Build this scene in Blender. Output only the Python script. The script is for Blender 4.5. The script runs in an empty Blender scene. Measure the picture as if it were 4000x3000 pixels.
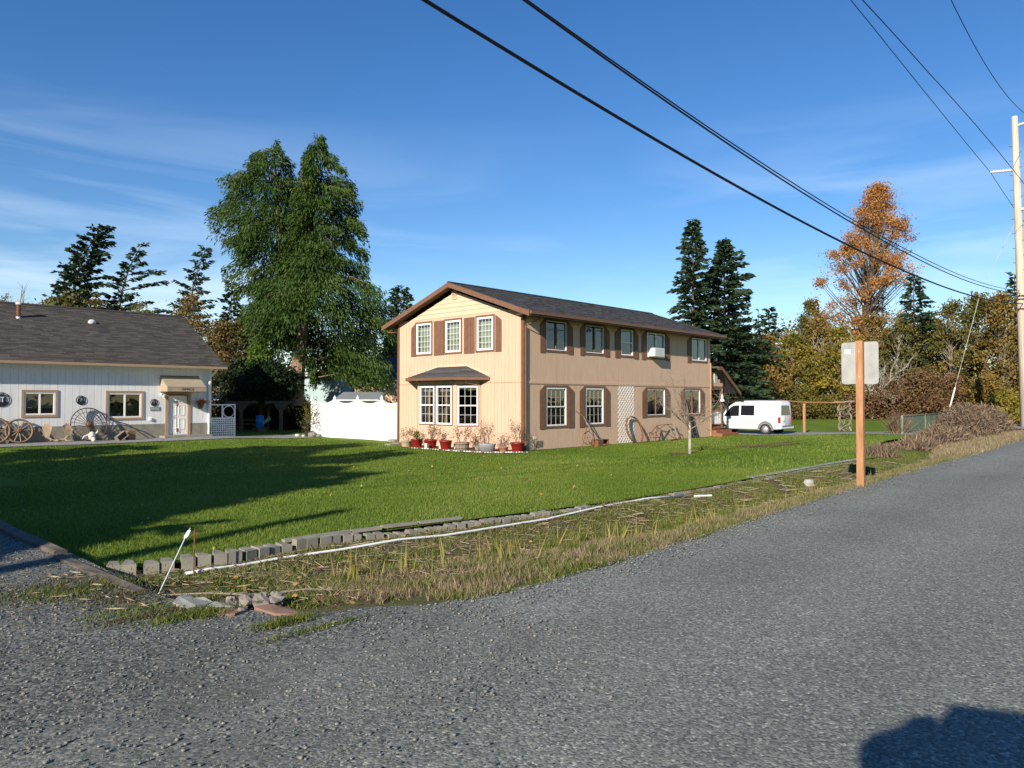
import bpy, math, random
import numpy as np
from math import sin, cos, pi, radians as R, sqrt, atan2, hypot
from mathutils import Vector, Matrix

random.seed(7)
C = bpy.context.scene.collection
SC = bpy.context.scene
HEAD = R(43.32)          # world X runs along the road, Y away from it; the camera looks 43 degrees off the road
EYE = 1.75

# ------------------------------------------------------------------ camera
cd = bpy.data.cameras.new('camera'); cam = bpy.data.objects.new('camera', cd); C.objects.link(cam)
cam.location = (0, 0, EYE)
PITCH = math.atan(55 / 2850)
cam.rotation_euler = (pi / 2 + PITCH, 0, HEAD - pi / 2)
cd.sensor_width = 36; cd.lens = 2850 / 4000 * 36
cd.clip_start = 0.05; cd.clip_end = 3000
SC.camera = cam

# ------------------------------------------------------------------ sky, sun, exposure
SUN_EL, SUN_AZ = R(23.5), R(17.5)      # shadows run along (cos az, sin az)
sunv = Vector((-cos(SUN_AZ) * cos(SUN_EL), -sin(SUN_AZ) * cos(SUN_EL), sin(SUN_EL)))
W = bpy.data.worlds.new('World'); SC.world = W; W.use_nodes = True
nt = W.node_tree; N = nt.nodes; Lk = nt.links
for n in list(N): N.remove(n)
wo = N.new('ShaderNodeOutputWorld'); bg = N.new('ShaderNodeBackground'); sky = N.new('ShaderNodeTexSky')
sky.sky_type = 'NISHITA'; sky.sun_disc = False
sky.sun_elevation = SUN_EL; sky.sun_rotation = atan2(sunv.x, sunv.y)
sky.altitude = 0; sky.air_density = 1.0; sky.dust_density = 0.0; sky.ozone_density = 2.5
tc = N.new('ShaderNodeTexCoord'); sep = N.new('ShaderNodeSeparateXYZ'); Lk.new(tc.outputs['Generated'], sep.inputs[0])
def wmath(op, a, b=None, cl=False):
    m = N.new('ShaderNodeMath'); m.operation = op; m.use_clamp = cl
    for i, x in enumerate((a, b)):
        if x is None: continue
        if isinstance(x, (int, float)): m.inputs[i].default_value = x
        else: Lk.new(x, m.inputs[i])
    return m.outputs[0]
# thin cirrus: streaks that follow the horizon, strongest low in the sky
mp = N.new('ShaderNodeMapping'); mp.inputs['Rotation'].default_value = (R(3.0), R(-3.5), 0); mp.inputs['Scale'].default_value = (1.5, 1.5, 11.0)
mp.inputs['Location'].default_value = (0.35, 0.2, 0.4)
Lk.new(tc.outputs['Generated'], mp.inputs[0])
n1 = N.new('ShaderNodeTexNoise'); n1.inputs['Scale'].default_value = 1.6; n1.inputs['Detail'].default_value = 9
n1.inputs['Roughness'].default_value = 0.55; n1.inputs['Distortion'].default_value = 0.5
Lk.new(mp.outputs[0], n1.inputs[0])
mp2 = N.new('ShaderNodeMapping'); mp2.inputs['Scale'].default_value = (1, 1, 2.2); mp2.inputs['Location'].default_value = (0.2, 3.1, 0.0); Lk.new(tc.outputs['Generated'], mp2.inputs[0])
n2 = N.new('ShaderNodeTexNoise'); n2.inputs['Scale'].default_value = 1.7; n2.inputs['Detail'].default_value = 2
Lk.new(mp2.outputs[0], n2.inputs[0])
r1 = N.new('ShaderNodeMapRange'); r1.inputs[1].default_value = 0.43; r1.inputs[2].default_value = 0.68; Lk.new(n1.outputs[0], r1.inputs[0])
r2 = N.new('ShaderNodeMapRange'); r2.inputs[1].default_value = 0.44; r2.inputs[2].default_value = 0.62; Lk.new(n2.outputs[0], r2.inputs[0])
lowf = N.new('ShaderNodeMapRange'); lowf.inputs[1].default_value = 0.36; lowf.inputs[2].default_value = 0.16; Lk.new(sep.outputs[2], lowf.inputs[0])
vd = N.new('ShaderNodeVectorMath'); vd.operation = 'DOT_PRODUCT'; Lk.new(tc.outputs['Generated'], vd.inputs[0]); vd.inputs[1].default_value = (cos(R(80)) * 0.985, sin(R(80)) * 0.985, 0.17)
rl = N.new('ShaderNodeMapRange'); rl.inputs[1].default_value = 0.80; rl.inputs[2].default_value = 0.99; Lk.new(vd.outputs['Value'], rl.inputs[0])
vr = N.new('ShaderNodeVectorMath'); vr.operation = 'DOT_PRODUCT'; Lk.new(tc.outputs['Generated'], vr.inputs[0]); vr.inputs[1].default_value = (cos(R(17)) * 0.95, sin(R(17)) * 0.95, 0.31)
rr_ = N.new('ShaderNodeMapRange'); rr_.inputs[1].default_value = 0.955; rr_.inputs[2].default_value = 0.998; rr_.inputs[4].default_value = 0.8; Lk.new(vr.outputs['Value'], rr_.inputs[0])
bank = wmath('MAXIMUM', wmath('MAXIMUM', r2.outputs[0], rr_.outputs[0]), rl.outputs[0])
cf = wmath('MULTIPLY', wmath('MULTIPLY', r1.outputs[0], bank), wmath('MULTIPLY', lowf.outputs[0], 0.45), True)
hsv = N.new('ShaderNodeHueSaturation'); hsv.inputs['Saturation'].default_value = 1.30; hsv.inputs['Hue'].default_value = 0.509
Lk.new(sky.outputs[0], hsv.inputs['Color'])
mx = N.new('ShaderNodeMix'); mx.data_type = 'RGBA'
Lk.new(cf, mx.inputs[0]); Lk.new(hsv.outputs[0], mx.inputs[6]); mx.inputs[7].default_value = (7.5, 8.6, 9.6, 1)
Lk.new(mx.outputs[2], bg.inputs[0]); bg.inputs[1].default_value = 0.095
Lk.new(bg.outputs[0], wo.inputs[0])

sl = bpy.data.lights.new('sun', 'SUN'); so = bpy.data.objects.new('sun', sl); C.objects.link(so)
sl.energy = 5.0; sl.angle = R(0.53); sl.color = (1.0, 0.90, 0.75)
so.rotation_euler = sunv.to_track_quat('Z', 'Y').to_euler(); so.location = (-30, -10, 40)
SC.view_settings.view_transform = 'Standard'; SC.view_settings.look = 'None'
SC.view_settings.exposure = 0.6; SC.view_settings.gamma = 1
SC.render.engine = 'CYCLES'
SC.cycles.max_bounces = 6; SC.cycles.transparent_max_bounces = 12
SC.cycles.caustics_reflective = False; SC.cycles.caustics_refractive = False

# ------------------------------------------------------------------ placing: a pixel of the 4000 x 3000 photograph gives a ground point
def ray(px, py):
    x = (px - 2000) / 2850; y = -(py - 1500) / 2850
    fw = cos(PITCH) - y * sin(PITCH); up = sin(PITCH) + y * cos(PITCH)
    return fw * cos(HEAD) + x * sin(HEAD), fw * sin(HEAD) - x * cos(HEAD), up
def at(px, py, z):
    u, v, w = ray(px, py); t = (z - EYE) / w; return u * t, v * t, z
def atd(px, depth):                       # ground position on a sight line at a forward distance
    x = (px - 2000) / 2850
    return depth * (cos(HEAD) + x * sin(HEAD)), depth * (sin(HEAD) - x * cos(HEAD))

# ------------------------------------------------------------------ materials
def nodes_of(name):
    m = bpy.data.materials.new(name); m.use_nodes = True
    t = m.node_tree; b = t.nodes['Principled BSDF']
    return m, t, b
def mat(name, col, rough=0.7, var=0.12, scale=3.0, bump=0.0, bscale=40.0, metal=0.0, spec=0.3, coat=0.0, stretch=None, dirt=None):
    m, t, b = nodes_of(name); nd, lk = t.nodes, t.links
    b.inputs['Roughness'].default_value = rough; b.inputs['Metallic'].default_value = metal
    b.inputs['Specular IOR Level'].default_value = spec; b.inputs['Coat Weight'].default_value = coat
    g = nd.new('ShaderNodeNewGeometry')
    vec = g.outputs['Position']
    if stretch:
        mpp = nd.new('ShaderNodeMapping'); mpp.inputs['Scale'].default_value = stretch; lk.new(vec, mpp.inputs[0]); vec = mpp.outputs[0]
    n = nd.new('ShaderNodeTexNoise'); n.inputs['Scale'].default_value = scale; n.inputs['Detail'].default_value = 6; lk.new(vec, n.inputs[0])
    r = nd.new('ShaderNodeValToRGB'); e = r.color_ramp.elements
    c = Vector(col)
    e[0].position = 0.3; e[1].position = 0.7
    e[0].color = (*(c * (1 - var)), 1); e[1].color = (*(c * (1 + var)), 1)
    lk.new(n.outputs[0], r.inputs[0]); out = r.outputs[0]
    if dirt:
        n3 = nd.new('ShaderNodeTexNoise'); n3.inputs['Scale'].default_value = dirt[1]; n3.inputs['Detail'].default_value = 8; n3.inputs['Roughness'].default_value = 0.7
        lk.new(vec, n3.inputs[0])
        mr = nd.new('ShaderNodeMapRange'); mr.inputs[1].default_value = 0.52; mr.inputs[2].default_value = 0.72; mr.inputs[4].default_value = dirt[2]; lk.new(n3.outputs[0], mr.inputs[0])
        mm = nd.new('ShaderNodeMix'); mm.data_type = 'RGBA'; lk.new(mr.outputs[0], mm.inputs[0]); lk.new(out, mm.inputs[6]); mm.inputs[7].default_value = (*dirt[0], 1); out = mm.outputs[2]
    lk.new(out, b.inputs['Base Color'])
    if bump:
        n4 = nd.new('ShaderNodeTexNoise'); n4.inputs['Scale'].default_value = bscale; n4.inputs['Detail'].default_value = 5; lk.new(vec, n4.inputs[0])
        bp = nd.new('ShaderNodeBump'); bp.inputs['Strength'].default_value = 0.6; bp.inputs['Distance'].default_value = bump; lk.new(n4.outputs[0], bp.inputs['Height']); lk.new(bp.outputs[0], b.inputs['Normal'])
    return m
def leafmat(name, cols, trans=0.3, rough=0.6):
    m, t, b = nodes_of(name); nd, lk = t.nodes, t.links
    a = nd.new('ShaderNodeAttribute'); a.attribute_name = 'tint'
    r = nd.new('ShaderNodeValToRGB'); cr = r.color_ramp
    while len(cr.elements) < len(cols): cr.elements.new(0.5)
    for i, c in enumerate(cols):
        cr.elements[i].position = i / (len(cols) - 1); cr.elements[i].color = (*c, 1)
    lk.new(a.outputs['Fac'], r.inputs[0]); lk.new(r.outputs[0], b.inputs['Base Color'])
    b.inputs['Roughness'].default_value = rough; b.inputs['Specular IOR Level'].default_value = 0.25
    tr = nd.new('ShaderNodeBsdfTranslucent'); lk.new(r.outputs[0], tr.inputs[0])
    ms = nd.new('ShaderNodeMixShader'); ms.inputs[0].default_value = trans
    lk.new(b.outputs[0], ms.inputs[1]); lk.new(tr.outputs[0], ms.inputs[2])
    lk.new(ms.outputs[0], nd['Material Output'].inputs[0])
    return m
def speckle(name, cols, scale, big=(0.75, 1.25), bscale=0.5, bump=0.006, rough=0.85, patch=None, fine=None):
    """crushed stone: one colour per Voronoi cell, slow mottling, height from the cells"""
    m, t, b = nodes_of(name); nd, lk = t.nodes, t.links
    g = nd.new('ShaderNodeNewGeometry')
    v = nd.new('ShaderNodeTexVoronoi'); v.inputs['Scale'].default_value = scale; v.inputs['Randomness'].default_value = 1; lk.new(g.outputs['Position'], v.inputs['Vector'])
    r = nd.new('ShaderNodeValToRGB'); cr = r.color_ramp
    while len(cr.elements) < len(cols): cr.elements.new(0.5)
    for i, (p, c) in enumerate(cols): cr.elements[i].position = p; cr.elements[i].color = (*c, 1)
    sp = nd.new('ShaderNodeSeparateColor'); lk.new(v.outputs['Color'], sp.inputs[0]); lk.new(sp.outputs[0], r.inputs[0])
    n = nd.new('ShaderNodeTexNoise'); n.inputs['Scale'].default_value = bscale; n.inputs['Detail'].default_value = 7; n.inputs['Roughness'].default_value = 0.62; lk.new(g.outputs['Position'], n.inputs[0])
    mr = nd.new('ShaderNodeMapRange'); mr.inputs[1].default_value = 0.3; mr.inputs[2].default_value = 0.7; mr.inputs[3].default_value = big[0]; mr.inputs[4].default_value = big[1]; lk.new(n.outputs[0], mr.inputs[0])
    mu = nd.new('ShaderNodeVectorMath'); mu.operation = 'SCALE'; lk.new(r.outputs[0], mu.inputs[0]); lk.new(mr.outputs[0], mu.inputs['Scale'])
    out = mu.outputs[0]
    if patch:
        n5 = nd.new('ShaderNodeTexNoise'); n5.inputs['Scale'].default_value = patch[1]; n5.inputs['Detail'].default_value = 8; n5.inputs['Roughness'].default_value = 0.7; lk.new(g.outputs['Position'], n5.inputs[0])
        m5 = nd.new('ShaderNodeMapRange'); m5.inputs[1].default_value = patch[2]; m5.inputs[2].default_value = patch[2] + 0.12; m5.inputs[4].default_value = patch[3]; lk.new(n5.outputs[0], m5.inputs[0])
        x5 = nd.new('ShaderNodeMix'); x5.data_type = 'RGBA'; lk.new(m5.outputs[0], x5.inputs[0]); lk.new(out, x5.inputs[6]); x5.inputs[7].default_value = (*patch[0], 1); out = x5.outputs[2]
    lk.new(out, b.inputs['Base Color']); b.inputs['Roughness'].default_value = rough; b.inputs['Specular IOR Level'].default_value = 0.35
    bp = nd.new('ShaderNodeBump'); bp.inputs['Strength'].default_value = 0.8; bp.inputs['Distance'].default_value = bump; bp.invert = True
    lk.new(v.outputs['Distance'], bp.inputs['Height']); lk.new(bp.outputs[0], b.inputs['Normal'])
    return m
def turf(name, cols, scale=(0.35, 9.0), rough=0.9):
    m, t, b = nodes_of(name); nd, lk = t.nodes, t.links
    g = nd.new('ShaderNodeNewGeometry')
    na = nd.new('ShaderNodeTexNoise'); na.inputs['Scale'].default_value = scale[0]; na.inputs['Detail'].default_value = 5; lk.new(g.outputs['Position'], na.inputs[0])
    nb = nd.new('ShaderNodeTexNoise'); nb.inputs['Scale'].default_value = scale[1]; nb.inputs['Detail'].default_value = 8; nb.inputs['Roughness'].default_value = 0.75; lk.new(g.outputs['Position'], nb.inputs[0])
    ad = nd.new('ShaderNodeMath'); ad.operation = 'MULTIPLY_ADD'; lk.new(nb.outputs[0], ad.inputs[0]); ad.inputs[1].default_value = 0.6
    sc = nd.new('ShaderNodeMath'); sc.operation = 'MULTIPLY'; sc.inputs[1].default_value = 0.4; lk.new(na.outputs[0], sc.inputs[0]); lk.new(sc.outputs[0], ad.inputs[2])
    r = nd.new('ShaderNodeValToRGB'); cr = r.color_ramp
    while len(cr.elements) < len(cols): cr.elements.new(0.5)
    for i, c in enumerate(cols): cr.elements[i].position = 0.33 + 0.34 * i / (len(cols) - 1); cr.elements[i].color = (*c, 1)
    lk.new(ad.outputs[0], r.inputs[0]); lk.new(r.outputs[0], b.inputs['Base Color']); b.inputs['Roughness'].default_value = rough; b.inputs['Specular IOR Level'].default_value = 0.1
    bp = nd.new('ShaderNodeBump'); bp.inputs['Strength'].default_value = 1; bp.inputs['Distance'].default_value = 0.03; lk.new(nb.outputs[0], bp.inputs['Height']); lk.new(bp.outputs[0], b.inputs['Normal'])
    return m
def glassmat(name, tint=(0.9, 0.95, 1), refl=1.0):
    m, t, b = nodes_of(name); nd, lk = t.nodes, t.links
    nd.remove(b)
    tr = nd.new('ShaderNodeBsdfTransparent'); tr.inputs[0].default_value = (*[x * 0.72 for x in tint], 1)
    gl = nd.new('ShaderNodeBsdfGlossy'); gl.inputs['Roughness'].default_value = 0.02; gl.inputs[0].default_value = (1, 1, 1, 1)
    lw = nd.new('ShaderNodeFresnel'); lw.inputs[0].default_value = 1.9
    mlt = nd.new('ShaderNodeMath'); mlt.operation = 'MULTIPLY'; mlt.inputs[1].default_value = refl; mlt.use_clamp = True; lk.new(lw.outputs[0], mlt.inputs[0])
    g = nd.new('ShaderNodeNewGeometry'); nn = nd.new('ShaderNodeTexNoise'); nn.inputs['Scale'].default_value = 1.6; lk.new(g.outputs['Position'], nn.inputs[0])
    bp = nd.new('ShaderNodeBump'); bp.inputs['Strength'].default_value = 0.25; bp.inputs['Distance'].default_value = 0.02; lk.new(nn.outputs[0], bp.inputs['Height']); lk.new(bp.outputs[0], gl.inputs['Normal'])
    ms = nd.new('ShaderNodeMixShader'); lk.new(mlt.outputs[0], ms.inputs[0]); lk.new(tr.outputs[0], ms.inputs[1]); lk.new(gl.outputs[0], ms.inputs[2])
    lk.new(ms.outputs[0], nd['Material Output'].inputs[0])
    return m

M = {}
M['siding'] = mat('tan painted siding', (0.575, 0.398, 0.282), 0.75, 0.05, 2.5, 0.002, 60, stretch=(3, 3, 0.5), dirt=((0.40, 0.27, 0.17), 1.2, 0.35))
M['siding2'] = mat('pale tan lap siding', (0.60, 0.45, 0.317), 0.75, 0.04, 2.5)
M['core'] = mat('wall sheathing', (0.40, 0.27, 0.17), 0.9)
M['brown'] = mat('brown painted wood', (0.17, 0.088, 0.053), 0.65, 0.12, 5, 0.001, 60)
M['soffit'] = mat('brown soffit', (0.14, 0.075, 0.045), 0.8)
M['gutter'] = mat('brown gutter metal', (0.17, 0.085, 0.05), 0.45, 0.06)
M['pinkbrown'] = mat('light brown downspout', (0.45, 0.26, 0.16), 0.5, 0.06)
M['vinyl'] = mat('white window vinyl', (0.80, 0.80, 0.78), 0.45, 0.03)
M['white'] = mat('white paint', (0.78, 0.78, 0.76), 0.6, 0.04, 4)
M['wfence'] = mat('white vinyl fence', (0.82, 0.82, 0.80), 0.5, 0.02, 2)
M['office'] = mat('white grooved siding', (0.72, 0.73, 0.735), 0.7, 0.04, 3, stretch=(3, 3, 0.5), dirt=((0.5, 0.49, 0.47), 0.9, 0.4))
M['offcore'] = mat('grey siding groove', (0.33, 0.33, 0.36), 0.9)
M['concrete'] = mat('weathered concrete', (0.25, 0.235, 0.19), 0.9, 0.2, 4, 0.004, 50, dirt=((0.20, 0.19, 0.14), 3, 0.6))
M['tantrim'] = mat('tan trim', (0.38, 0.255, 0.165), 0.65, 0.08)
M['awning'] = mat('beige canvas awning', (0.36, 0.295, 0.21), 0.9, 0.08, 3)
M['letter'] = mat('faded dark lettering', (0.07, 0.05, 0.035), 0.9)
M['black'] = mat('black metal', (0.02, 0.02, 0.02), 0.6)
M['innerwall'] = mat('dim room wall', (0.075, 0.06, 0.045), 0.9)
M['twigbark'] = mat('reddish young bark', (0.22, 0.17, 0.125), 0.95, 0.3, 9)
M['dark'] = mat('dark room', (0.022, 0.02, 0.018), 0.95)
M['rubber'] = mat('black rubber', (0.025, 0.025, 0.027), 0.8)
M['curt_green'] = mat('pale green curtain', (0.58, 0.62, 0.44), 0.9, 0.15, 2, stretch=(12, 12, 0.4))
M['curt_yellow'] = mat('ochre curtain', (0.42, 0.25, 0.07), 0.9, 0.25, 2, stretch=(12, 12, 0.4))
M['curt_blue'] = mat('blue grey curtain', (0.27, 0.32, 0.33), 0.9, 0.25, 2, stretch=(12, 12, 0.4))
M['curt_grey'] = mat('grey blind', (0.45, 0.46, 0.46), 0.9, 0.05)
M['muntin'] = mat('pale green grey glazing bar', (0.42, 0.46, 0.42), 0.5)
M['glass'] = glassmat('window glass')
M['autoglass'] = mat('dark car glass', (0.012, 0.014, 0.018), 0.06, 0.02, spec=0.6)
M['vanpaint'] = mat('white car paint', (0.80, 0.81, 0.82), 0.3, 0.02, 2, spec=0.5, coat=0.5)
M['greyplastic'] = mat('grey plastic', (0.17, 0.165, 0.16), 0.7)
M['alloy'] = mat('silver wheel', (0.6, 0.6, 0.6), 0.35, 0.03, metal=0.6)
M['redlamp'] = mat('red tail lamp', (0.5, 0.03, 0.02), 0.2, 0.1, spec=0.5)
M['rust'] = mat('rusty iron', (0.17, 0.075, 0.04), 0.9, 0.35, 14, dirt=((0.06, 0.035, 0.025), 8, 0.7))
M['ironblack'] = mat('old dark iron', (0.05, 0.04, 0.035), 0.75, 0.3, 10, dirt=((0.16, 0.07, 0.03), 9, 0.6))
M['oldwood'] = mat('grey weathered wood', (0.25, 0.205, 0.15), 0.9, 0.3, 5, 0.004, 30, stretch=(6, 6, 1.2))
M['wheelwood'] = mat('brown wheel wood', (0.22, 0.14, 0.085), 0.9, 0.3, 6)
M['post'] = mat('tan treated post', (0.37, 0.19, 0.092), 0.8, 0.28, 3, 0.002, 40, stretch=(9, 9, 0.7), dirt=((0.25, 0.13, 0.06), 4, 0.5))
M['pole'] = mat('pale weathered pole', (0.55, 0.45, 0.36), 0.85, 0.3, 2.5, 0.006, 20, stretch=(9, 9, 0.25), dirt=((0.32, 0.22, 0.14), 1.2, 0.8))
M['deck'] = mat('red brown deck', (0.27, 0.105, 0.05), 0.7, 0.15, 5)
M['alum'] = mat('dull sign aluminium', (0.33, 0.34, 0.33), 0.55, 0.12, 5, metal=0.25, dirt=((0.22, 0.22, 0.2), 4, 0.5))
M['sticker'] = mat('white sticker', (0.75, 0.76, 0.78), 0.6)
M['redpot'] = mat('dark red glazed pot', (0.22, 0.018, 0.012), 0.35, 0.15, 6, spec=0.45)
M['beigepot'] = mat('beige planter', (0.48, 0.37, 0.23), 0.8)
M['copperpot'] = mat('terracotta pot', (0.36, 0.17, 0.09), 0.7)
M['zinc'] = mat('galvanised tub', (0.40, 0.42, 0.44), 0.5, 0.2, 6, metal=0.3)
M['soil'] = mat('dark soil', (0.055, 0.035, 0.022), 1, 0.3, 9)
M['mulch'] = mat('bark mulch', (0.14, 0.075, 0.04), 1, 0.45, 14, 0.03, 25)
M['twig'] = mat('grey brown twigs', (0.21, 0.16, 0.11), 0.9, 0.25, 6)
M['bark'] = mat('brown bark', (0.13, 0.095, 0.065), 0.95, 0.35, 3, 0.02, 14, stretch=(5, 5, 0.8))
M['cedarbark'] = mat('cedar bark', (0.25, 0.17, 0.12), 0.95, 0.35, 2, 0.04, 9, stretch=(5, 5, 0.5))
M['greybark'] = mat('lichen grey bark', (0.33, 0.31, 0.25), 0.95, 0.3, 5, 0.01, 20)
M['palebark'] = mat('pale mossy bark', (0.23, 0.20, 0.145), 0.95, 0.35, 7)
M['cable'] = mat('black cable', (0.012, 0.013, 0.02), 0.6)
M['guy'] = mat('galvanised guy wire', (0.38, 0.38, 0.28), 0.6)
M['insul'] = mat('grey insulator', (0.55, 0.57, 0.58), 0.4)
M['pvc'] = mat('white pipe', (0.74, 0.75, 0.76), 0.45, 0.06, 4, dirt=((0.42, 0.38, 0.3), 5, 0.45))
M['timber'] = mat('old landscape timber', (0.13, 0.11, 0.09), 0.95, 0.3, 4, 0.008, 25)
M['rock'] = mat('grey rock', (0.21, 0.19, 0.165), 0.9, 0.4, 9, 0.01, 20)
M['slate'] = mat('flat grey stone', (0.30, 0.30, 0.27), 0.9, 0.15, 5, 0.006, 20)
M['redearth'] = mat('red brown board', (0.25, 0.15, 0.11), 0.95, 0.25, 5, 0.006, 20)
M['blue'] = mat('blue plastic', (0.02, 0.19, 0.55), 0.4, 0.08)
M['mint'] = mat('pale green plastic', (0.22, 0.42, 0.27), 0.6)
M['paleblue'] = mat('pale blue siding', (0.38, 0.50, 0.52), 0.8, 0.06)
M['metalroof'] = mat('ribbed metal roof', (0.42, 0.45, 0.48), 0.4, 0.08, metal=0.4)
M['greenlat'] = mat('faded green lattice', (0.085, 0.15, 0.095), 0.85, 0.2, 4)
M['greenlat2'] = mat('pale edge lattice', (0.17, 0.22, 0.16), 0.85, 0.2, 4)
M['dkroof'] = mat('dark blue brown roofing', (0.045, 0.035, 0.045), 0.7)
M['redroof'] = mat('red brown roofing', (0.12, 0.055, 0.045), 0.8)
M['fungreen'] = mat('sign green grey', (0.16, 0.23, 0.24), 0.7)
M['bone'] = mat('bone', (0.62, 0.58, 0.52), 0.8, 0.1)
M['antler'] = mat('weathered antler', (0.42, 0.31, 0.20), 0.8, 0.3, 6, dirt=((0.16, 0.12, 0.07), 6, 0.6))
M['yellowflower'] = leafmat('orange flowers', [(0.25, 0.04, 0.005), (0.55, 0.16, 0.01), (0.6, 0.3, 0.02)])
SH = [mat('asphalt shingle %s' % n, c, 0.95, 0.22, 18, 0.004, 70) for n, c in
      (('charcoal', (0.060, 0.058, 0.060)), ('slate', (0.072, 0.070, 0.072)), ('ash', (0.086, 0.083, 0.083)), ('coal', (0.048, 0.047, 0.050)))]
SHO = [mat('brown shingle %s' % n, c, 0.95, 0.22, 18, 0.004, 70) for n, c in
       (('umber', (0.066, 0.058, 0.052)), ('taupe', (0.092, 0.082, 0.072)), ('dusk', (0.052, 0.046, 0.043)), ('sand', (0.078, 0.068, 0.058)))]
def roadmat():
    m, t, b = nodes_of('chip seal and loose gravel'); nd, lk = t.nodes, t.links
    g = nd.new('ShaderNodeNewGeometry'); P_ = g.outputs['Position']
    def mth(op, a, b_=None, cl=False):
        n = nd.new('ShaderNodeMath'); n.operation = op; n.use_clamp = cl
        for i, x in enumerate((a, b_)):
            if x is None: continue
            if isinstance(x, (int, float)): n.inputs[i].default_value = x
            else: lk.new(x, n.inputs[i])
        return n.outputs[0]
    def noise(sc, det, ro=0.6):
        n = nd.new('ShaderNodeTexNoise'); n.inputs['Scale'].default_value = sc; n.inputs['Detail'].default_value = det; n.inputs['Roughness'].default_value = ro; lk.new(P_, n.inputs[0]); return n.outputs[0]
    def ramp(x, cols):
        r = nd.new('ShaderNodeValToRGB'); cr = r.color_ramp
        while len(cr.elements) < len(cols): cr.elements.new(0.5)
        for i, (p, c) in enumerate(cols): cr.elements[i].position = p; cr.elements[i].color = (*c, 1)
        lk.new(x, r.inputs[0]); return r.outputs[0]
    def cells(sc):
        v = nd.new('ShaderNodeTexVoronoi'); v.inputs['Scale'].default_value = sc; lk.new(P_, v.inputs['Vector'])
        sp = nd.new('ShaderNodeSeparateColor'); lk.new(v.outputs['Color'], sp.inputs[0]); return sp.outputs[0], v.outputs['Distance']
    c1, d1 = cells(62); c2, d2 = cells(47)
    road = ramp(c1, [(0.0, (0.097, 0.105, 0.094)), (0.35, (0.168, 0.180, 0.160)), (0.7, (0.228, 0.240, 0.209)), (0.94, (0.31, 0.32, 0.285)), (1.0, (0.50, 0.49, 0.41))])
    grav = ramp(c2, [(0.0, (0.05, 0.056, 0.053)), (0.4, (0.118, 0.129, 0.117)), (0.8, (0.20, 0.21, 0.183)), (0.96, (0.29, 0.28, 0.235)), (1.0, (0.44, 0.41, 0.34))])
    sx = nd.new('ShaderNodeSeparateXYZ'); lk.new(P_, sx.inputs[0]); wn = mth('MULTIPLY', mth('SUBTRACT', noise(0.9, 6), 0.5), 3.2)
    fv = mth('MULTIPLY', mth('ADD', mth('SUBTRACT', sx.outputs[1], 3.3), wn), 0.7, True)
    fu = mth('MULTIPLY', mth('ADD', mth('SUBTRACT', 4.5, sx.outputs[0]), wn), 0.8, True)
    fine = mth('MULTIPLY', mth('MULTIPLY', fv, fu), mth('ADD', 0.55, mth('MULTIPLY', noise(7, 4), 0.9)), True)
    mx_ = nd.new('ShaderNodeMix'); mx_.data_type = 'RGBA'; lk.new(fine, mx_.inputs[0]); lk.new(road, mx_.inputs[6]); lk.new(grav, mx_.inputs[7])
    # fines packed between the stones, in drifts along the old wheel tracks
    dr = nd.new('ShaderNodeMapRange'); dr.inputs[1].default_value = 0.50; dr.inputs[2].default_value = 0.66; dr.inputs[4].default_value = 0.75; lk.new(noise(0.75, 7, 0.68), dr.inputs[0])
    df = mth('MULTIPLY', dr.outputs[0], mth('ADD', 0.12, mth('MULTIPLY', fine, 0.88)))
    m2 = nd.new('ShaderNodeMix'); m2.data_type = 'RGBA'; lk.new(df, m2.inputs[0]); lk.new(mx_.outputs[2], m2.inputs[6]); m2.inputs[7].default_value = (0.098, 0.097, 0.082, 1)
    # tyre-polished lanes along the road, slightly darker
    ln = mth('ADD', 0.93, mth('MULTIPLY', mth('SINE', mth('MULTIPLY', mth('ADD', sx.outputs[1], mth('MULTIPLY', wn, 0.15)), 3.3)), 0.055))
    mo = nd.new('ShaderNodeMapRange'); mo.inputs[1].default_value = 0.3; mo.inputs[2].default_value = 0.7; mo.inputs[3].default_value = 0.82; mo.inputs[4].default_value = 1.07; lk.new(noise(0.4, 7, 0.65), mo.inputs[0])
    sc = nd.new('ShaderNodeVectorMath'); sc.operation = 'SCALE'; lk.new(m2.outputs[2], sc.inputs[0]); lk.new(mth('MULTIPLY', mo.outputs[0], ln), sc.inputs['Scale'])
    lk.new(sc.outputs[0], b.inputs['Base Color']); b.inputs['Roughness'].default_value = 0.9; b.inputs['Specular IOR Level'].default_value = 0.3
    hh = nd.new('ShaderNodeMix'); lk.new(fine, hh.inputs[0]); lk.new(d1, hh.inputs[2]); lk.new(d2, hh.inputs[3])
    bp = nd.new('ShaderNodeBump'); bp.inputs['Strength'].default_value = 0.8; bp.inputs['Distance'].default_value = 0.0045; bp.invert = True
    lk.new(hh.outputs[0], bp.inputs['Height']); lk.new(bp.outputs[0], b.inputs['Normal']); return m
M['road'] = M['gravel'] = roadmat()
M['gravel2'] = speckle('pale gravel', [(0.0, (0.12, 0.12, 0.125)), (0.5, (0.25, 0.25, 0.25)), (1.0, (0.42, 0.41, 0.39))], 30, (0.8, 1.2), 0.5, 0.012)
M['lawn'] = turf('mown lawn', [(0.060, 0.11, 0.010), (0.12, 0.185, 0.020), (0.21, 0.24, 0.045)])
M['rough'] = turf('rough field', [(0.045, 0.065, 0.018), (0.085, 0.10, 0.03), (0.12, 0.115, 0.045)])
M['ditch'] = turf('ditch bank', [(0.05, 0.038, 0.022), (0.13, 0.098, 0.058), (0.10, 0.115, 0.035), (0.24, 0.19, 0.12)], (1.1, 7.0))
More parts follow.
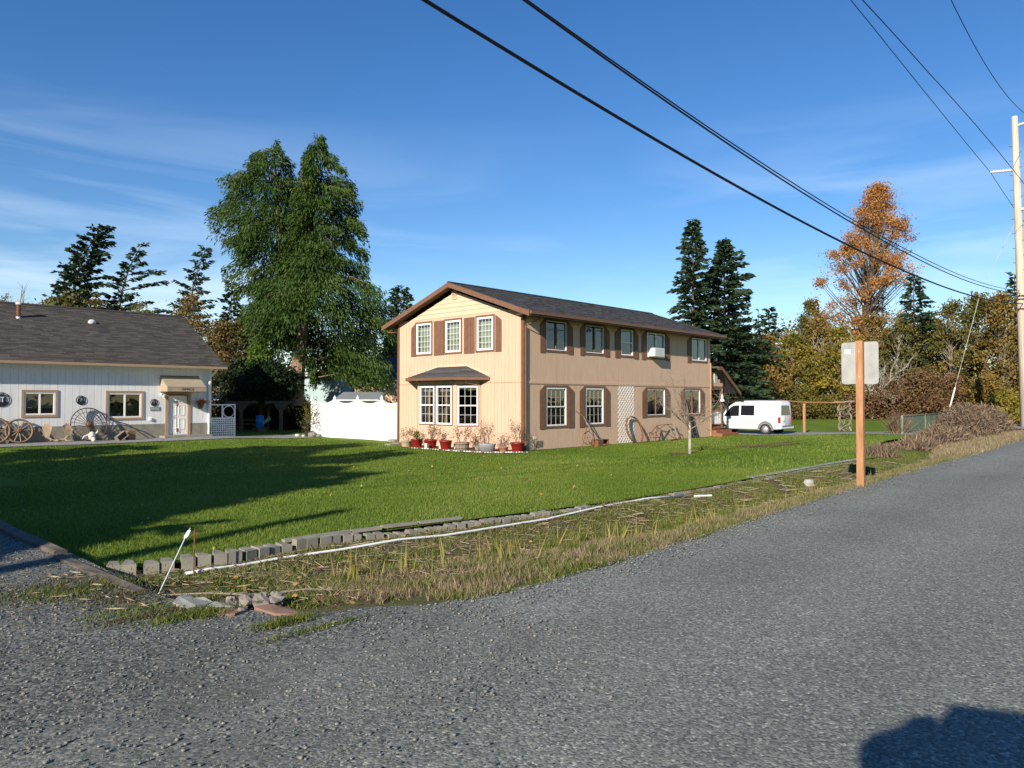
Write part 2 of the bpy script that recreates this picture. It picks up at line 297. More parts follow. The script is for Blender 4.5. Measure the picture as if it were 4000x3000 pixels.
M['blade'] = leafmat('grass blades', [(0.06, 0.115, 0.010), (0.12, 0.19, 0.020), (0.19, 0.25, 0.040), (0.28, 0.28, 0.09)], 0.35)
M['dry'] = leafmat('dry grass', [(0.13, 0.09, 0.055), (0.28, 0.20, 0.125), (0.46, 0.36, 0.24), (0.20, 0.22, 0.07), (0.30, 0.20, 0.145)], 0.3)
M['weed'] = leafmat('green weeds', [(0.05, 0.085, 0.010), (0.12, 0.165, 0.024), (0.24, 0.24, 0.06)], 0.35)
M['iris'] = leafmat('yellowing iris leaves', [(0.12, 0.16, 0.02), (0.30, 0.26, 0.06), (0.42, 0.33, 0.13)], 0.35)
M['straw'] = leafmat('straw', [(0.14, 0.10, 0.06), (0.27, 0.21, 0.13), (0.48, 0.40, 0.28)], 0.1)
M['fallen'] = leafmat('fallen leaves', [(0.20, 0.06, 0.02), (0.40, 0.20, 0.04), (0.5, 0.36, 0.12), (0.25, 0.12, 0.05)], 0.2)
M['cedar'] = leafmat('cedar sprays', [(0.0145, 0.0357, 0.0051), (0.0306, 0.0697, 0.0093), (0.0561, 0.1037, 0.0153), (0.0935, 0.1190, 0.0289)], 0.25)
M['fir'] = leafmat('fir needles', [(0.0144, 0.0312, 0.0156), (0.0312, 0.0576, 0.0264), (0.0552, 0.0840, 0.0360)], 0.15)
M['olive'] = leafmat('olive leaves', [(0.0427, 0.0549, 0.0122), (0.0915, 0.0976, 0.0220), (0.1708, 0.1403, 0.0342), (0.2318, 0.1586, 0.0427)], 0.3)
M['ochre'] = leafmat('ochre leaves', [(0.0854, 0.0634, 0.0171), (0.1769, 0.1220, 0.0293), (0.2928, 0.1830, 0.0415), (0.1220, 0.1220, 0.0305)], 0.3)
M['gold'] = leafmat('gold leaves', [(0.0732, 0.0854, 0.0146), (0.1952, 0.1708, 0.0244), (0.3660, 0.2623, 0.0366)], 0.3)
M['orange'] = leafmat('orange leaves', [(0.1708, 0.0732, 0.0220), (0.3660, 0.1647, 0.0427), (0.5124, 0.2562, 0.0732), (0.2684, 0.1464, 0.0610)], 0.3)
M['russet'] = leafmat('russet leaves', [(0.0732, 0.0366, 0.0220), (0.1525, 0.0756, 0.0439), (0.2196, 0.1159, 0.0549), (0.1220, 0.1037, 0.0390), (0.1952, 0.1586, 0.0854)], 0.25)
M['brownscrub'] = leafmat('dead scrub', [(0.09, 0.06, 0.042), (0.19, 0.135, 0.09), (0.29, 0.21, 0.14)], 0.15)
M['bush'] = leafmat('bright green bush', [(0.035, 0.085, 0.008), (0.075, 0.15, 0.015), (0.13, 0.20, 0.02)], 0.35)
M['laurel'] = leafmat('dark laurel', [(0.008, 0.018, 0.006), (0.016, 0.034, 0.010)], 0.1)
M['potleaf'] = leafmat('dry red leaves', [(0.10, 0.05, 0.03), (0.22, 0.07, 0.04), (0.14, 0.12, 0.05), (0.28, 0.2, 0.12)], 0.2)

# ------------------------------------------------------------------ object helpers
def tag(o, label=None, cat=None, group=None, kind=None):
    if label: o['label'] = label
    if cat: o['category'] = cat
    if group: o['group'] = group
    if kind: o['kind'] = kind
    return o
def thing(name, label, cat, loc=(0, 0, 0), rz=0, group=None):
    o = bpy.data.objects.new(name, None); o.empty_display_size = 0.3; C.objects.link(o)
    o.location = loc; o.rotation_euler = (0, 0, rz)
    o['_w'] = 0; del o['_w']
    return tag(o, label, cat, group)
def wmat(o):
    m = Matrix.LocRotScale(o.location, o.rotation_euler, o.scale)
    return wmat(o.parent) @ o.matrix_parent_inverse @ m if o.parent else m
def link(name, me, parent=None, world=False):
    o = bpy.data.objects.new(name, me); C.objects.link(o)
    if parent:
        o.parent = parent
        if world: o.matrix_parent_inverse = wmat(parent).inverted()
    return o
def copy_tree(o, parent=None):
    c = o.copy(); C.objects.link(c)
    if parent: c.parent = parent
    for ch in list(o.children): copy_tree(ch, c)
    return c

class MB:
    def __init__(s): s.v = []; s.f = []; s.m = []
    def add(s, vs, fs, mi=0):
        b = len(s.v); s.v += [tuple(x) for x in vs]
        s.f += [tuple(b + i for i in f) for f in fs]; s.m += [mi] * len(fs)
        return s
    def hexa(s, p, mi=0):     # p: 4 bottom then 4 top, counter-clockwise from above
        return s.add(p, [(3, 2, 1, 0), (4, 5, 6, 7), (0, 1, 5, 4), (1, 2, 6, 5), (2, 3, 7, 6), (3, 0, 4, 7)], mi)
    def box(s, a, b, mi=0):
        x0, y0, z0 = [min(i, j) for i, j in zip(a, b)]; x1, y1, z1 = [max(i, j) for i, j in zip(a, b)]
        return s.hexa([(x0, y0, z0), (x1, y0, z0), (x1, y1, z0), (x0, y1, z0), (x0, y0, z1), (x1, y0, z1), (x1, y1, z1), (x0, y1, z1)], mi)
    def fbox(s, F, a0, a1, n0, n1, z0, z1, mi=0):   # box in a wall frame: along, outward, up
        p = [F(a, n, z) for z in (z0, z1) for a, n in ((a0, n0), (a1, n0), (a1, n1), (a0, n1))]
        return s.hexa(p, mi)
    def fprism(s, F, poly, n0, n1, mi=0):           # polygon (along, up) given a thickness
        k = len(poly)
        vs = [F(a, n0, z) for a, z in poly] + [F(a, n1, z) for a, z in poly]
        fs = [tuple(range(k)), tuple(range(2 * k - 1, k - 1, -1))] + [(i, i + k, (i + 1) % k + k, (i + 1) % k) for i in range(k)]
        return s.add(vs, fs, mi)
    def tube(s, pts, rad, n=6, mi=0, cap=True):
        pts = [Vector(p) for p in pts]
        if not hasattr(rad, '__len__'): rad = [rad] * len(pts)
        vs = []; up = None
        for i, p in enumerate(pts):
            d = (pts[min(i + 1, len(pts) - 1)] - pts[max(i - 1, 0)])
            d = d.normalized() if d.length > 1e-9 else Vector((0, 0, 1))
            if up is None: up = Vector((0, 0, 1)) if abs(d.z) < 0.9 else Vector((1, 0, 0))
            x = d.cross(up).normalized(); y = x.cross(d).normalized(); up = y if abs(d.dot(y)) < 0.99 else up
            for k in range(n):
                a = 2 * pi * k / n; vs.append(p + (x * cos(a) + y * sin(a)) * rad[i])
        fs = []
        for i in range(len(pts) - 1):
            for k in range(n):
                fs.append((i * n + k, i * n + (k + 1) % n, (i + 1) * n + (k + 1) % n, (i + 1) * n + k))
        if cap and n > 2:
            fs.append(tuple(range(n - 1, -1, -1))); fs.append(tuple(range((len(pts) - 1) * n, len(pts) * n)))
        return s.add(vs, fs, mi)
    def lathe(s, prof, n=16, c=(0, 0, 0), mi=0, sx=1, sy=1):
        vs = [(c[0] + r * cos(2 * pi * k / n) * sx, c[1] + r * sin(2 * pi * k / n) * sy, c[2] + z) for r, z in prof for k in range(n)]
        fs = [(i * n + k, i * n + (k + 1) % n, (i + 1) * n + (k + 1) % n, (i + 1) * n + k) for i in range(len(prof) - 1) for k in range(n)]
        fs.append(tuple(range(n - 1, -1, -1))); fs.append(tuple(range((len(prof) - 1) * n, len(prof) * n)))
        return s.add(vs, fs, mi)
    def blob(s, c, r, seed=0, mi=0, n=7, m=5, rough=0.18):
        rg = random.Random(seed); vs = []; 
        for i in range(1, m):
            th = pi * i / m
            for k in range(n):
                f = 1 + rg.uniform(-rough, rough); a = 2 * pi * k / n + (i % 2) * pi / n
                vs.append((c[0] + r[0] * f * sin(th) * cos(a), c[1] + r[1] * f * sin(th) * sin(a), c[2] + r[2] * f * cos(th)))
        t = len(vs); vs += [(c[0], c[1], c[2] + r[2]), (c[0], c[1], c[2] - r[2])]
        fs = [(t, k, (k + 1) % n) for k in range(n)]
        for i in range(m - 2):
            for k in range(n): fs.append((i * n + k, (i + 1) * n + k, (i + 1) * n + (k + 1) % n, i * n + (k + 1) % n))
        fs += [(t + 1, (m - 2) * n + (k + 1) % n, (m - 2) * n + k) for k in range(n)]
        return s.add(vs, fs, mi)
    def ring(s, c, r, tr, axis=(0, 1, 0), n=28, k=6, mi=0, a0=0, a1=2 * pi, flat=1.0):
        ax = Vector(axis).normalized(); x = ax.cross(Vector((0, 0, 1))); x = x.normalized() if x.length > 0.01 else Vector((1, 0, 0)); y = x.cross(ax).normalized(); c = Vector(c)
        full = abs(a1 - a0 - 2 * pi) < 1e-6; vs = []; cnt = n if full else n + 1
        for i in range(cnt):
            a = a0 + (a1 - a0) * i / n; d = x * cos(a) + y * sin(a)
            for j in range(k):
                b = 2 * pi * j / k; vs.append(c + d * (r + tr * cos(b)) + ax * tr * flat * sin(b))
        fs = []
        for i in range(n):
            i2 = (i + 1) % cnt
            for j in range(k): fs.append((i * k + j, i2 * k + j, i2 * k + (j + 1) % k, i * k + (j + 1) % k))
        return s.add(vs, fs, mi)
    def mesh(s, name, mats, smooth=False):
        me = bpy.data.meshes.new(name); me.from_pydata(s.v, [], s.f)
        for m in (mats if isinstance(mats, (list, tuple)) else [mats]): me.materials.append(m)
        if any(s.m): me.polygons.foreach_set('material_index', s.m)
        if smooth: me.polygons.foreach_set('use_smooth', [True] * len(s.f))
        me.update(); return me
    def build(s, name, mats, parent=None, world=False, smooth=False):
        return link(name, s.mesh(name, mats, smooth), parent, world)

def npmesh(name, V, F, material, tint=None, smooth=False):     # V (n,3), F (m,k)
    me = bpy.data.meshes.new(name); V = np.asarray(V, np.float32); F = np.asarray(F, np.int32); m, k = F.shape
    me.vertices.add(len(V)); me.vertices.foreach_set('co', V.ravel())
    me.loops.add(m * k); me.loops.foreach_set('vertex_index', F.ravel())
    me.polygons.add(m); me.polygons.foreach_set('loop_start', np.arange(m, dtype=np.int32) * k)
    me.update(calc_edges=True)
    me.materials.append(material)
    if tint is not None:
        at_ = me.attributes.new('tint', 'FLOAT', 'FACE'); at_.data.foreach_set('value', np.asarray(tint, np.float32))
    if smooth: me.polygons.foreach_set('use_smooth', np.ones(m, bool))
    return me
def unit(a): return a / np.maximum(np.linalg.norm(a, axis=1, keepdims=True), 1e-9)
def leafgeo(rg, Cn, A, L, Wd, fold=0.5):
    """diamond leaves: base Cn, axis A, length L, width Wd"""
    n = len(Cn); A = unit(A); S = unit(np.cross(A, rg.normal(size=(n, 3))))
    L = np.asarray(L).reshape(-1, 1); Wd = np.asarray(Wd).reshape(-1, 1)
    V = np.stack([Cn, Cn + A * L * fold + S * Wd / 2, Cn + A * L, Cn + A * L * fold - S * Wd / 2], 1).reshape(-1, 3)
    return V
def leafobj(name, rg, Cn, A, L, Wd, tint, material, parent=None, world=True):
    V = leafgeo(rg, Cn, A, L, Wd); n = len(Cn)
    return link(name, npmesh(name, V, np.arange(4 * n).reshape(n, 4), material, np.clip(tint, 0, 1)), parent, world)
def bladeobj(name, rg, P, h, w, lean, tint, material, parent=None, world=False):
    n = len(P); az = rg.uniform(0, 2 * pi, n); sx = np.stack([np.cos(az), np.sin(az), 0 * az], 1)
    la = rg.uniform(0, 2 * pi, n); ld = np.stack([np.cos(la), np.sin(la), 0 * la], 1)
    h = np.asarray(h).reshape(-1, 1); w = np.asarray(w).reshape(-1, 1); lean = np.asarray(lean).reshape(-1, 1)
    up = np.array([[0, 0, 1.0]])
    V = np.stack([P - sx * w / 2, P + sx * w / 2, P + ld * lean * h + up * h * np.sqrt(np.maximum(1 - lean ** 2, 0.05))], 1).reshape(-1, 3)
    return link(name, npmesh(name, V, np.arange(3 * n).reshape(n, 3), material, np.clip(tint, 0, 1)), parent, world)

# ------------------------------------------------------------------ terrain
def S(x):
    x = np.clip(x, 0, 1); return x * x * (3 - 2 * x)
def road_edge(u): return np.interp(u, [2, 3, 5, 8, 12, 15, 21, 26, 37, 60, 150], [5.5, 4.9, 4.5, 4.55, 4.75, 4.85, 5.05, 5.1, 5.4, 6.0, 6.5])
def stone_line(u): return np.interp(u, [2.5, 3.2, 4, 4.6, 5.6, 7.5, 9.3, 11, 14, 16, 18.4, 21, 26, 29, 33, 40, 90], [8.75, 8.5, 8.3, 8.4, 8.35, 8.05, 7.8, 7.65, 7.5, 7.55, 7.5, 7.5, 7.4, 8.6, 9.8, 10.2, 10.2])
def wob(u, v, k, a): return a * (np.sin(u * k + 1.3 * np.sin(v * k * 0.7)) * np.sin(v * k * 0.9 + 0.8 * np.sin(u * k * 0.6)))
def h_lawn(u, v):
    s = stone_line(u)
    return -0.10 - 0.30 * S((v - s - 0.3) / 9.0) + 0.14 * S((v - 30) / 5) * S((20 - u) / 4) + wob(u, v, 0.55, 0.02)
def h_ditch(u, v):
    r, s = road_edge(u), stone_line(u); t = np.clip((v - r) / (s - r), 0, 1)
    deep = np.interp(t, [0, 0.18, 0.5, 0.78, 1], [-0.02, -0.08, -0.40, -0.25, -0.15])
    shal = np.interp(t, [0, 0.2, 0.6, 1], [-0.02, -0.07, -0.17, -0.19])
    k = S((u - 5.0) / 5.0) * (1 - 0.6 * S((u - 19) / 6))
    return shal + (deep - shal) * k + wob(u, v, 2.7, 0.02) + wob(u * 1.3, v, 6, 0.012)
def h_any(u, v):
    if v < road_edge(u): return 0.0
    return float(h_ditch(u, v)) if v < stone_line(u) else float(h_lawn(u, v))
def gridmesh(name, us, vs_of, hf, material, nv, skip=None):
    V = []; F = []; us = list(us)
    for u in us:
        a, b = vs_of(u)
        for j in range(nv + 1):
            v = a + (b - a) * j / nv; V.append((u, v, float(hf(u, v))))
    for i in range(len(us) - 1):
        for j in range(nv):
            F.append((i * (nv + 1) + j, (i + 1) * (nv + 1) + j, (i + 1) * (nv + 1) + j + 1, i * (nv + 1) + j + 1))
    o = link(name, npmesh(name, V, F, material, None, True)); tag(o, kind='structure'); return o
# ------------------------------------------------------------------ ground, road, lawn, gravel
g = MB(); g.add([(-500, -500, -0.75), (700, -500, -0.75), (700, 700, -0.75), (-500, 700, -0.75)], [(0, 1, 2, 3)])
tag(g.build('ground', M['rough']), kind='structure')
us = np.concatenate([np.arange(-12, 30, 0.4), np.arange(30, 151, 2.5)])
gridmesh('road', us, lambda u: (-6.0, float(road_edge(u)) + 0.03 + 0.05 * sin(u * 5.1) * sin(u * 1.7)), lambda u, v: 0.006 * sin(v * 1.3) * S((u - 4.5) / 3), M['road'], 26)
# roadside field across the road and the yards left of the drive
gridmesh('field', np.arange(-70, 151, 6), lambda u: (-60, -5.95), lambda u, v: -0.05 - 0.12 * S((-v - 6) / 3), M['rough'], 14)
gridmesh('ditch_bank', np.concatenate([np.arange(2.35, 30, 0.16), np.arange(30, 151, 3)]), lambda u: (float(road_edge(u)), float(stone_line(u)) + 0.02), h_ditch, M['ditch'], 40)
gridmesh('lawn', np.concatenate([np.arange(2.45, 30, 0.45), np.arange(30, 96, 2)]), lambda u: (float(stone_line(u)) + 0.02, 35.2 if u < 22 else 46.0), h_lawn, M['lawn'], 70)
gridmesh('yard_grass', np.arange(16.5, 34.1, 1.6), lambda u: (38.1 if u < 22 else 46.0, 80.0), lambda u, v: -0.36, M['lawn'], 22)
gridmesh('gravel_path', np.arange(2.0, 22.3, 0.7), lambda u: (35.0 + 0.12 * sin(u * 1.1), 38.2), lambda u, v: h_lawn(u, v) + 0.03, M['gravel2'], 6)
def apron(u, v): return 0.0025 + (0.02 * S((v - 4.5) / 2) * S((2.6 - u) / 2) + wob(u, v, 2.1, 0.006)) * S((v - 3.6) / 1.5)
gridmesh('gravel_driveway', np.arange(-14, 2.61, 0.2), lambda u: (3.25 + 0.25 * sin(u * 1.9) + 0.1 * sin(u * 6.3), 40.0), lambda u, v: apron(u, v) - 0.12 * S((v - 10) / 15), M['gravel'], 120)
def apr2(u): return (3.25 + 0.25 * sin(u * 1.9) + 0.1 * sin(u * 6.3) + 0.5 * S((u - 3.2) / 1.2), float(np.interp(u, [2.5, 3, 3.6, 4.4], [6.9, 5.5, 5.05, 4.62])) + 0.05 * sin(u * 9))
gridmesh('gravel_spill', np.arange(2.6, 4.45, 0.1), apr2, lambda u, v: apron(u, v), M['gravel'], 16)
gridmesh('gravel_drive', np.arange(40.3, 45.3, 0.5), lambda u: (8.0, 27.0), lambda u, v: h_lawn(u, v) + 0.022, M['gravel2'], 30)
gridmesh('gravel_shoulder', np.arange(50.0, 80, 1.0), lambda u: (float(road_edge(u)) - 0.1, 8.6), lambda u, v: 0.01, M['gravel2'], 6)

# ------------------------------------------------------------------ shared builders for walls
def cut(rect, holes):
    """rectangle (a0,a1,z0,z1) minus holes -> list of rectangles"""
    a0, a1, z0, z1 = rect; out = []
    xs = sorted({a0, a1} | {min(max(h[i], a0), a1) for h in holes for i in (0, 1)})
    for x0, x1 in zip(xs, xs[1:]):
        if x1 - x0 < 0.004: continue
        zs = [(z0, z1)]
        for h in holes:
            if h[0] < x1 - 1e-4 and h[1] > x0 + 1e-4:
                nz = []
                for p, q in zs:
                    if h[3] <= p or h[2] >= q: nz.append((p, q)); continue
                    if h[2] > p: nz.append((p, h[2]))
                    if h[3] < q: nz.append((h[3], q))
                zs = nz
        out += [(x0, x1, p, q) for p, q in zs if q - p > 0.004]
    return out
def wall(parent, F, rect, holes, material, name='wall', n0=-0.12, n1=0.0):
    b = MB()
    for r in cut(rect, holes): b.fbox(F, r[0], r[1], n0, n1, r[2], r[3])
    return b.build(name, material, parent, True)
def boards(parent, F, rect, holes, material, pitch, gap=0.008, th=0.02, name='siding_board'):
    a0, a1, z0, z1 = rect; n = max(1, round((a1 - a0) / pitch)); p = (a1 - a0) / n
    for i in range(n):
        rs = cut((a0 + i * p + gap / 2, a0 + (i + 1) * p - gap / 2, z0, z1), holes)
        if not rs: continue
        for r in rs: MB().fbox(F, r[0], r[1], 0.001, th, r[2], r[3]).build(name, material, parent, True)
def ringbox(b, F, a0, a1, z0, z1, w, n0, n1, mi=0, wb=None):
    wb = w if wb is None else wb
    b.fbox(F, a0, a1, n0, n1, z0, z0 + wb, mi); b.fbox(F, a0, a1, n0, n1, z1 - w, z1, mi)
    b.fbox(F, a0, a0 + w, n0, n1, z0 + wb, z1 - w, mi); b.fbox(F, a1 - w, a1, n0, n1, z0 + wb, z1 - w, mi)
def window(parent, F, a0, a1, z0, z1, kind='hung', bar='vinyl', cols=4, rows=2, fw=0.055, frame='vinyl', trim='brown', tw=0.09, curtain=None, depth=0.5, tn=0.045, curtw=(0, 1), curth=(0, 1), mull='vinyl'):
    """white vinyl window > trim, pane, muntins, curtain"""
    b = MB(); ringbox(b, F, a0, a1, z0, z1, fw, -0.06, 0.038)
    zm = (z0 + z1) / 2; am = (a0 + a1) / 2
    if kind in ('hung', 'hungplain'): b.fbox(F, a0 + fw, a1 - fw, -0.05, 0.03, zm - 0.025, zm + 0.025)
    w = b.build('window', M[frame], parent, True)
    if kind == 'slide':
        m_ = MB(); m_.fbox(F, am - 0.035, am + 0.035, -0.05, 0.03, z0 + fw, z1 - fw); m_.build('mullion', M[mull], w, True)
    if trim:
        t = MB(); ringbox(t, F, a0 - tw, a1 + tw, z0 - tw, z1 + tw, tw - 0.002, 0.002, tn); t.build('trim', M[trim], w, True)
    halves = [(a0 + fw, a1 - fw, z0 + fw, zm - 0.025), (a0 + fw, a1 - fw, zm + 0.025, z1 - fw)] if kind.startswith('hung') else [(a0 + fw, am - 0.035, z0 + fw, z1 - fw), (am + 0.035, a1 - fw, z0 + fw, z1 - fw)] if kind == 'slide' else [(a0 + fw, a1 - fw, z0 + fw, z1 - fw)]
    for (p, q, r, s_) in halves:
        g_ = MB(); o_, e_, n_ = Vector(F(0, 0, 0)), Vector(F(1, 0, 0)), Vector(F(0, 1, 0)); out = (e_ - o_).cross(Vector((0, 0, 1))).dot(n_ - o_) > 0
        g_.add([F(p, -0.02, r), F(q, -0.02, r), F(q, -0.02, s_), F(p, -0.02, s_)], [(0, 1, 2, 3) if out else (3, 2, 1, 0)]); g_.build('pane', M['glass'], w, True)
    if kind in ('hung', 'grid') and cols:
        for (p, q, r, s_) in halves:
            m_ = MB()
            for i in range(1, cols): x = p + (q - p) * i / cols; m_.fbox(F, x - 0.0055, x + 0.0055, -0.017, -0.005, r, s_)
            for j in range(1, rows):
                y = r + (s_ - r) * j / rows; m_.fbox(F, p, q, -0.0165, -0.0055, y - 0.0055, y + 0.0055)
            m_.build('muntin', M[bar], w, True)
    if curtain:
        for cm, (c0, c1), (d0, d1) in curtain:
            c = MB(); x0, x1 = a0 + (a1 - a0) * c0, a0 + (a1 - a0) * c1; k = max(4, int((x1 - x0) / 0.05))
            pts = [(x0 + (x1 - x0) * i / k, -0.13 - 0.025 * (i % 2)) for i in range(k + 1)]
            zb, zt = z0 + (z1 - z0) * d0, z0 + (z1 - z0) * d1
            vs = [F(a, n, zb) for a, n in pts] + [F(a, n, zt) for a, n in pts]
            c.add(vs, [(i, i + 1, i + k + 2, i + k + 1) for i in range(k)]); c.build('curtain', M[cm], w, True)
    return w
def shutter(parent, F, a0, a1, z0, z1, clip=0):
    """battened shutter; clip -1/1 cuts its top outer corner"""
    b = MB(); n = 3; p = (a1 - a0) / n; c = 0.24
    for i in range(n):
        l, r = a0 + i * p + 0.006, a0 + (i + 1) * p - 0.006
        if clip:
            def top(a):
                d = (a - a0) / (a1 - a0) if clip < 0 else (a1 - a) / (a1 - a0)
                return z1 - c * (1 - d)
            poly = [(l, z0), (r, z0), (r, top(r)), (l, top(l))]
        else: poly = [(l, z0), (r, z0), (r, z1), (l, z1)]
        b.fprism(F, poly, 0.022, 0.055)
    b.fbox(F, a0 + 0.01, a1 - 0.01, 0.021, 0.045, z0 + 0.03, z1 - 0.27)
    return b.build('shutter', M['brown'], parent, True)
def shingles(roof, Rf, a0, a1, dmax, mats, exp=0.145, wid=0.33, seed=1):
    """courses of tabs; the 300 nearest the camera are objects, the rest are one mesh"""
    rg = random.Random(seed); tabs = []
    nc = int(dmax / exp)
    for c in range(nc):
        x = a0 - rg.random() * wid
        while x < a1:
            w = wid * rg.uniform(0.75, 1.25); p, q = max(x, a0), min(x + w, a1)
            if q - p > 0.04: tabs.append((p, q - 0.006, c * exp, rg.randrange(4), rg.uniform(0.009, 0.02)))
            x += w
    def d2(t): x, y, z = Rf((t[0] + t[1]) / 2, t[2], 0); return x * x + y * y
    tabs.sort(key=d2)
    def geo(b, t):
        p, q, d, m, h = t; e = exp * 1.12
        v = [Rf(p, d, 0.001), Rf(q, d, 0.001), Rf(q, d + e, 0.002), Rf(p, d + e, 0.002), Rf(p, d, h), Rf(q, d, h), Rf(q, d + e, 0.004), Rf(p, d + e, 0.004)]
        b.add(v, [(4, 5, 6, 7), (0, 1, 5, 4), (1, 2, 6, 5), (3, 0, 4, 7)], m)
    for t in tabs[:300]:
        b = MB(); geo(b, (t[0], t[1], t[2], 0, t[4])); b.build('shingle', mats[t[3]], roof, True)
    b = MB()
    for t in tabs[300:]: geo(b, t)
    o = b.build('shingle_courses', mats, roof, True); o['kind'] = 'stuff'

# ------------------------------------------------------------------ tan two-storey house
HU0, HU1, HV0, HV1, HZ = 21.9, 37.4, 20.0, 28.2, -0.45
house = thing('tan_house', 'long two-storey tan house with brown shutters and a dark shingled gable roof', 'house', (HU0, HV0, HZ))
FL = lambda a, n, z: (a, HV0 - n, z)
FF = lambda a, n, z: (HU0 - n, a, z)
FB = lambda a, n, z: (a, HV1 + n, z)
FR = lambda a, n, z: (HU1 + n, a, z)
ZB, ZT, ZE = 2.40, 5.12, 5.15
RS = 0.340
WL = [(23.27, 24.62, 3.79, 5.02), (25.97, 27.32, 3.79, 5.02), (28.71, 29.72, 3.79, 5.02), (30.95, 32.60, 3.79, 5.02), (35.34, 36.95, 3.79, 5.02),
      (23.27, 24.62, 0.57, 2.20), (25.97, 27.32, 0.57, 2.20), (30.95, 32.60, 0.90, 2.19), (34.58, 36.22, 0.90, 2.19)]
WF = [(25.74, 26.80, 3.80, 5.22), (23.74, 24.75, 3.80, 5.22), (21.72, 22.71, 3.80, 5.22)]
BAYP = 0.75; BA, BB = 25.8, 23.23
WB = (22.3, 26.75, -0.4, 2.62)          # opening behind the bay
wl = wall(house, FL, (HU0, HU1, HZ, ZT), WL, M['core'])
boards(wl, FL, (HU0 + 0.02, HU1, HZ + 0.06, ZB - 0.05), WL, M['siding'], 0.203)
boards(wl, FL, (HU0 + 0.02, HU1, ZB + 0.05, ZT), WL, M['siding'], 0.203)
b = MB(); b.fbox(FL, HU0 + 0.09, HU1 - 0.02, 0.0215, 0.05, ZB - 0.05, ZB + 0.05); b.fbox(FL, HU0 + 0.1, HU1 - 0.02, 0.022, 0.03, ZB - 0.085, ZB - 0.05); b.build('belt_board', M['siding'], wl, True)
wf = wall(house, FF, (HV0 + 0.13, HV1 - 0.13, HZ, 5.42), WF + [WB], M['core'])
bayhole = [(BB - 0.72, BA + 0.95, HZ, ZB + 0.3)]
boards(wf, FF, (HV0 + 0.02, HV1 - 0.02, HZ + 0.06, ZB - 0.02), bayhole, M['siding'], 0.203)
boards(wf, FF, (HV0 + 0.02, HV1 - 0.02, ZB + 0.005, 5.40), WF + bayhole, M['siding'], 0.203)
# gable end: core triangle and lap boards
apex_v, apex_z = (HV0 + HV1) / 2, 5.12 + 0.02 + RS * (HV1 - HV0) / 2
def gz(v): return 5.10 + RS * ((HV1 - HV0) / 2 - abs(v - apex_v))
b = MB(); b.fprism(FF, [(HV0 + 0.13, 5.42), (HV1 - 0.13, 5.42), (HV1 - 0.85, gz(HV1 - 0.85)), (apex_v, gz(apex_v)), (HV0 + 0.85, gz(HV0 + 0.85))][0:2] + [(apex_v + 3.1, 5.43), (apex_v, gz(apex_v)), (apex_v - 3.1, 5.43)], -0.12, 0.0); b.build('gable_wall', M['core'], house, True)
z = 5.405; k = 0
while z < gz(apex_v) - 0.05:
    zt = min(z + 0.20, gz(apex_v) - 0.03)
    hw0 = (HV1 - HV0) / 2 - (z - 5.10) / RS; hw1 = max((HV1 - HV0) / 2 - (zt - 5.10) / RS, 0.02)
    b = MB(); vs = [FF(apex_v - hw0, 0.002, z), FF(apex_v + hw0, 0.002, z), FF(apex_v + hw1, 0.002, zt), FF(apex_v - hw1, 0.002, zt), FF(apex_v - hw0, 0.036, z), FF(apex_v + hw0, 0.036, z), FF(apex_v + hw1, 0.014, zt), FF(apex_v - hw1, 0.014, zt)]
    b.hexa([vs[i] for i in (0, 1, 5, 4, 3, 2, 6, 7)]); b.build('lap_board', M['siding2'], wf, True); z = zt
wall(house, FB, (HU0, HU1, HZ, ZT), [], M['siding'], 'back_wall')
wall(house, FR, (HV0 + 0.13, HV1 - 0.13, HZ, 5.42), [], M['siding'], 'end_wall')
b = MB(); b.fprism(FR, [(apex_v - 4.0, 5.43), (apex_v + 4.0, 5.43), (apex_v, gz(apex_v))], -0.12, 0.0); b.build('end_gable', M['siding'], house, True)
b = MB()
for zf in (0.0, 2.5): b.box((HU0 + 0.12, HV0 + 0.12, zf - 0.15), (HU1 - 0.12, HV1 - 0.12, zf))
b.box((HU0 + 0.12, HV0 + 0.12, ZT - 0.06), (HU1 - 0.12, HV1 - 0.12, ZT - 0.001))
for x in (25.3, 28.2, 30.4, 33.6): b.box((x, HV0 + 0.14, 2.5), (x + 0.1, HV1 - 0.14, ZT - 0.06))
for x in (28.0, 33.5): b.box((x, HV0 + 0.14, 0.0), (x + 0.1, HV1 - 0.14, 2.35))
b.box((25.4, 23.6, 0), (37, 23.7, 2.35)); b.box((25.4, 23.6, 2.5), (37, 23.7, ZT - 0.06))
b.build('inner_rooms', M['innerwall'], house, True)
# windows of the long side
cu = [[('curt_blue', (0, .12), (0, 1))], [('curt_blue', (0.88, 1), (0, 1))], [('curt_grey', (0, 1), (0.5, 1))], [('curt_blue', (0.5, 1), (0, 1))], [('curt_blue', (0, .2), (0, 1)), ('curt_blue', (0.8, 1), (0, 1))],
      [('curt_yellow', (0.86, 1), (0, 1)), ('curt_grey', (0, 1), (0.8, 1))], [('curt_yellow', (0.86, 1), (0, 1)), ('curt_grey', (0, 1), (0.8, 1))], [('curt_blue', (0, .38), (0, 1)), ('curt_yellow', (0.8, 1), (0, 1))], [('curt_blue', (0, .55), (0, 1)), ('curt_yellow', (0.75, 1), (0, 1))]]
for i, (w, c) in enumerate(zip(WL, cu)):
    thin = i in (0, 1, 7, 8)
    kind = 'slide' if i in (0, 1, 3, 4, 7, 8) else ('hungplain' if i == 2 else 'hung')
    window(house, FL, *w, kind=kind, bar='muntin', cols=4, rows=2, fw=0.03 if thin else 0.06, curtain=c, mull='brown' if thin else 'vinyl', tn=0.05)
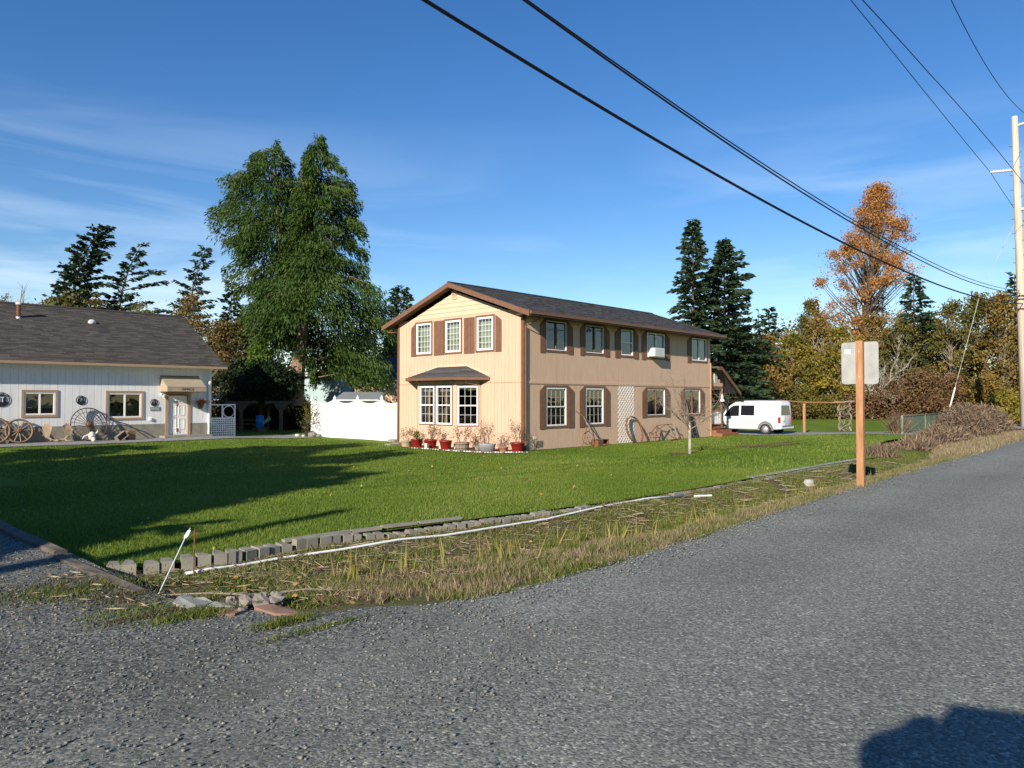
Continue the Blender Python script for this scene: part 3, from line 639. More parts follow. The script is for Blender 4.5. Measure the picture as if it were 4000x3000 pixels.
SHL = [(22.88, 23.17, 3.66, 5.06, -1), (24.72, 25.06, 3.66, 5.06, 1), (25.57, 25.87, 3.66, 5.06, -1), (27.42, 27.78, 3.66, 5.06, 1), (28.22, 28.60, 3.66, 5.06, -1), (29.83, 30.18, 3.66, 5.06, 1), (30.48, 30.84, 3.66, 5.06, -1), (32.71, 33.08, 3.66, 5.06, 1), (34.88, 35.23, 3.66, 5.06, -1),
       (22.84, 23.17, 0.46, 2.29, -1), (24.72, 25.12, 0.46, 2.29, 1), (25.52, 25.87, 0.46, 2.29, -1), (27.42, 27.80, 0.46, 2.29, 1), (30.50, 30.85, 0.78, 2.28, -1), (32.70, 33.08, 0.78, 2.28, 1), (34.16, 34.48, 0.78, 2.28, -1), (36.32, 36.70, 0.78, 2.28, 1)]
for s_ in SHL: shutter(house, FL, *s_)
# front windows: three tall grids between four shutters
for w in WF: window(house, FF, *w, kind='grid', cols=4, rows=5, fw=0.08, tw=0.085, curtain=[('curt_green', (0.02, .98), (0, 1))])
for s_ in [(26.83, 27.18, 3.70, 5.27, 1), (24.86, 25.54, 3.70, 5.27, 0), (22.85, 23.52, 3.70, 5.27, 0), (21.22, 21.58, 3.70, 5.27, -1)]: shutter(house, FF, *s_)
b = MB(); ringbox(b, FF, 24.0, 24.32, 6.15, 6.56, 0.03, 0.037, 0.06)
for i in range(7): b.fbox(FF, 24.02, 24.30, 0.037, 0.055, 6.19 + i * 0.05, 6.215 + i * 0.05)
b.build('gable_vent', M['siding2'], house, True)
# corner boards
for nm, (x, y) in {'corner_board': (HU0, HV0), 'corner_board.001': (HU0, HV1)}.items():
    b = MB(); s = -1 if y == HV0 else 1
    b.box((x - 0.045, y + (0 if s < 0 else -0.12), HZ + 0.05), (x - 0.021, y + (0.12 if s < 0 else 0), 5.2))
    if s < 0: b.box((x - 0.045, y - 0.045, HZ + 0.05), (x + 0.09, y - 0.021, 5.1))
    b.build('corner_board', M['brown'], house, True)
# bay window under its own hipped roof
bay = MB()
def Fang(p, q):
    p, q = Vector(p), Vector(q); d = (q - p).normalized(); nn = Vector((-d.y, d.x))
    if nn.x > 0: nn = -nn
    return lambda a, n, z: (p.x + d.x * a + nn.x * n, p.y + d.y * a + nn.y * n, z), (q - p).length
c0, c1, c2, c3 = (HU0 - 0.02, BA + 0.95), (HU0 - BAYP, BA), (HU0 - BAYP, BB), (HU0 - 0.02, BB - 0.70)
Fl, ll = Fang(c1, c0); Fc, lc = Fang(c1, c2); Fr, lr = Fang(c2, c3)
whC = [(0.16, 1.16, 0.60, 2.28), (1.29, 2.31, 0.60, 2.28)]
whR = [(0.05, 0.94, 0.58, 2.28)]
bayo = wall(house, Fc, (0, lc, HZ, 2.62), whC, M['core'], 'bay_wall', -0.05, 0)
b2 = MB()
for r in cut((0, lr, HZ, 2.62), whR): b2.fbox(Fr, r[0], r[1], -0.05, 0, r[2], r[3])
for r in cut((0, ll, HZ, 2.62), []): b2.fbox(Fl, r[0], r[1], -0.05, 0, r[2], r[3])
b2.build('bay_side', M['core'], house, True)
boards(bayo, Fc, (0.0, lc, HZ + 0.06, 2.5), whC, M['siding'], 0.203, th=0.018)
boards(bayo, Fr, (0.0, lr, HZ + 0.06, 2.5), whR, M['siding'], 0.203, th=0.018)
boards(bayo, Fl, (0.0, ll, HZ + 0.06, 2.5), [], M['siding'], 0.203, th=0.018)
b = MB(); b.fbox(Fc, lc - 0.09, lc + 0.015, 0.019, 0.035, HZ + 0.06, 2.5); b.fbox(Fr, -0.015, 0.03, 0.019, 0.035, HZ + 0.06, 2.5); b.build('bay_corner', M['siding'], house, True)
for w in whC: window(house, Fc, *w, kind='hung', cols=3, rows=2, fw=0.07, tw=0.05, curtain=[('curt_yellow', (0.36, .5), (0, .9)), ('curt_grey', (0.1, 1), (0.86, 1))], tn=0.03)
for w in whR: window(house, Fr, *w, kind='hung', cols=3, rows=2, fw=0.07, tw=0.05, curtain=[('curt_grey', (0.15, 1), (0.92, .97))], tn=0.03)
OV = 0.42
r0, r1, r2, r3 = (HU0 - 0.03, BA + 0.95 + OV + 0.12), (HU0 - BAYP - OV, BA + OV * 0.55), (HU0 - BAYP - OV, BB - OV * 0.55), (HU0 - 0.03, BB - 0.7 - OV - 0.12)
zt0, zt1 = 2.66, 3.15
ta, tb = (HU0 - 0.03, 25.25), (HU0 - 0.03, 23.35)
rf = MB(); rf.add([(*r0, zt0), (*r1, zt0), (*ta, zt1)], [(0, 1, 2)]); rf.add([(*r1, zt0), (*r2, zt0), (*tb, zt1), (*ta, zt1)], [(0, 1, 2, 3)]); rf.add([(*r2, zt0), (*r3, zt0), (*tb, zt1)], [(0, 1, 2)])
rf.add([(*r0, zt0 - 0.03), (*r1, zt0 - 0.03), (*r2, zt0 - 0.03), (*r3, zt0 - 0.03)], [(0, 1, 2, 3)])
bro = rf.build('bay_roof', SH[2], house, True)
gt = MB()
for p, q in ((r0, r1), (r1, r2), (r2, r3)):
    F_, l_ = Fang(p, q); gt.fbox(F_, -0.05, l_ + 0.05, -0.03, 0.09, zt0 - 0.14, zt0 - 0.012)
gt.build('bay_gutter', M['gutter'], bro, True)
for i in range(7):     # visible courses on the two roof faces towards the camera
    for (p, q, s_, e_) in ((r1, r2, ta, tb), (r2, r3, tb, tb)):
        t = i / 7.0; P0 = Vector((*p, zt0)).lerp(Vector((*s_, zt1)), t); P1 = Vector((*q, zt0)).lerp(Vector((*e_, zt1)), t); t2 = (i + 1.05) / 7.0
        P2 = Vector((*q, zt0)).lerp(Vector((*e_, zt1)), min(t2, 1)); P3 = Vector((*p, zt0)).lerp(Vector((*s_, zt1)), min(t2, 1)); u_ = Vector((0, 0, 0.016)); l_ = Vector((0, 0, 0.003))
        c_ = MB().hexa([P0 + l_ * .5, P1 + l_ * .5, P2 + l_ * .5, P3 + l_ * .5, P0 + u_, P1 + u_, P2 + l_, P3 + l_]); c_.build('shingle', SH[(i * 3 + (1 if p == r1 else 2)) % 4], bro, True)
b = MB(); b.fprism(FF, [(BA + 1.15, zt0 + 0.02), (ta[1], zt1), (tb[1], zt1), (BB - 1.3, zt0 + 0.02), (BB - 1.3, zt0 + 0.13), (tb[1], zt1 + 0.09), (ta[1], zt1 + 0.09), (BA + 1.15, zt0 + 0.13)], 0.021, 0.045); b.build('flashing', M['siding2'], bro, True)
b = MB(); fx = HU0 - 0.06; b.tube([(HU0 - 0.62, BB - 0.42, 2.55), (HU0 - 0.62, BB - 0.42, 2.42), (fx, BB - 0.72, 2.3), (fx, BB - 0.76, 2.15), (fx, BB - 0.76, HZ + 0.1)], 0.035, 6); b.build('downspout', M['siding'], house, True)
# main roof
RO, RE = 0.70, 0.45
V0, V1 = HV0 - RO, HV1 + RO
zE = 5.24; half = (V1 - V0) / 2; zR = zE + RS * half
UA, UB = HU0 - RE, HU1 + RE
rf = MB()
for s in (0, 1):
    ve = V0 if s == 0 else V1
    rf.hexa([(UA, ve, zE - 0.07), (UB, ve, zE - 0.07), (UB, apex_v, zR - 0.07), (UA, apex_v, zR - 0.07), (UA, ve, zE), (UB, ve, zE), (UB, apex_v, zR), (UA, apex_v, zR)])
roof = rf.build('roof', SH[0], house, True)
sl_ = sqrt(half * half + (zR - zE) ** 2); dv, dz = half / sl_, (zR - zE) / sl_
Rm = lambda a, d, n: (a, V0 + dv * d - dz * n, zE + dz * d + dv * n)
shingles(roof, Rm, UA, UB, sl_ - 0.06, SH, seed=3)
b = MB(); b.hexa([Rm(UA - 0.01, sl_ - 0.16, 0.02), Rm(UB, sl_ - 0.16, 0.02), (UB, apex_v + 0.12, zR - 0.0), (UA - 0.01, apex_v + 0.12, zR - 0.0), Rm(UA - 0.01, sl_ - 0.16, 0.04), Rm(UB, sl_ - 0.16, 0.04), (UB, apex_v, zR + 0.045), (UA - 0.01, apex_v, zR + 0.045)]); b.build('ridge_cap', SH[3], roof, True)
for s in (0, 1):      # rake boards on the front
    ve = V0 - 0.02 if s == 0 else V1 + 0.02
    b = MB(); b.hexa([(UA - 0.035, ve, zE - 0.23), (UA, ve, zE - 0.23), (UA, apex_v, zR - 0.22), (UA - 0.035, apex_v, zR - 0.22), (UA - 0.035, ve, zE - 0.02), (UA, ve, zE - 0.02), (UA, apex_v, zR - 0.015), (UA - 0.035, apex_v, zR - 0.015)]); b.build('rake_board', M['brown'], roof, True)
    b = MB(); b.hexa([(UA, ve + (0.05 if s == 0 else -0.05), zE - 0.17), (HU0 - 0.03, ve + (0.05 if s == 0 else -0.05), zE - 0.17), (HU0 - 0.03, apex_v, zR - 0.16), (UA, apex_v, zR - 0.16), (UA, ve + (0.05 if s == 0 else -0.05), zE - 0.14), (HU0 - 0.03, ve + (0.05 if s == 0 else -0.05), zE - 0.14), (HU0 - 0.03, apex_v, zR - 0.13), (UA, apex_v, zR - 0.13)]); b.build('rake_soffit', M['soffit'], roof, True)
b = MB(); b.box((UA, V0 + 0.02, zE - 0.13), (UB, HV0 - 0.001, zE - 0.10)); b.build('soffit', M['soffit'], roof, True)
b = MB(); b.box((UA + 0.02, V0 - 0.11, zE - 0.14), (UB, V0 - 0.002, zE - 0.012)); b.box((UA, V0 - 0.001, zE - 0.2), (UB, V0 + 0.018, zE - 0.07)); b.build('gutter', M['gutter'], roof, True)
b = MB(); b.tube([(HU0 + 0.25, V0 - 0.02, zE - 0.14), (HU0 + 0.25, V0 + 0.02, zE - 0.26), (HU0 + 0.02, HV0 - 0.09, zE - 0.55), (HU0 + 0.02, HV0 - 0.09, HZ + 0.1)], 0.038, 6); b.build('downspout', M['brown'], house, True)
b = MB(); b.tube([(UA + 0.1, HV1 + 0.55, zE - 0.1), (UA + 0.2, HV1 + 0.5, zE - 0.3), (HU0 - 0.06, HV1 - 0.06, zE - 0.35), (HU0 - 0.085, HV1 - 0.06, HZ + 0.1)], 0.038, 6); b.build('downspout', M['brown'], house, True)
b = MB(); b.tube([(HU1 - 0.05, HV0 - 0.07, 3.70), (HU1 - 0.05, HV0 - 0.07, HZ + 0.08)], 0.04, 6); b.build('downspout', M['pinkbrown'], house, True)
b = MB(); b.box((HU0 + 0.55, HV0 - 0.04, 0.05), (HU0 + 0.75, HV0 - 0.021, 0.17)); b.build('outlet_box', M['bone'], house, True)
b = MB(); b.fbox(FL, 22.62, 23.02, 0.021, 0.04, -0.28, -0.02)
for i in range(5): b.fbox(FL, 22.64, 23.0, 0.04, 0.05, -0.26 + i * 0.05, -0.235 + i * 0.05)
b.build('foundation_vent', M['oldwood'], house, True)
ac = MB(); ac.fbox(FL, 31.05, 31.95, -0.1, 0.42, 3.83, 4.24)
aco = ac.build('air_conditioner', M['white']); tag(aco, 'boxy white air conditioner sticking out of an upper side window', 'air conditioner')
ac = MB()
for i in range(7): ac.fbox(FL, 31.1, 31.9, 0.421, 0.43, 3.88 + i * 0.05, 3.90 + i * 0.05)
ac.build('grille', M['insul'], aco)
# porch on the far end of the house
porch = thing('entry_porch', 'brown roofed entry porch with white balusters at the far end of the tan house', 'porch', (38.4, 20.6, HZ))
b = MB(); b.box((37.42, 20.05, 0.02), (39.15, 23.5, 0.12)); b.box((37.45, 20.1, HZ), (39.1, 23.5, 0.02)); b.build('floor', M['deck'], porch, True)
for i, (y0, y1, zt) in enumerate(((19.68, 20.04, -0.06), (19.32, 19.68, -0.22))):
    b = MB(); b.box((37.5, y0, HZ), (39.35 + 0.15 * i, y1 - 0.002, zt)); b.build('step', M['deck'], porch, True)
for x, y in ((39.02, 20.16), (39.02, 23.3)):
    b = MB(); b.box((x - 0.06, y - 0.06, 0.12), (x + 0.06, y + 0.06, 2.22)); b.build('post', M['brown'], porch, True)
b = MB(); b.box((37.43, 20.1, 2.22), (39.1, 20.24, 2.42)); b.box((38.96, 20.24, 2.22), (39.1, 23.4, 2.42)); b.build('beam', M['brown'], porch, True)
b = MB(); b.box((38.98, 20.24, 0.98), (39.06, 23.2, 1.06)); b.box((38.98, 20.24, 0.22), (39.06, 23.2, 0.28)); b.box((37.45, 20.12, 0.98), (38.94, 20.2, 1.06)); b.box((37.45, 20.12, 0.22), (38.94, 20.2, 0.28)); b.build('railing', M['deck'], porch, True)
for i in range(6):
    b = MB(); x = 37.6 + i * 0.24; b.box((x, 20.13, 0.28), (x + 0.12, 20.16, 0.98)); b.build('baluster', M['white'], porch, True)
for i in range(10):
    b = MB(); y = 20.4 + i * 0.28; b.box((39.0, y, 0.28), (39.03, y + 0.13, 0.98)); b.build('baluster', M['white'], porch, True)
FP = lambda a, n, z: (a, 20.12 - n, z)
def pz(u): return 3.42 - (u - 37.9) * 0.62
z = 2.42
while z < 3.4:
    zt = min(z + 0.2, 3.4); ue = min(39.12, 37.9 + (3.36 - zt) / 0.62)
    b = MB(); b.fbox(FP, 37.42, ue, 0.0, 0.025, z + 0.004, zt); b.build('lap_board', M['siding'], porch, True); z = zt
b = MB()
b.hexa([(37.9, 19.55, pz(37.9)), (40.15, 19.55, pz(40.15)), (40.15, 23.9, pz(40.15)), (37.9, 23.9, pz(37.9)), (37.9, 19.55, pz(37.9) + 0.1), (40.15, 19.55, pz(40.15) + 0.1), (40.15, 23.9, pz(40.15) + 0.1), (37.9, 23.9, pz(37.9) + 0.1)])
b.box((37.42, 19.55, pz(37.9) + 0.005), (37.899, 23.9, pz(37.9) + 0.1)); pr = b.build('roof', SH[1], porch, True)
b = MB(); b.hexa([(37.9, 19.50, pz(37.9) - 0.1), (40.2, 19.50, pz(40.2) - 0.1), (40.2, 19.545, pz(40.2) - 0.1), (37.9, 19.545, pz(37.9) - 0.1), (37.9, 19.50, pz(37.9) + 0.1), (40.2, 19.50, pz(40.2) + 0.1), (40.2, 19.545, pz(40.2) + 0.1), (37.9, 19.545, pz(37.9) + 0.1)]); b.box((37.44, 19.50, pz(37.9) - 0.1), (37.899, 19.545, pz(37.9) + 0.1)); b.build('rake_board', M['brown'], pr, True)
b = MB(); b.fprism(FP, [(38.2 + 0.2 * cos(R(22.5 + 45 * i)), 2.93 + 0.34 * sin(R(22.5 + 45 * i))) for i in range(8)], 0.026, 0.05)
vv = b.build('gable_vent', M['white'], porch, True)
b = MB()
for i in range(6): b.fbox(FP, 38.1, 38.3, 0.0505, 0.056, 2.71 + i * 0.08, 2.74 + i * 0.08)
b.build('louvre', M['black'], vv, True)
b = MB(); b.lathe([(0.16, 0), (0.12, 0.1), (0.05, 0.2), (0.08, 0.28), (0.05, 0.36), (0.012, 0.45)], 10, (38.83, 20.0, 1.55)); b.tube([(38.83, 20.0, 2.0), (38.83, 20.0, 2.3)], 0.006, 4); tag(b.build('hanging_ornament', M['white'], None, False, True), 'white hanging ornament beside the porch post', 'ornament')

# ------------------------------------------------------------------ white office building
OU0, OU1, OV0, OV1, OZ = 1.5, 17.1, 38.0, 48.2, -0.30
off = thing('office_building', 'low white office building with a big brown shingled roof and beige door awning', 'building', (OU1, OV0, OZ))
FO = lambda a, n, z: (a, OV0 - n, z)
FE = lambda a, n, z: (OU1 + n, a, z)
DO = (14.86, 15.96, OZ, 1.93)
WO = [(8.70, 9.92, 0.99, 2.02), (12.12, 13.64, 0.80, 2.00)]
wo_ = wall(off, FO, (OU0, OU1, OZ, 3.32), WO + [DO], M['offcore'])
boards(wo_, FO, (OU0, OU1 - 0.1, 0.46, 3.02), WO + [(14.8, 16.02, OZ, 2.0)], M['office'], 0.305)
boards(wo_, FO, (OU0, OU1 - 0.1, 3.03, 3.32), [], M['office'], 0.305)
b = MB(); b.fbox(FO, OU0, OU1 - 0.1, 0.021, 0.04, 3.0, 3.09); b.build('frieze_board', M['office'], off, True)
b = MB()
for r in cut((OU0, OU1, OZ - 0.2, 0.455), [(14.8, 16.02, -2, 3)]): b.fbox(FO, r[0], r[1], 0.001, 0.03, r[2], r[3])
b.build('foundation', M['concrete'], off, True)
b = MB(); b.fbox(FO, OU1 - 0.1, OU1 + 0.03, 0.001, 0.045, 0.46, 3.3); b.build('corner_board', M['white'], off, True)
wall(off, FE, (OV0 + 0.13, OV1, OZ, 3.3), [], M['office'], 'end_wall')
b = MB(); b.fprism(FE, [(OV0 + 0.13, 3.3), (OV1, 3.3), ((OV0 + OV1) / 2, 6.1)], -0.12, 0); b.build('end_gable', M['office'], off, True)
b = MB(); b.fbox(FE, OV0, OV0 + 0.12, 0.001, 0.035, 0.46, 3.3); b.build('corner_board', M['tantrim'], off, True)
b = MB(); b.box((OU0, OV1 - 0.12, OZ), (OU1 - 0.13, OV1, 3.3)); b.box((OU0, OV0 + 0.13, OZ), (OU0 + 0.12, OV1 - 0.13, 3.3)); b.build('back_wall', M['office'], off, True)
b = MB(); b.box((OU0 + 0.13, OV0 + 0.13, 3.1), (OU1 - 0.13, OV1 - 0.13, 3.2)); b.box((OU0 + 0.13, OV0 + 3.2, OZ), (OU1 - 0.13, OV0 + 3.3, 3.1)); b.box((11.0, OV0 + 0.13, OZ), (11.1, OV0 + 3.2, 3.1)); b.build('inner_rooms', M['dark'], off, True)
window(off, FO, *WO[0], kind='slide', fw=0.07, trim='tantrim', tw=0.1, curtain=[('curt_grey', (0.05, .95), (0.3, 1))], tn=0.06)
window(off, FO, *WO[1], kind='slide', fw=0.07, trim='tantrim', tw=0.1, tn=0.06)
b = MB(); b.fbox(FO, 13.0, 13.32, -0.1, -0.09, 1.16, 1.42); tag(b.build('window_notice', M['curt_blue']), 'pale blue printed notice inside the right office window', 'notice')
k = 0
for (x, w_, h_, m_) in ((12.62, .08, .14, 'bone'), (13.05, .1, .1, 'curt_blue'), (13.2, .12, .08, 'bone'), (13.38, .09, .2, 'redlamp')):
    b = MB(); b.fbox(FO, x, x + w_, -0.22, -0.12, 0.86, 0.86 + h_); b.build('shelf_box', M[m_], off, True)
# roof of the office
VO0 = OV0 - 0.55; zO = 3.40; apo = (OV0 + OV1) / 2; zOR = 6.50; UO0, UO1 = 0.9, 17.72
b = MB()
for ve in (VO0, OV1 + 0.55): b.hexa([(UO0, ve, zO - 0.07), (UO1, ve, zO - 0.07), (UO1, apo, zOR - 0.07), (UO0, apo, zOR - 0.07), (UO0, ve, zO), (UO1, ve, zO), (UO1, apo, zOR), (UO0, apo, zOR)])
oroof = b.build('roof', SHO[0], off, True)
so_ = hypot(apo - VO0, zOR - zO); ov, oz = (apo - VO0) / so_, (zOR - zO) / so_
Ro = lambda a, d, n: (a, VO0 + ov * d - oz * n, zO + oz * d + ov * n)
shingles(oroof, Ro, 5.2, UO1, so_ - 0.05, SHO, seed=5, wid=0.42)
b = MB(); b.hexa([Ro(UO0, so_ - 0.16, 0.02), Ro(UO1, so_ - 0.16, 0.02), (UO1, apo + 0.12, zOR), (UO0, apo + 0.12, zOR), Ro(UO0, so_ - 0.16, 0.04), Ro(UO1, so_ - 0.16, 0.04), (UO1, apo, zOR + 0.05), (UO0, apo, zOR + 0.05)]); b.build('ridge_cap', SHO[2], oroof, True)
b = MB(); b.box((UO0, VO0 - 0.1, zO - 0.13), (UO1, VO0 - 0.002, zO - 0.01)); b.build('gutter', M['tantrim'], oroof, True)
b = MB(); b.box((UO0, VO0 + 0.001, zO - 0.12), (UO1, OV0 - 0.001, zO - 0.09)); b.build('soffit', M['white'], oroof, True)
for ve in (VO0, OV1 + 0.55):
    b = MB(); b.hexa([(UO1, ve, zO - 0.25), (UO1 + 0.03, ve, zO - 0.25), (UO1 + 0.03, apo, zOR - 0.25), (UO1, apo, zOR - 0.25), (UO1, ve, zO - 0.01), (UO1 + 0.03, ve, zO - 0.01), (UO1 + 0.03, apo, zOR - 0.01), (UO1, apo, zOR - 0.01)]); b.build('rake_board', M['tantrim'], oroof, True)
b = MB(); b.tube([(17.2, VO0, zO - 0.12), (17.15, VO0 + 0.1, zO - 0.3), (16.98, OV0 - 0.1, zO - 0.6), (16.98, OV0 - 0.1, OZ + 0.1)], 0.055, 6); b.build('downspout', M['white'], off, True)
def on_roof(px, py):    # point of the office roof plane on a sight line
    u, v, w = ray(px, py); n = Vector((0, -oz, ov)); p0 = Vector(Ro(0, 0, 0)); o = Vector((0, 0, EYE)); d = Vector((u, v, w)); t = (p0 - o).dot(n) / d.dot(n); return o + d * t
q = on_roof(72, 1240); b = MB(); b.lathe([(0.14, -0.1), (0.13, 0.0), (0.10, 0.04)], 10, q); fl = b.build('flue_pipe', M['alloy'], off, True)
b = MB(); b.lathe([(0.085, 0.02), (0.085, 0.62)], 10, q); b.build('pipe', M['rust'], fl, True); b = MB(); b.lathe([(0.085, 0.62), (0.12, 0.63), (0.12, 0.72), (0.05, 0.76)], 10, q); b.build('cap', M['white'], fl, True)
q = on_roof(360, 1263); b = MB(); b.lathe([(0.16, -0.05), (0.17, 0.08), (0.12, 0.17), (0.03, 0.2)], 10, q, 0, 1.15, 0.9); b.build('roof_vent', M['insul'], off, True, True)
# door, awning, step
dr = MB(); dr.fbox(FO, 14.93, 15.89, -0.06, -0.03, -0.12, 1.88); dro = dr.build('door', M['white'], off, True)
b = MB()
for x in (15.05, 15.47):
    for (z0, z1) in ((0.16, 0.72), (0.86, 1.40), (1.50, 1.72)): ringbox(b, FO, x, x + 0.3, z0, z1, 0.03, -0.029, -0.014)
b.build('door_moulding', M['white'], dro, True)
b = MB(); ringbox(b, FO, 15.33, 15.52, -0.02, 0.24, 0.03, -0.029, -0.01); b.build('pet_flap', M['vinyl'], dro, True)
b = MB(); b.fbox(FO, 15.36, 15.49, -0.029, -0.02, 0.01, 0.21); b.build('flap', M['rust'], dro, True)
b = MB(); b.tube([(15.0, OV0 - 0.0, 0.86), (15.0, OV0 - 0.06, 0.86)], 0.03, 8); b.tube([(15.0, OV0 - 0.05, 0.86), (15.14, OV0 - 0.05, 0.85)], 0.012, 5); b.tube([(15.0, OV0 + 0.0, 1.0), (15.0, OV0 - 0.03, 1.0)], 0.03, 8); b.build('handle', M['alloy'], dro, True)
b = MB(); b.fbox(FO, 15.28, 15.56, -0.029, -0.025, 1.52, 1.60); b.build('door_sign', M['rust'], dro, True)
b = MB(); b.fprism(FO, [(15.42 + 0.08 * cos(i * pi / 6), 1.38 + 0.055 * sin(i * pi / 6)) for i in range(12)], -0.029, -0.025); b.build('door_sticker', M['redlamp'], dro, True)
b = MB()
for a0, a1, z0, z1 in ((14.78, 14.92, OZ + .1, 1.93), (15.90, 16.04, OZ + .1, 1.93), (14.78, 16.04, 1.932, 2.06)): b.fbox(FO, a0, a1, -0.05, 0.06, z0, z1)
b.build('door_frame', M['tantrim'], off, True)
b = MB(); b.box((14.5, OV0 - 0.75, OZ), (16.9, OV0 - 0.04, -0.13)); b.build('door_step', M['concrete'], off, True)
aw = thing('door_awning', 'beige canvas awning lettered OFFICE above the white door', 'awning', (15.5, OV0 - 0.1, 2.1))
A0, A1 = 14.52, 16.46; b = MB()
b.add([(A0, OV0 - 0.03, 2.86), (A1, OV0 - 0.03, 2.86), (A1, OV0 - 0.95, 2.30), (A0, OV0 - 0.95, 2.30)], [(0, 3, 2, 1)]); b.add([(A0, OV0 - 0.95, 2.30), (A1, OV0 - 0.95, 2.30), (A1, OV0 - 0.95, 2.07), (A0, OV0 - 0.95, 2.07)], [(0, 3, 2, 1)])
for x in (A0, A1): b.add([(x, OV0 - 0.03, 2.86), (x, OV0 - 0.95, 2.30), (x, OV0 - 0.95, 2.07), (x, OV0 - 0.03, 2.07)], [(0, 1, 2, 3)])
b.build('canvas', M['awning'], aw, True)
b = MB(); b.tube([(A0, OV0 - 0.95, 2.07), (A1, OV0 - 0.95, 2.07)], 0.014, 5); b.tube([(A0, OV0 - 0.03, 2.07), (A0, OV0 - 0.95, 2.07)], 0.014, 5); b.tube([(A1, OV0 - 0.03, 2.07), (A1, OV0 - 0.95, 2.07)], 0.014, 5); b.tube([(A0, OV0 - 0.04, 2.87), (A1, OV0 - 0.04, 2.87)], 0.02, 5); b.tube([(A0, OV0 - 0.95, 2.30), (A1, OV0 - 0.95, 2.30)], 0.008, 4); b.build('frame', M['brown'], aw, True)
fc = bpy.data.curves.new('lettering', 'FONT'); fc.body = 'OFFICE'; fc.size = 0.17; fc.align_x = 'CENTER'; fc.align_y = 'CENTER'; fc.extrude = 0.002; fc.space_character = 1.15; fc.offset = 0.002
ft = bpy.data.objects.new('lettering_source', fc); C.objects.link(ft); bpy.context.view_layer.update(); fme = bpy.data.meshes.new_from_object(ft.evaluated_get(bpy.context.evaluated_depsgraph_get())); bpy.data.objects.remove(ft); fo = bpy.data.objects.new('lettering', fme); C.objects.link(fo); fme.materials.clear(); fme.materials.append(M['letter']); fo.parent = aw; fo.location = (0.02, -0.857, 0.085); fo.rotation_euler = (pi / 2, 0, 0)
# ------------------------------------------------------------------ things on and along the office wall
def z3(x, y, V=38.0):       # pixel of an enlarged crop of the photograph -> point on the office wall plane
    u, v, w = ray(x * 1000 / 2212, 1100 + y * 1000 / 2212); t = V / v; return u * t, EYE + w * t
def plaque(x, y, r, label, seed, sx=1.0):
    a, z = z3(x, y); b = MB(); b.ring((a, OV0 - 0.045, z), r, 0.018, (0, 1, 0), 24, 4, flat=0.5)
    b.fprism(FO, [(a + r * .95 * cos(t) * sx, z - r * 0.35 + min(0, r * .9 * sin(t)) * .62) for t in [pi + pi * i / 10 for i in range(11)]], 0.04, 0.05)
    rg = random.Random(seed)
    for i in range(2):
        xx = a + (-0.4 + 0.8 * i) * r; b.fprism(FO, [(xx - .18 * r, z - .4 * r), (xx + .18 * r, z - .4 * r), (xx + .14 * r, z + .12 * r), (xx + .26 * r, z + .3 * r), (xx, z + .42 * r), (xx - .2 * r, z + .2 * r)], 0.04, 0.05)
    b.fprism(FO, [(a - r * .8, z + r * .45), (a - r * .2, z + r * .75), (a + r * .3, z + r * .8), (a + r * .8, z + r * .42), (a + r * .1, z + r * .55)], 0.04, 0.05)
    tag(b.build('wall_plaque', M['black']), label, 'wall plaque', 'black metal cut-out plaques on the office wall')
plaque(698, 1025, 0.20, 'round black cut-out plaque on white wall between the two office windows', 1)
plaque(1330, 1045, 0.165, 'small oval black plaque above the grey-green wall sign', 2)
plaque(10, 1020, 0.30, 'largest black cut-out plaque, cropped by the left edge of the photo', 3)
a, z = z3(1338, 1098); b = MB(); b.fbox(FO, a - 0.23, a + 0.23, 0.021, 0.045, z - 0.1, z + 0.1); so_g = b.build('wall_sign', M['fungreen']); tag(so_g, 'small grey-green lettered sign on the white office wall', 'sign')
b = MB()
for r in range(2):
    for i in range(9): b.fbox(FO, a - 0.19 + i * 0.042, a - 0.16 + i * 0.042, 0.0455, 0.048, z + 0.02 - r * 0.06, z + 0.05 - r * 0.06)
b.build('lettering', M['bone'], so_g)
a, z = z3(1295, 1187); b = MB(); b.fbox(FO, a - 0.06, a + 0.06, 0.021, 0.1, z - 0.07, z + 0.07); b.build('outlet_cover', M['vinyl'], off, True)
a, z = z3(1385, 985); b = MB(); b.lathe([(0.05, 0), (0.08, 0.05), (0.05, 0.12)], 8, (a, OV0 - 0.14, z)); b.lathe([(0.05, 0), (0.08, 0.05), (0.05, 0.12)], 8, (a + 0.1, OV0 - 0.16, z - 0.1)); b.box((a - 0.02, OV0 - 0.14, z), (a + 0.1, OV0 - 0.04, z + 0.06)); tag(b.build('flood_light', M['white']), 'twin white flood light on the wall under the awning corner', 'light')
a, z = z3(1802, 880); b = MB(); b.lathe([(0.05, 0), (0.08, 0.06), (0.04, 0.14)], 8, (a, OV0 - 0.18, z)); tag(b.build('corner_light', M['white']), 'small white light on the downspout corner of the office', 'light')
a, z = z3(1722, 1075); fbk = thing('flower_basket', 'hanging basket of orange flowers right of the office door', 'flower basket', (a, OV0 - 0.14, z - 0.1))
b = MB(); b.lathe([(0.08, -0.02), (0.15, 0.15), (0.16, 0.2)], 10, (a, OV0 - 0.17, z - 0.12)); b.build('basket', M['bark'], fbk, True)
rg = np.random.default_rng(3); n = 170; P_ = np.array([a, OV0 - 0.2, z + 0.2]) + rg.normal(size=(n, 3)) * [0.15, 0.07, 0.07]
leafobj('flowers', rg, P_, rg.normal(size=(n, 3)), rg.uniform(.06, .1, n), rg.uniform(.05, .08, n), rg.random(n), M['yellowflower'], fbk)
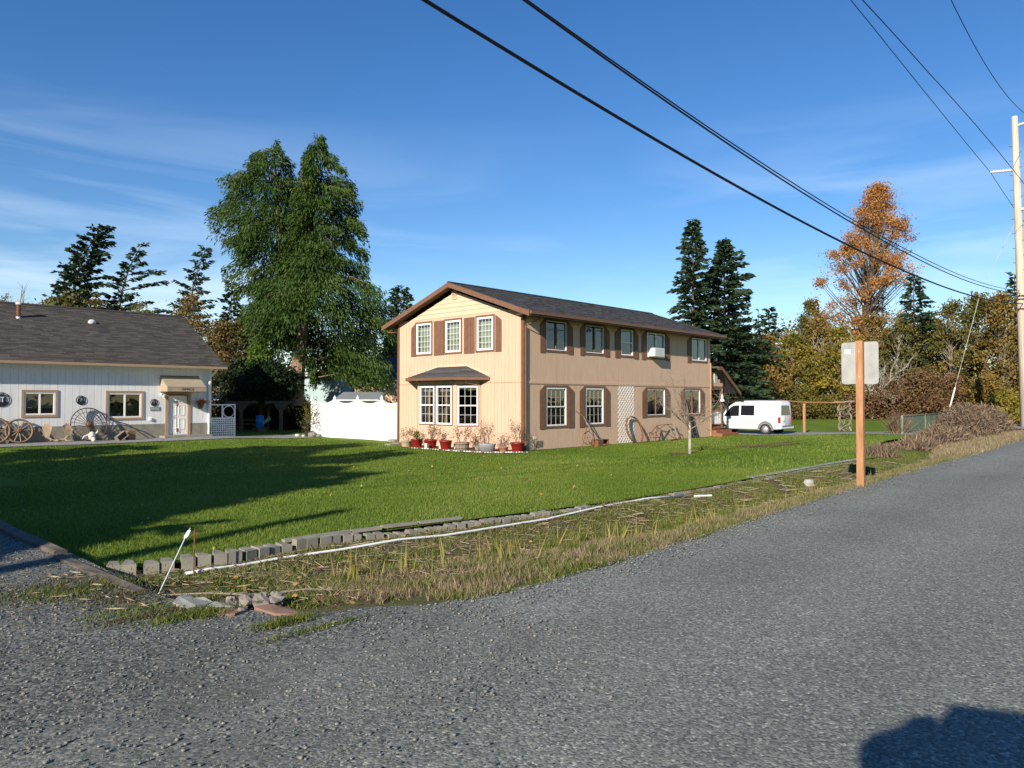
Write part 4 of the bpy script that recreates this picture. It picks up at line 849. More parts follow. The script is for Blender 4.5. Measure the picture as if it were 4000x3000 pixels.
b = MB(); b.tube([(a, OV0 - 0.02, z + 0.42), (a, OV0 - 0.16, z + 0.42), (a, OV0 - 0.17, z + 0.05)], 0.008, 4); b.build('hook', M['black'], fbk, True)

GZ = lambda u, v: float(h_lawn(u, v)) + 0.03
def spoked_wheel(name, label, u, v, r, nsp, tr, sr, hub, lean, rimm, spm, hubm, yaw=0.0, group=None, flat=1.0, rings=()):
    z = GZ(u, v); t = thing(name, label, 'wheel', (u, v, z), yaw, group); t.rotation_euler = (-lean, 0, yaw)
    b = MB(); b.ring((0, 0, r), r - tr, tr, (0, 1, 0), 36, 6, flat=flat); b.build('rim', rimm, t, smooth=True)
    for rr in rings:
        b = MB(); b.ring((0, 0.05, r), rr, 0.012, (0, 1, 0), 30, 4); b.build('inner_ring', rimm, t)
    for i in range(nsp):
        a = 2 * pi * i / nsp + 0.1; b = MB(); b.tube([(hub * cos(a), 0, r + hub * sin(a)), ((r - tr) * cos(a), 0, r + (r - tr) * sin(a))], sr, 5); b.build('spoke', spm, t)
    b = MB(); b.lathe([(hub, -0.1), (hub * 1.15, 0), (hub, 0.1), (hub * .5, .13)], 12, (0, 0, 0)); o = b.build('hub', hubm, t); o.rotation_euler = (pi / 2, 0, 0); o.location = (0, 0, r)
    return t
def wallu(x, V=37.75): return z3(x, 1300, V)[0]
spoked_wheel('wagon_wheel', 'wooden wagon wheel leaning under the left office window', wallu(168, 37.7), 37.62, 0.55, 12, 0.045, 0.025, 0.09, 0.2, M['wheelwood'], M['oldwood'], M['rust'], group='wagon wheels against the office')
spoked_wheel('wagon_wheel', 'wagon wheel cut off by the left edge of the photo', wallu(-45, 37.7), 37.6, 0.6, 12, 0.05, 0.025, 0.09, 0.22, M['wheelwood'], M['oldwood'], M['rust'], group='wagon wheels against the office')
spoked_wheel('wagon_wheel', 'large rusty iron spoked wheel leaning on the office wall between its windows', wallu(775, 37.6), 37.45, 0.80, 24, 0.022, 0.011, 0.1, 0.26, M['ironblack'], M['ironblack'], M['rust'], 0.06, None, 2.4, (0.6,))
def antler(label, x0, x1, flip):
    u = wallu((x0 + x1) / 2); v = 37.4; z = GZ(u, v); s = -1 if flip else 1
    t = thing('moose_antler', label, 'antler', (u, v, z), 0, 'pair of moose antlers')
    b = MB(); poly = [(0.0, 0.25), (0.18, 0.30), (0.26, 0.55), (0.33, 0.85), (0.20, 0.93), (0.12, 1.02), (0.05, 0.92), (-0.02, 0.98), (-0.06, 0.84), (-0.14, 0.86), (-0.12, 0.7), (-0.2, 0.66), (-0.12, 0.5)]
    F_ = lambda a, n, zz: (s * a * 0.8, -0.05 + 0.25 * zz - n - 0.22 * a * a * 3, zz * 0.86)
    b.fprism(F_, poly, 0.0, 0.035); b.build('palm', M['antler'], t)
    b = MB(); b.tube([(s * 0.05, 0, 0.28), (s * 0.22, -0.06, 0.12), (s * 0.45, -0.1, 0.05)], [0.045, 0.04, 0.035], 6)
    b.tube([(s * 0.22, -0.06, 0.12), (s * 0.1, -0.2, 0.05), (-s * 0.05, -0.28, 0.1)], [0.03, 0.022, 0.008], 5); b.tube([(s * 0.35, -0.08, 0.08), (s * 0.5, -0.25, 0.12), (s * 0.62, -0.3, 0.2)], [0.03, 0.02, 0.006], 5); b.build('beam', M['antler'], t)
antler('shaded moose antler, left one of the pair beside the wagon wheel', 330, 420, False)
antler('sunlit moose antler, right one of the pair beside the iron wheel', 560, 600, True)
u, v = wallu(750), 37.05; z = GZ(u, v); sk = thing('cattle_skull', 'white horned animal skull at the foot of the iron wheel', 'skull', (u, v, z))
b = MB(); b.blob((0, 0, 0.26), (0.16, 0.13, 0.2), 4, 0, 9, 7, 0.08); b.blob((0.05, -0.08, 0.1), (0.09, 0.13, 0.12), 5, 0, 8, 6, 0.08); b.build('cranium', M['bone'], sk, smooth=True)
b = MB(); b.tube([(-.12, 0, .32), (-.32, -.02, .24), (-.42, -.05, .12)], [.05, .035, .01], 6); b.tube([(.12, 0, .32), (.24, -.02, .44), (.22, -.05, .55)], [.05, .035, .01], 6); b.build('horns', M['bone'], sk)
def crate(label, x, w, d, h, rot, tilt, m='oldwood'):
    u = wallu(x, 37.5); v = 37.3; z = GZ(u, v); t = thing('wooden_crate', label, 'crate', (u, v, z), rot); t.rotation_euler = (tilt[0], tilt[1], rot); th = 0.03
    for a, b_ in (((-w / 2, -d / 2, 0), (w / 2, -d / 2 + th, h)), ((-w / 2, d / 2 - th, 0), (w / 2, d / 2, h)), ((-w / 2, -d / 2 + th, 0), (-w / 2 + th, d / 2 - th, h)), ((w / 2 - th, -d / 2 + th, 0), (w / 2, d / 2 - th, h)), ((-w / 2 + th, -d / 2 + th, 0), (w / 2 - th, d / 2 - th, th))):
        MB().box(a, b_).build('board', M[m], t)
    t.location.z += 0.5 * (w * abs(sin(tilt[1])) + 0) ; return t
crate('open wooden box tipped on its corner beside the iron wheel', 1025, .5, .3, .36, 0.1, (R(80), R(-38)))
crate('small slatted wooden keg crate standing right of the tipped box', 1115, .34, .3, .44, 0.1, (0, 0), 'wheelwood')
b = MB(); u = wallu(1130); b.tube([(u - .95, 37.85, GZ(u, 37.8) + 1.0), (u - .1, 37.7, .45), (u + .75, 37.5, GZ(u + .7, 37.5) + 0.03)], [0.02, 0.03, 0.02], 6); tag(b.build('wooden_pole', M['ironblack']), 'long dark pole leaning down the office wall under the right window', 'pole')

# ------------------------------------------------------------------ white lattice screen at the corner of the office
ls = thing('lattice_screen', 'white lattice screen with an arched top at the office corner', 'screen', (17.9, 38.6, -0.35))
FS = lambda a, n, z: (a, 38.6 - n, z)
b = MB(); ringbox(b, FS, 17.3, 18.75, -0.33, 1.42, 0.06, 0, 0.05); b.fbox(FS, 17.36, 18.69, 0.0, 0.05, 0.62, 0.70); b.fbox(FS, 17.98, 18.06, 0.001, 0.049, 0.70, 1.36); b.build('frame', M['white'], ls, True)
b = MB(); b.ring((18.38, 38.575, 1.02), 0.31, 0.03, (0, 1, 0), 20, 4); b.build('arch', M['white'], ls, True)
for i in range(11): MB().fbox(FS, 17.42 + i * .12, 17.47 + i * .12, 0.01, 0.025, -0.27, 0.62).build('lattice_strip', M['white'], ls, True)
for i in range(7): MB().fbox(FS, 17.36, 18.69, 0.026, 0.04, -0.2 + i * .12, -0.15 + i * .12).build('lattice_strip', M['white'], ls, True)

# ------------------------------------------------------------------ white picket-topped fence
fen = thing('white_vinyl_fence', 'tall white vinyl privacy fence with scalloped picket top', 'fence', (22.4, 32.5, -0.4))
pv = [28.5, 30.2, 32.3, 34.45, 36.7]
FX = lambda a, n, z: (22.4 - n, a, z)
pk = MB().box((-0.01, -0.02, 0), (0.01, 0.02, 1)).mesh('picket', M['wfence'])
for i, v in enumerate(pv):
    b = MB(); b.box((22.335, v - 0.065, -0.5), (22.465, v + 0.065, 1.62)); po = b.build('post', M['wfence'], fen, True)
    b = MB(); b.box((22.31, v - 0.09, 1.62), (22.49, v + 0.09, 1.66)); b.lathe([(0.055, 0), (0.085, 0.06), (0.08, 0.11), (0.03, 0.19), (0.004, 0.24)], 10, (22.4, v, 1.66)); b.build('post_cap', M['wfence'], po, True)
for p, q in zip(pv, pv[1:]):
    p += 0.066; q -= 0.066; n = max(6, round((q - p) / 0.155)); w = (q - p) / n
    for i in range(n): MB().fbox(FX, p + i * w + 0.003, p + (i + 1) * w - 0.003, -0.012, 0.012, -0.42, 1.10).build('board', M['wfence'], fen, True)
    b = MB(); b.fbox(FX, p, q, -0.025, 0.025, -0.47, -0.40); b.fbox(FX, p, q, -0.025, 0.025, 1.10, 1.17); b.fbox(FX, p, q, -0.022, 0.022, 1.38, 1.42); b.build('rail', M['wfence'], fen, True)
    n = round((q - p) / 0.085)
    for i in range(n):
        t = (i + 0.5) / n; o = link('picket', pk, fen); o.location = Vector((22.4, p + (q - p) * t, 1.17)) - fen.location; o.scale = (1, 1, 0.32 + 0.22 * abs(2 * t - 1) ** 2.2)

# ------------------------------------------------------------------ shaded yard between the buildings
def shed(name, label, cat, px0, px1, dep, depth2, z0, zt, zr, wm, rm, group=None):
    a, b_ = Vector(atd(px0, dep)), Vector(atd(px1, dep)); n = Vector(((b_ - a).y, -(b_ - a).x)).normalized()
    if n.dot(a) < 0: n = -n
    c, d = b_ + n * depth2, a + n * depth2; m = (a + b_) / 2; t = thing(name, label, cat, (m.x, m.y, z0), 0, group)
    w = MB(); w.hexa([(*a, z0), (*b_, z0), (*c, z0), (*d, z0), (*a, zt), (*b_, zt), (*c, zt), (*d, zt)]); w.build('wall', wm, t, True)
    e = n * 0.35; s_ = (b_ - a).normalized() * 0.3
    r = MB(); A_, B_, C_, D_ = a - e - s_, b_ - e + s_, c + e + s_, d + e - s_
    r.hexa([(*A_, zt + 0.01), (*B_, zt + 0.01), (*C_, zr), (*D_, zr), (*A_, zt + 0.12), (*B_, zt + 0.12), (*C_, zr + 0.12), (*D_, zr + 0.12)]); ro = r.build('roof', rm, t, True)
    return t, a, b_, n, ro
t, a, b_, n_, ro = shed('mobile_home', 'pale blue mobile home in the shade behind the cedar', 'house', 1172, 1330, 56, 6, -0.5, 3.4, 3.5, M['paleblue'], M['metalroof'])
t, a, b_, n_, ro = shed('back_cottage', 'tan cottage with a dark roof behind the white fence', 'house', 1385, 1640, 53, 5, -0.5, 3.0, 4.9, M['siding'], M['dkroof'])
t, a, b_, n_, ro = shed('garden_shed', 'small tan shed with a pale low roof just behind the white fence', 'shed', 1325, 1465, 47.5, 2.2, -0.5, 1.55, 2.05, M['siding'], M['metalroof'])
# open shelter with a ribbed roof
a, b_ = Vector(atd(800, 51)), Vector(atd(985, 51)); d_ = (b_ - a).normalized(); n_ = Vector((-d_.y, d_.x)); n_ = n_ if n_.dot(a) > 0 else -n_
shl = thing('open_shelter', 'open lean-to shelter with a ribbed pale metal roof behind the office', 'shelter', ((a + b_).x / 2, (a + b_).y / 2, -0.4))
for i in range(20):
    p, q = a + (b_ - a) * (i / 20), a + (b_ - a) * ((i + .94) / 20); r = MB(); f_ = n_ * 3.2
    r.hexa([(*p, 1.62), (*q, 1.62), (*(q + f_), 2.15), (*(p + f_), 2.15), (*p, 1.66), (*q, 1.66), (*(q + f_), 2.19), (*(p + f_), 2.19)]); r.build('roof_sheet', M['metalroof'], shl, True)
for i in (0.05, 0.5, 0.95):
    p = a + (b_ - a) * i + n_ * 0.3; MB().box((p.x - .06, p.y - .06, -0.45), (p.x + .06, p.y + .06, 1.6)).build('post', M['bark'], shl, True)
p, q = a + n_ * 3.1, b_ + n_ * 3.1; r = MB(); r.hexa([(*p, -0.45), (*q, -0.45), (*(q + n_ * .1), -0.45), (*(p + n_ * .1), -0.45), (*p, 2.0), (*q, 2.0), (*(q + n_ * .1), 2.0), (*(p + n_ * .1), 2.0)]); r.build('back_wall', M['bark'], shl, True)
# flared shelter posts with a flat beam
def tpost(px, label):
    u, v = atd(px, 46.5); t = thing('arbour_frame', label, 'arbour', (u, v, -0.42), HEAD - pi / 2, 'flared arbour frames in the shade')
    MB().box((-.09, -.09, 0), (.09, .09, 1.75)).build('post', M['bark'], t)
    MB().fprism(lambda a, n, z: (a, n, z), [(-.1, 1.3), (.1, 1.3), (.42, 1.72), (.42, 1.82), (-.42, 1.82), (-.42, 1.72)], -0.06, 0.06).build('bracket', M['bark'], t)
    MB().box((-1.0, -.12, 1.83), (1.0, .12, 1.98)).build('beam', M['bark'], t)
tpost(943, 'flared brown arbour frame nearest the lattice screen'); tpost(1098, 'flared brown arbour frame with a pale beam nearest the white fence')
u, v = atd(1016, 45.5); bz = -0.1
tb_ = thing('blue_barrel', 'bright blue plastic barrel in the shaded yard', 'barrel', (u, v, bz)); b = MB(); b.lathe([(.2, 0), (.23, .06), (.24, .35), (.255, .38), (.24, .41), (.24, .68), (.255, .7), (.24, .74)], 16); b.build('barrel', M['blue'], tb_, smooth=True)
b = MB(); b.lathe([(.245, .72), (.265, .735), (.265, .765), (.2, .77)], 16); b.build('lid', M['blue'], tb_)
b = MB(); b.box((-.3, -.3, 0), (.3, .3, 0.3)); o = b.build('stump_stand', M['bark']); o.location = (u, v, -0.405); tag(o, 'dark block under the blue barrel', 'stand')
u, v = atd(1040, 45.2); b = MB(); b.fprism(lambda a, n, z: (a, n, z), [(-.2, 0), (-.12, -.04), (.28, .22), (.2, .42)], -0.05, 0.05); o = b.build('garden_scoop', M['mint']); o.location = (u, v, 0.2); o.rotation_euler = (0, 0, HEAD - pi / 2); tag(o, 'pale green plastic scoop poking up beside the blue barrel', 'scoop')
u, v = atd(955, 48); pt_ = thing('picnic_table', 'wooden picnic table in the dark shelter behind the office', 'table', (u, v, -0.42), HEAD - pi / 2)
for i in range(4): MB().box((-1.9, -.4 + i * .2, .7), (1.3, -.22 + i * .2, .76)).build('plank', M['deck'], pt_)
for x in (-1.5, .9):
    b = MB(); b.tube([(x, -.6, 0), (x, .1, .7)], .05, 4); b.tube([(x, .6, 0), (x, -.1, .7)], .05, 4); b.box((x - .04, -.75, .38), (x + .04, .75, .45)); b.build('leg', M['oldwood'], pt_)
for y in (-.75, .6): MB().box((-1.9, y, .455), (1.3, y + .18, .5)).build('bench', M['deck'], pt_)
u, v = at(1208, 1705, -0.38)[:2]; pp = thing('potted_shrub', 'dark potted shrub at the left end of the white fence', 'plant', (u, v, -0.4)); b = MB(); b.lathe([(.17, 0), (.24, .28), (.25, .32)], 12); b.build('pot', M['rubber'], pp)
rg = np.random.default_rng(8); n = 700; P_ = rg.normal(size=(n, 3)) * [.26, .26, .42] + [u, v, 0.75]
leafobj('foliage', rg, P_, rg.normal(size=(n, 3)), rg.uniform(.06, .13, n), rg.uniform(.03, .06, n), rg.random(n), M['olive'], pp)
for px, py, s_, lb in ((1222, 1705, .30, 'larger pale rock at the foot of the potted shrub'), (1162, 1703, .15, 'small white stone on the gravel left of the potted shrub'), (1186, 1704, .12, 'small tan stone between the white stone and the potted shrub'), (1246, 1705, .17, 'grey stone at the corner of the white fence')):
    u, v, _ = at(px, py, -0.36); b = MB(); b.blob((0, 0, s_ * .45), (s_, s_ * .8, s_ * .6), px, 0, 8, 6); o = b.build('yard_rock', M['rock'] if s_ > .16 else M['bone'], smooth=True); o.location = (u, v, -0.4); tag(o, lb, 'rock')

# ------------------------------------------------------------------ pots and tubs before the bay
def pot(px, py, kind, label, h, r0, r1, m, plant=None):
    u, v, z = at(px, py, -0.40); z = float(h_lawn(u, v)); t = thing('flower_pot', label, 'planter', (u, v, z), random.uniform(0, 6)); b = MB()
    if kind == 'round': b.lathe([(r0, 0), (r0 * 1.02, 0.01), (r1, h * .86), (r1 * 1.06, h * .88), (r1 * 1.06, h), (r1 * .93, h), (r1 * .9, h - .05)], 18)
    elif kind == 'tub': b.lathe([(r0, 0), (r1, h), (r1 * 1.04, h + .015), (r1 * .94, h), (r1 * .9, h - .05)], 18, (0, 0, 0), 0, 1.25, 0.8)
    elif kind == 'barrel':
        for i in range(16):
            a0, a1 = 2 * pi * i / 16 + .02, 2 * pi * (i + 1) / 16 - .02; s_ = MB()
            s_.hexa([(r * cos(a) * k, r * sin(a) * k, zz) for zz, r in ((0, r0), (h, r1)) for a, k in ((a0, .9), (a0, 1), (a1, 1), (a1, .9))]); s_.build('stave', m, t)
        for zz in (h * .25, h * .75): MB().ring((0, 0, zz), r0 + (r1 - r0) * zz / h + .002, .012, (0, 0, 1), 20, 4).build('hoop', M['ironblack'], t)
        b.lathe([(r0 * .9, 0.03), (r1 * .89, h - .06)], 14)
    b.build('pot', m if kind != 'barrel' else M['soil'], t, smooth=kind != 'barrel')
    MB().lathe([(r1 * .88, h - .07), (r1 * .3, h - .03)], 14, (0, 0, 0), 0, 1.25 if kind == 'tub' else 1, .8 if kind == 'tub' else 1).build('soil', M['soil'], t)
    if plant: twiggy(t, (u, v, z + h - .05), *plant)
    return t
def twiggy(parent, base, h, w, ns, nl, lm, seed, up=0.0, leaf=(.05, .09)):
    rg = np.random.default_rng(seed); b = MB(); tips = []
    def grow(p, d, L, r, lv):
        q = p + d * L * .5 + Vector(rg.normal(size=3)) * L * .06; e = q + (d + Vector(rg.normal(size=3)) * .18).normalized() * L * .5; b.tube([p, q, e], [r, r * .8, r * .5], 3, cap=False); tips.extend([q, e, e])
        if lv > 0:
            for k in range(3): grow(q if k == 0 else e, (d + Vector(rg.normal(size=3)) * .55 + Vector((0, 0, .15))).normalized(), L * .62, r * .55, lv - 1)
    for i in range(ns):
        a = rg.uniform(0, 2 * pi); rr = w * rg.uniform(.05, .5); d = Vector((cos(a) * rr, sin(a) * rr, h * .5)).normalized()
        grow(Vector(base) + Vector((cos(a) * w * .12, sin(a) * w * .12, 0)), d, h * rg.uniform(.38, .52), .008, 2)
    b.build('stems', M['twig'], parent, True)
    if nl:
        T = np.array([tuple(x) for x in tips]); P_ = T[rg.integers(0, len(T), nl)] + rg.normal(size=(nl, 3)) * .03
        leafobj('leaves', rg, P_, rg.normal(size=(nl, 3)) + [0, 0, up], rg.uniform(*leaf, nl), rg.uniform(leaf[0] * .4, leaf[1] * .5, nl), rg.random(nl), lm, parent)
pot(1588, 1746, 'round', 'beige planter with dry reddish stems, leftmost in the row before the bay', .30, .20, .26, M['beigepot'], (.75, .5, 9, 160, M['potleaf'], 1))
pot(1628, 1748, 'round', 'red pot with a green and red leafy shrub beside the beige planter', .38, .20, .26, M['redpot'], (.50, .6, 8, 420, M['olive'], 2))
pot(1683, 1752, 'round', 'red pot with dry twiggy shrub under the double bay window', .38, .20, .26, M['redpot'], (.75, .55, 12, 260, M['potleaf'], 3))
pot(1741, 1757, 'round', 'empty red pot between twiggy red pot and slatted half barrel', .38, .20, .26, M['redpot'])
pot(1805, 1760, 'barrel', 'grey slatted half barrel with red-leaved stems under the bay corner', .34, .27, .31, M['oldwood'], (.75, .6, 9, 260, M['potleaf'], 4))
pot(1902, 1766, 'tub', 'oval galvanised tub of pale twigs under the right bay window', .32, .23, .29, M['zinc'], (1.05, .7, 16, 260, M['straw'], 5))
pot(1967, 1766, 'round', 'small terracotta pot with low stems beside the galvanised tub', .22, .14, .19, M['copperpot'], (.55, .5, 7, 120, M['straw'], 6))
pot(2022, 1767, 'round', 'red pot with tall thin twigs at the house corner', .40, .20, .27, M['redpot'], (1.0, .45, 9, 130, M['potleaf'], 7))
for px, py, hgt, sd, lb in ((1868, 1752, .7, 31, 'small red-leaved shrub growing between half barrel and galvanised tub'), (2075, 1764, .8, 32, 'spindly bare climber against the long wall at the house corner')):
    u, v, z = at(px, py, -0.4); t = thing('wall_shrub', lb, 'shrub', (u, v, z)); twiggy(t, (u, v, z), hgt, .5, 6, 160 if sd == 31 else 30, M['potleaf'], sd)
rg_ = random.Random(4); k = 0
ed = thing('pebble_edging', 'row of small white edging stones along the planting bed', 'edging', (20.2, 20.5, -0.42))
for i in range(46):
    px = 1600 + i * 10.2; py = np.interp(px, [1600, 1750, 1900, 2070], [1752, 1764, 1771, 1769]); u, v, _ = at(px, py, -0.40); r = rg_.uniform(.045, .07)
    b = MB(); b.blob((u, v, float(h_lawn(u, v)) + r * .3), (r, r, r * .8), i, 0, 6, 4, .1); b.build('stone', M['bone'] if i % 4 else M['rock'], ed, True, True)
u, v, z = at(1868, 1762, -0.4); b = MB(); b.blob((0, 0, .1), (.17, .13, .14), 6); o = b.build('bed_rock', M['rock'], smooth=True); o.location = (u, v, z); tag(o, 'tan rock between the half barrel and the galvanised tub', 'rock')
sb = thing('stepping_pavers', 'stack of grey concrete pavers at the left corner of the tan house', 'pavers', (21.4, 28.3, -0.4))
for i, (px, py, w, h) in enumerate(((1545, 1722, .55, .12), (1552, 1716, .5, .24), (1560, 1732, .5, .08), (1530, 1735, .45, .06))):
    u, v, _ = at(px, py, -0.36); MB().box((u - w / 2, v - w / 2, -0.45), (u + w / 2, v + w / 2, -0.40 + h)).build('paver', M['concrete'], sb, True)
for px in (1657, 1713, 1770):
    u, v, z = at(px, 1756, -0.4); b = MB(); b.box((-.09, -.05, 0), (.09, .05, .26)); o = b.build('edging_board', M['bone']); o.location = (u + .12, v, z - .02); o.rotation_euler = (0, .15, .4); tag(o, {1657: 'pale board wedged between the first two red pots', 1713: 'pale board wedged between twiggy and empty red pots', 1770: 'pale board between the empty red pot and half barrel'}[px], 'board', 'pale boards between the pots')
# bed of soil
b = MB(); pts = [at(x, y, -0.4) for x, y in ((1560, 1748), (1650, 1758), (1750, 1766), (1900, 1773), (2040, 1772), (2075, 1768))]; n = len(pts)
vs = [(p[0], p[1], float(h_lawn(p[0], p[1])) + .02) for p in pts] + [(21.9, 28.0, -.36), (21.9, 26, -.36), (21.9, 24, -.36), (21.9, 22, -.37), (21.9, 20.2, -.38), (22.3, 19.98, -.38)]
b.add(vs, [(i, i + 1, n + i + 1, n + i) for i in range(n - 1)]); tag(b.build('planting_bed', M['mulch']), kind='structure')

# ------------------------------------------------------------------ things along the long wall
def zl(x, y, V=19.95): u, v, w = ray(2300 + x * 500 / 2212, 1500 + y * 500 / 2212); t = V / v; return Vector((u * t, V, EYE + w * t))
lt = thing('wall_trellis', 'tall white diagonal lattice trellis fixed to the long tan wall', 'trellis', (29.15, 19.95, -0.4))
L0, L1, T0, T1 = 28.48, 29.82, -0.38, 2.33
for sgn, n0 in ((1, 0.022), (-1, 0.034)):
    c = L0 - (T1 - T0) if sgn > 0 else L0
    while c < (L1 if sgn > 0 else L1 + (T1 - T0)):
        # strip along a = c + sgn*(z-T0)
        zs = [T0 + (L0 - c) * sgn, T0 + (L1 - c) * sgn]; za, zb = max(T0, min(zs)), min(T1, max(zs))
        if zb - za > 0.05:
            w = .024; MB().fprism(FL, [(c + sgn * (za - T0) - w, za), (c + sgn * (za - T0) + w, za), (c + sgn * (zb - T0) + w, zb), (c + sgn * (zb - T0) - w, zb)], n0, n0 + 0.01).build('lattice_strip', M['white'], lt, True)
        c += 0.215
b = MB(); hp = 0.68; t = thing('iron_hoop', 'big rusty iron wheel rim leaning on the white trellis', 'hoop', (29.38, 19.45, -0.42)); t.rotation_euler = (-0.3, 0, 0.05)
b.ring((0, 0, hp), hp - .02, .018, (0, 1, 0), 40, 5, flat=3.2); b.build('rim', M['rust'], t, smooth=True)
def plough(label, strokes, wheels, seed):
    ps = [zl(x, y) for s_ in strokes for x, y in s_[0]]; m = sum(ps, Vector()) / len(ps)
    t = thing('antique_plough', label, 'plough', (m.x, 19.6, -0.4), 0, 'antique ploughs along the long wall'); rg = random.Random(seed)
    for pts, r, mm, nm in strokes:
        MB().tube([zl(x, y, 19.85 - (y - 600) / 400 * .45 + rg.uniform(-.05, .05)) for x, y in pts], r, 5).build(nm, M[mm], t, True)
    for x, y, r in wheels:
        c = zl(x, y, 19.5); b = MB(); b.ring(c, r, .016, (0.25, 1, 0), 22, 4)
        for i in range(6): a = i * pi / 3; b.tube([c, c + Vector((cos(a), 0, sin(a))) * r], .008, 3)
        b.build('wheel', M['rust'], t, True)
plough('rusty wheeled cultivator with long handles between trellis and little tree', [([(1050, 870), (1190, 710)], .02, 'rust', 'beam'), ([(1190, 710), (1150, 1000)], .035, 'rust', 'mouldboard'), ([(1080, 880), (1330, 695), (1460, 690)], .025, 'oldwood', 'handle'), ([(1200, 712), (1330, 700)], .015, 'rust', 'rod'), ([(1190, 750), (1480, 940)], .015, 'rust', 'rod'), ([(1150, 840), (1260, 995)], .015, 'rust', 'rod'), ([(1100, 930), (1230, 925), (1200, 750)], .015, 'rust', 'rod')], [(1062, 920, .24)], 1)
plough('rusty plough with two dark wooden handles just left of the little tree', [([(1320, 630), (1500, 950)], .03, 'oldwood', 'handle'), ([(1455, 650), (1540, 950)], .03, 'oldwood', 'handle'), ([(1370, 720), (1620, 890)], .02, 'ironblack', 'beam'), ([(1620, 880), (1635, 950)], .03, 'rust', 'mouldboard'), ([(1400, 975), (1520, 945), (1590, 960)], .04, 'rust', 'share')], [(1590, 930, .14)], 2)
plough('wooden-handled garden plough with a spoked wheel under the lower windows', [([(-230, 460), (-90, 570), (30, 780), (70, 960)], .022, 'oldwood', 'handle'), ([(-75, 560), (-10, 640), (50, 800)], .022, 'ironblack', 'handle'), ([(-80, 860), (60, 770)], .018, 'rust', 'rod'), ([(-110, 1080), (-20, 700)], .014, 'rust', 'rod'), ([(0, 1000), (80, 1080)], .025, 'rust', 'share')], [(-20, 930, .28)], 3)
c = zl(200, 1040, 19.5); t = thing('rusty_box', 'low open rusty iron box on the grass beside the garden plough', 'box', (c.x, 19.5, -0.41)); b = MB()
for p, q in (((-.42, -.2, 0), (.42, -.17, .08)), ((-.42, .17, 0), (.42, .2, .3)), ((-.42, -.17, 0), (-.39, .17, .3)), ((.39, -.17, 0), (.42, .17, .3)), ((-.39, -.17, 0), (.39, .17, .03)), ((-.42, -.2, .08), (-.05, -.171, .3))): b.box(p, q)
b.build('body', M['rust'], t); MB().box((-.05, -.16, .3), (.42, .2, .32)).build('lid', M['rust'], t)
c = zl(1860, 930, 19.6); wb = thing('wheelbarrow', 'black wheelbarrow tipped up against the wall behind the little tree', 'wheelbarrow', (c.x, 19.72, -0.42)); wb.rotation_euler = (-0.2, 0, 0.1)
b = MB(); b.fprism(lambda a, n, z: (a, n * 1.0, z), [(-.2, .18), (.2, .18), (.3, .45), (.31, 1.0), (.26, 1.18), (.1, 1.25), (-.1, 1.25), (-.26, 1.18), (-.31, 1.0), (-.3, .45)], -.05, .12); b.build('tray', M['rubber'], wb)
b = MB(); b.tube([(-.22, -.08, 1.3), (-.22, -.08, .1), (-.1, -.1, 0)], .02, 5); b.tube([(.22, -.08, 1.3), (.22, -.08, .1), (.1, -.1, 0)], .02, 5); b.build('frame', M['ironblack'], wb)
b = MB(); b.ring((0, -.1, .17), .13, .045, (1, 0, 0), 16, 6); b.build('wheel', M['rubber'], wb)
b = MB(); pts = [at(x, y, -.42) for x, y in ((2860, 1757), (2950, 1748), (3080, 1748), (3130, 1755), (3040, 1764), (2920, 1764))]; b.add([(p[0], p[1], float(h_lawn(p[0], p[1])) + .018) for p in pts], [tuple(range(6))]); tag(b.build('mulch_bed', M['mulch']), kind='structure')
u, v, z = at(2694, 1783, -0.4); b = MB(); zb_ = float(h_lawn(u, v)) + .02; b.add([(u + .75 * cos(2 * pi * i / 14) * (1 + .2 * sin(i * 2.3)), v + .75 * sin(2 * pi * i / 14) * (1 + .2 * cos(i * 1.7)), zb_) for i in range(14)], [tuple(range(14))]); tag(b.build('tree_ring_soil', M['mulch']), kind='structure')
b = MB(); pts = [at(x, y, -.4) for x, y in ((3330, 1640), (3420, 1637), (3500, 1640), (3420, 1643))]; b.add([(p[0], p[1], float(h_lawn(p[0], p[1])) + .03) for p in pts], [(0, 1, 2, 3)]); tag(b.build('far_mulch_bed', M['deck']), kind='structure')

# ------------------------------------------------------------------ white panel van with high roof, nose away from the road
def loft(b, sts, mi=0, smooth=True):
    n = len(sts[0]); vs = [p for st in sts for p in st]; fs = [(i * n + k, i * n + (k + 1) % n, (i + 1) * n + (k + 1) % n, (i + 1) * n + k) for i in range(len(sts) - 1) for k in range(n)]
    fs.append(tuple(range(n - 1, -1, -1))); fs.append(tuple(range((len(sts) - 1) * n, len(sts) * n))); b.add(vs, fs, mi)
def carbody(b, prof, hw, zb, belt):
    """prof: list of (y, top z, half width scale, bottom z)"""
    sts = []
    for y, zt, s_, z0 in prof:
        w = hw * s_; zbelt = min(belt, zt - .06); zs = zt - .10 if zt > belt + .3 else zt - .03
        tum = w - .09 * max(0, min(1, (zs - zbelt) / .8))
        half = [(w * .93, z0), (w, z0 + .12), (w, zbelt), (tum, zs), (tum - .10, zt - .02), (tum * .5, zt)]
        sts.append([(x, y, z) for x, z in half] + [(-x, y, z) for x, z in half[::-1]])
    loft(b, sts)
van = thing('delivery_van', 'white high-roofed delivery van parked beside the porch', 'van', (41.95, 17.62, -0.40), 0)
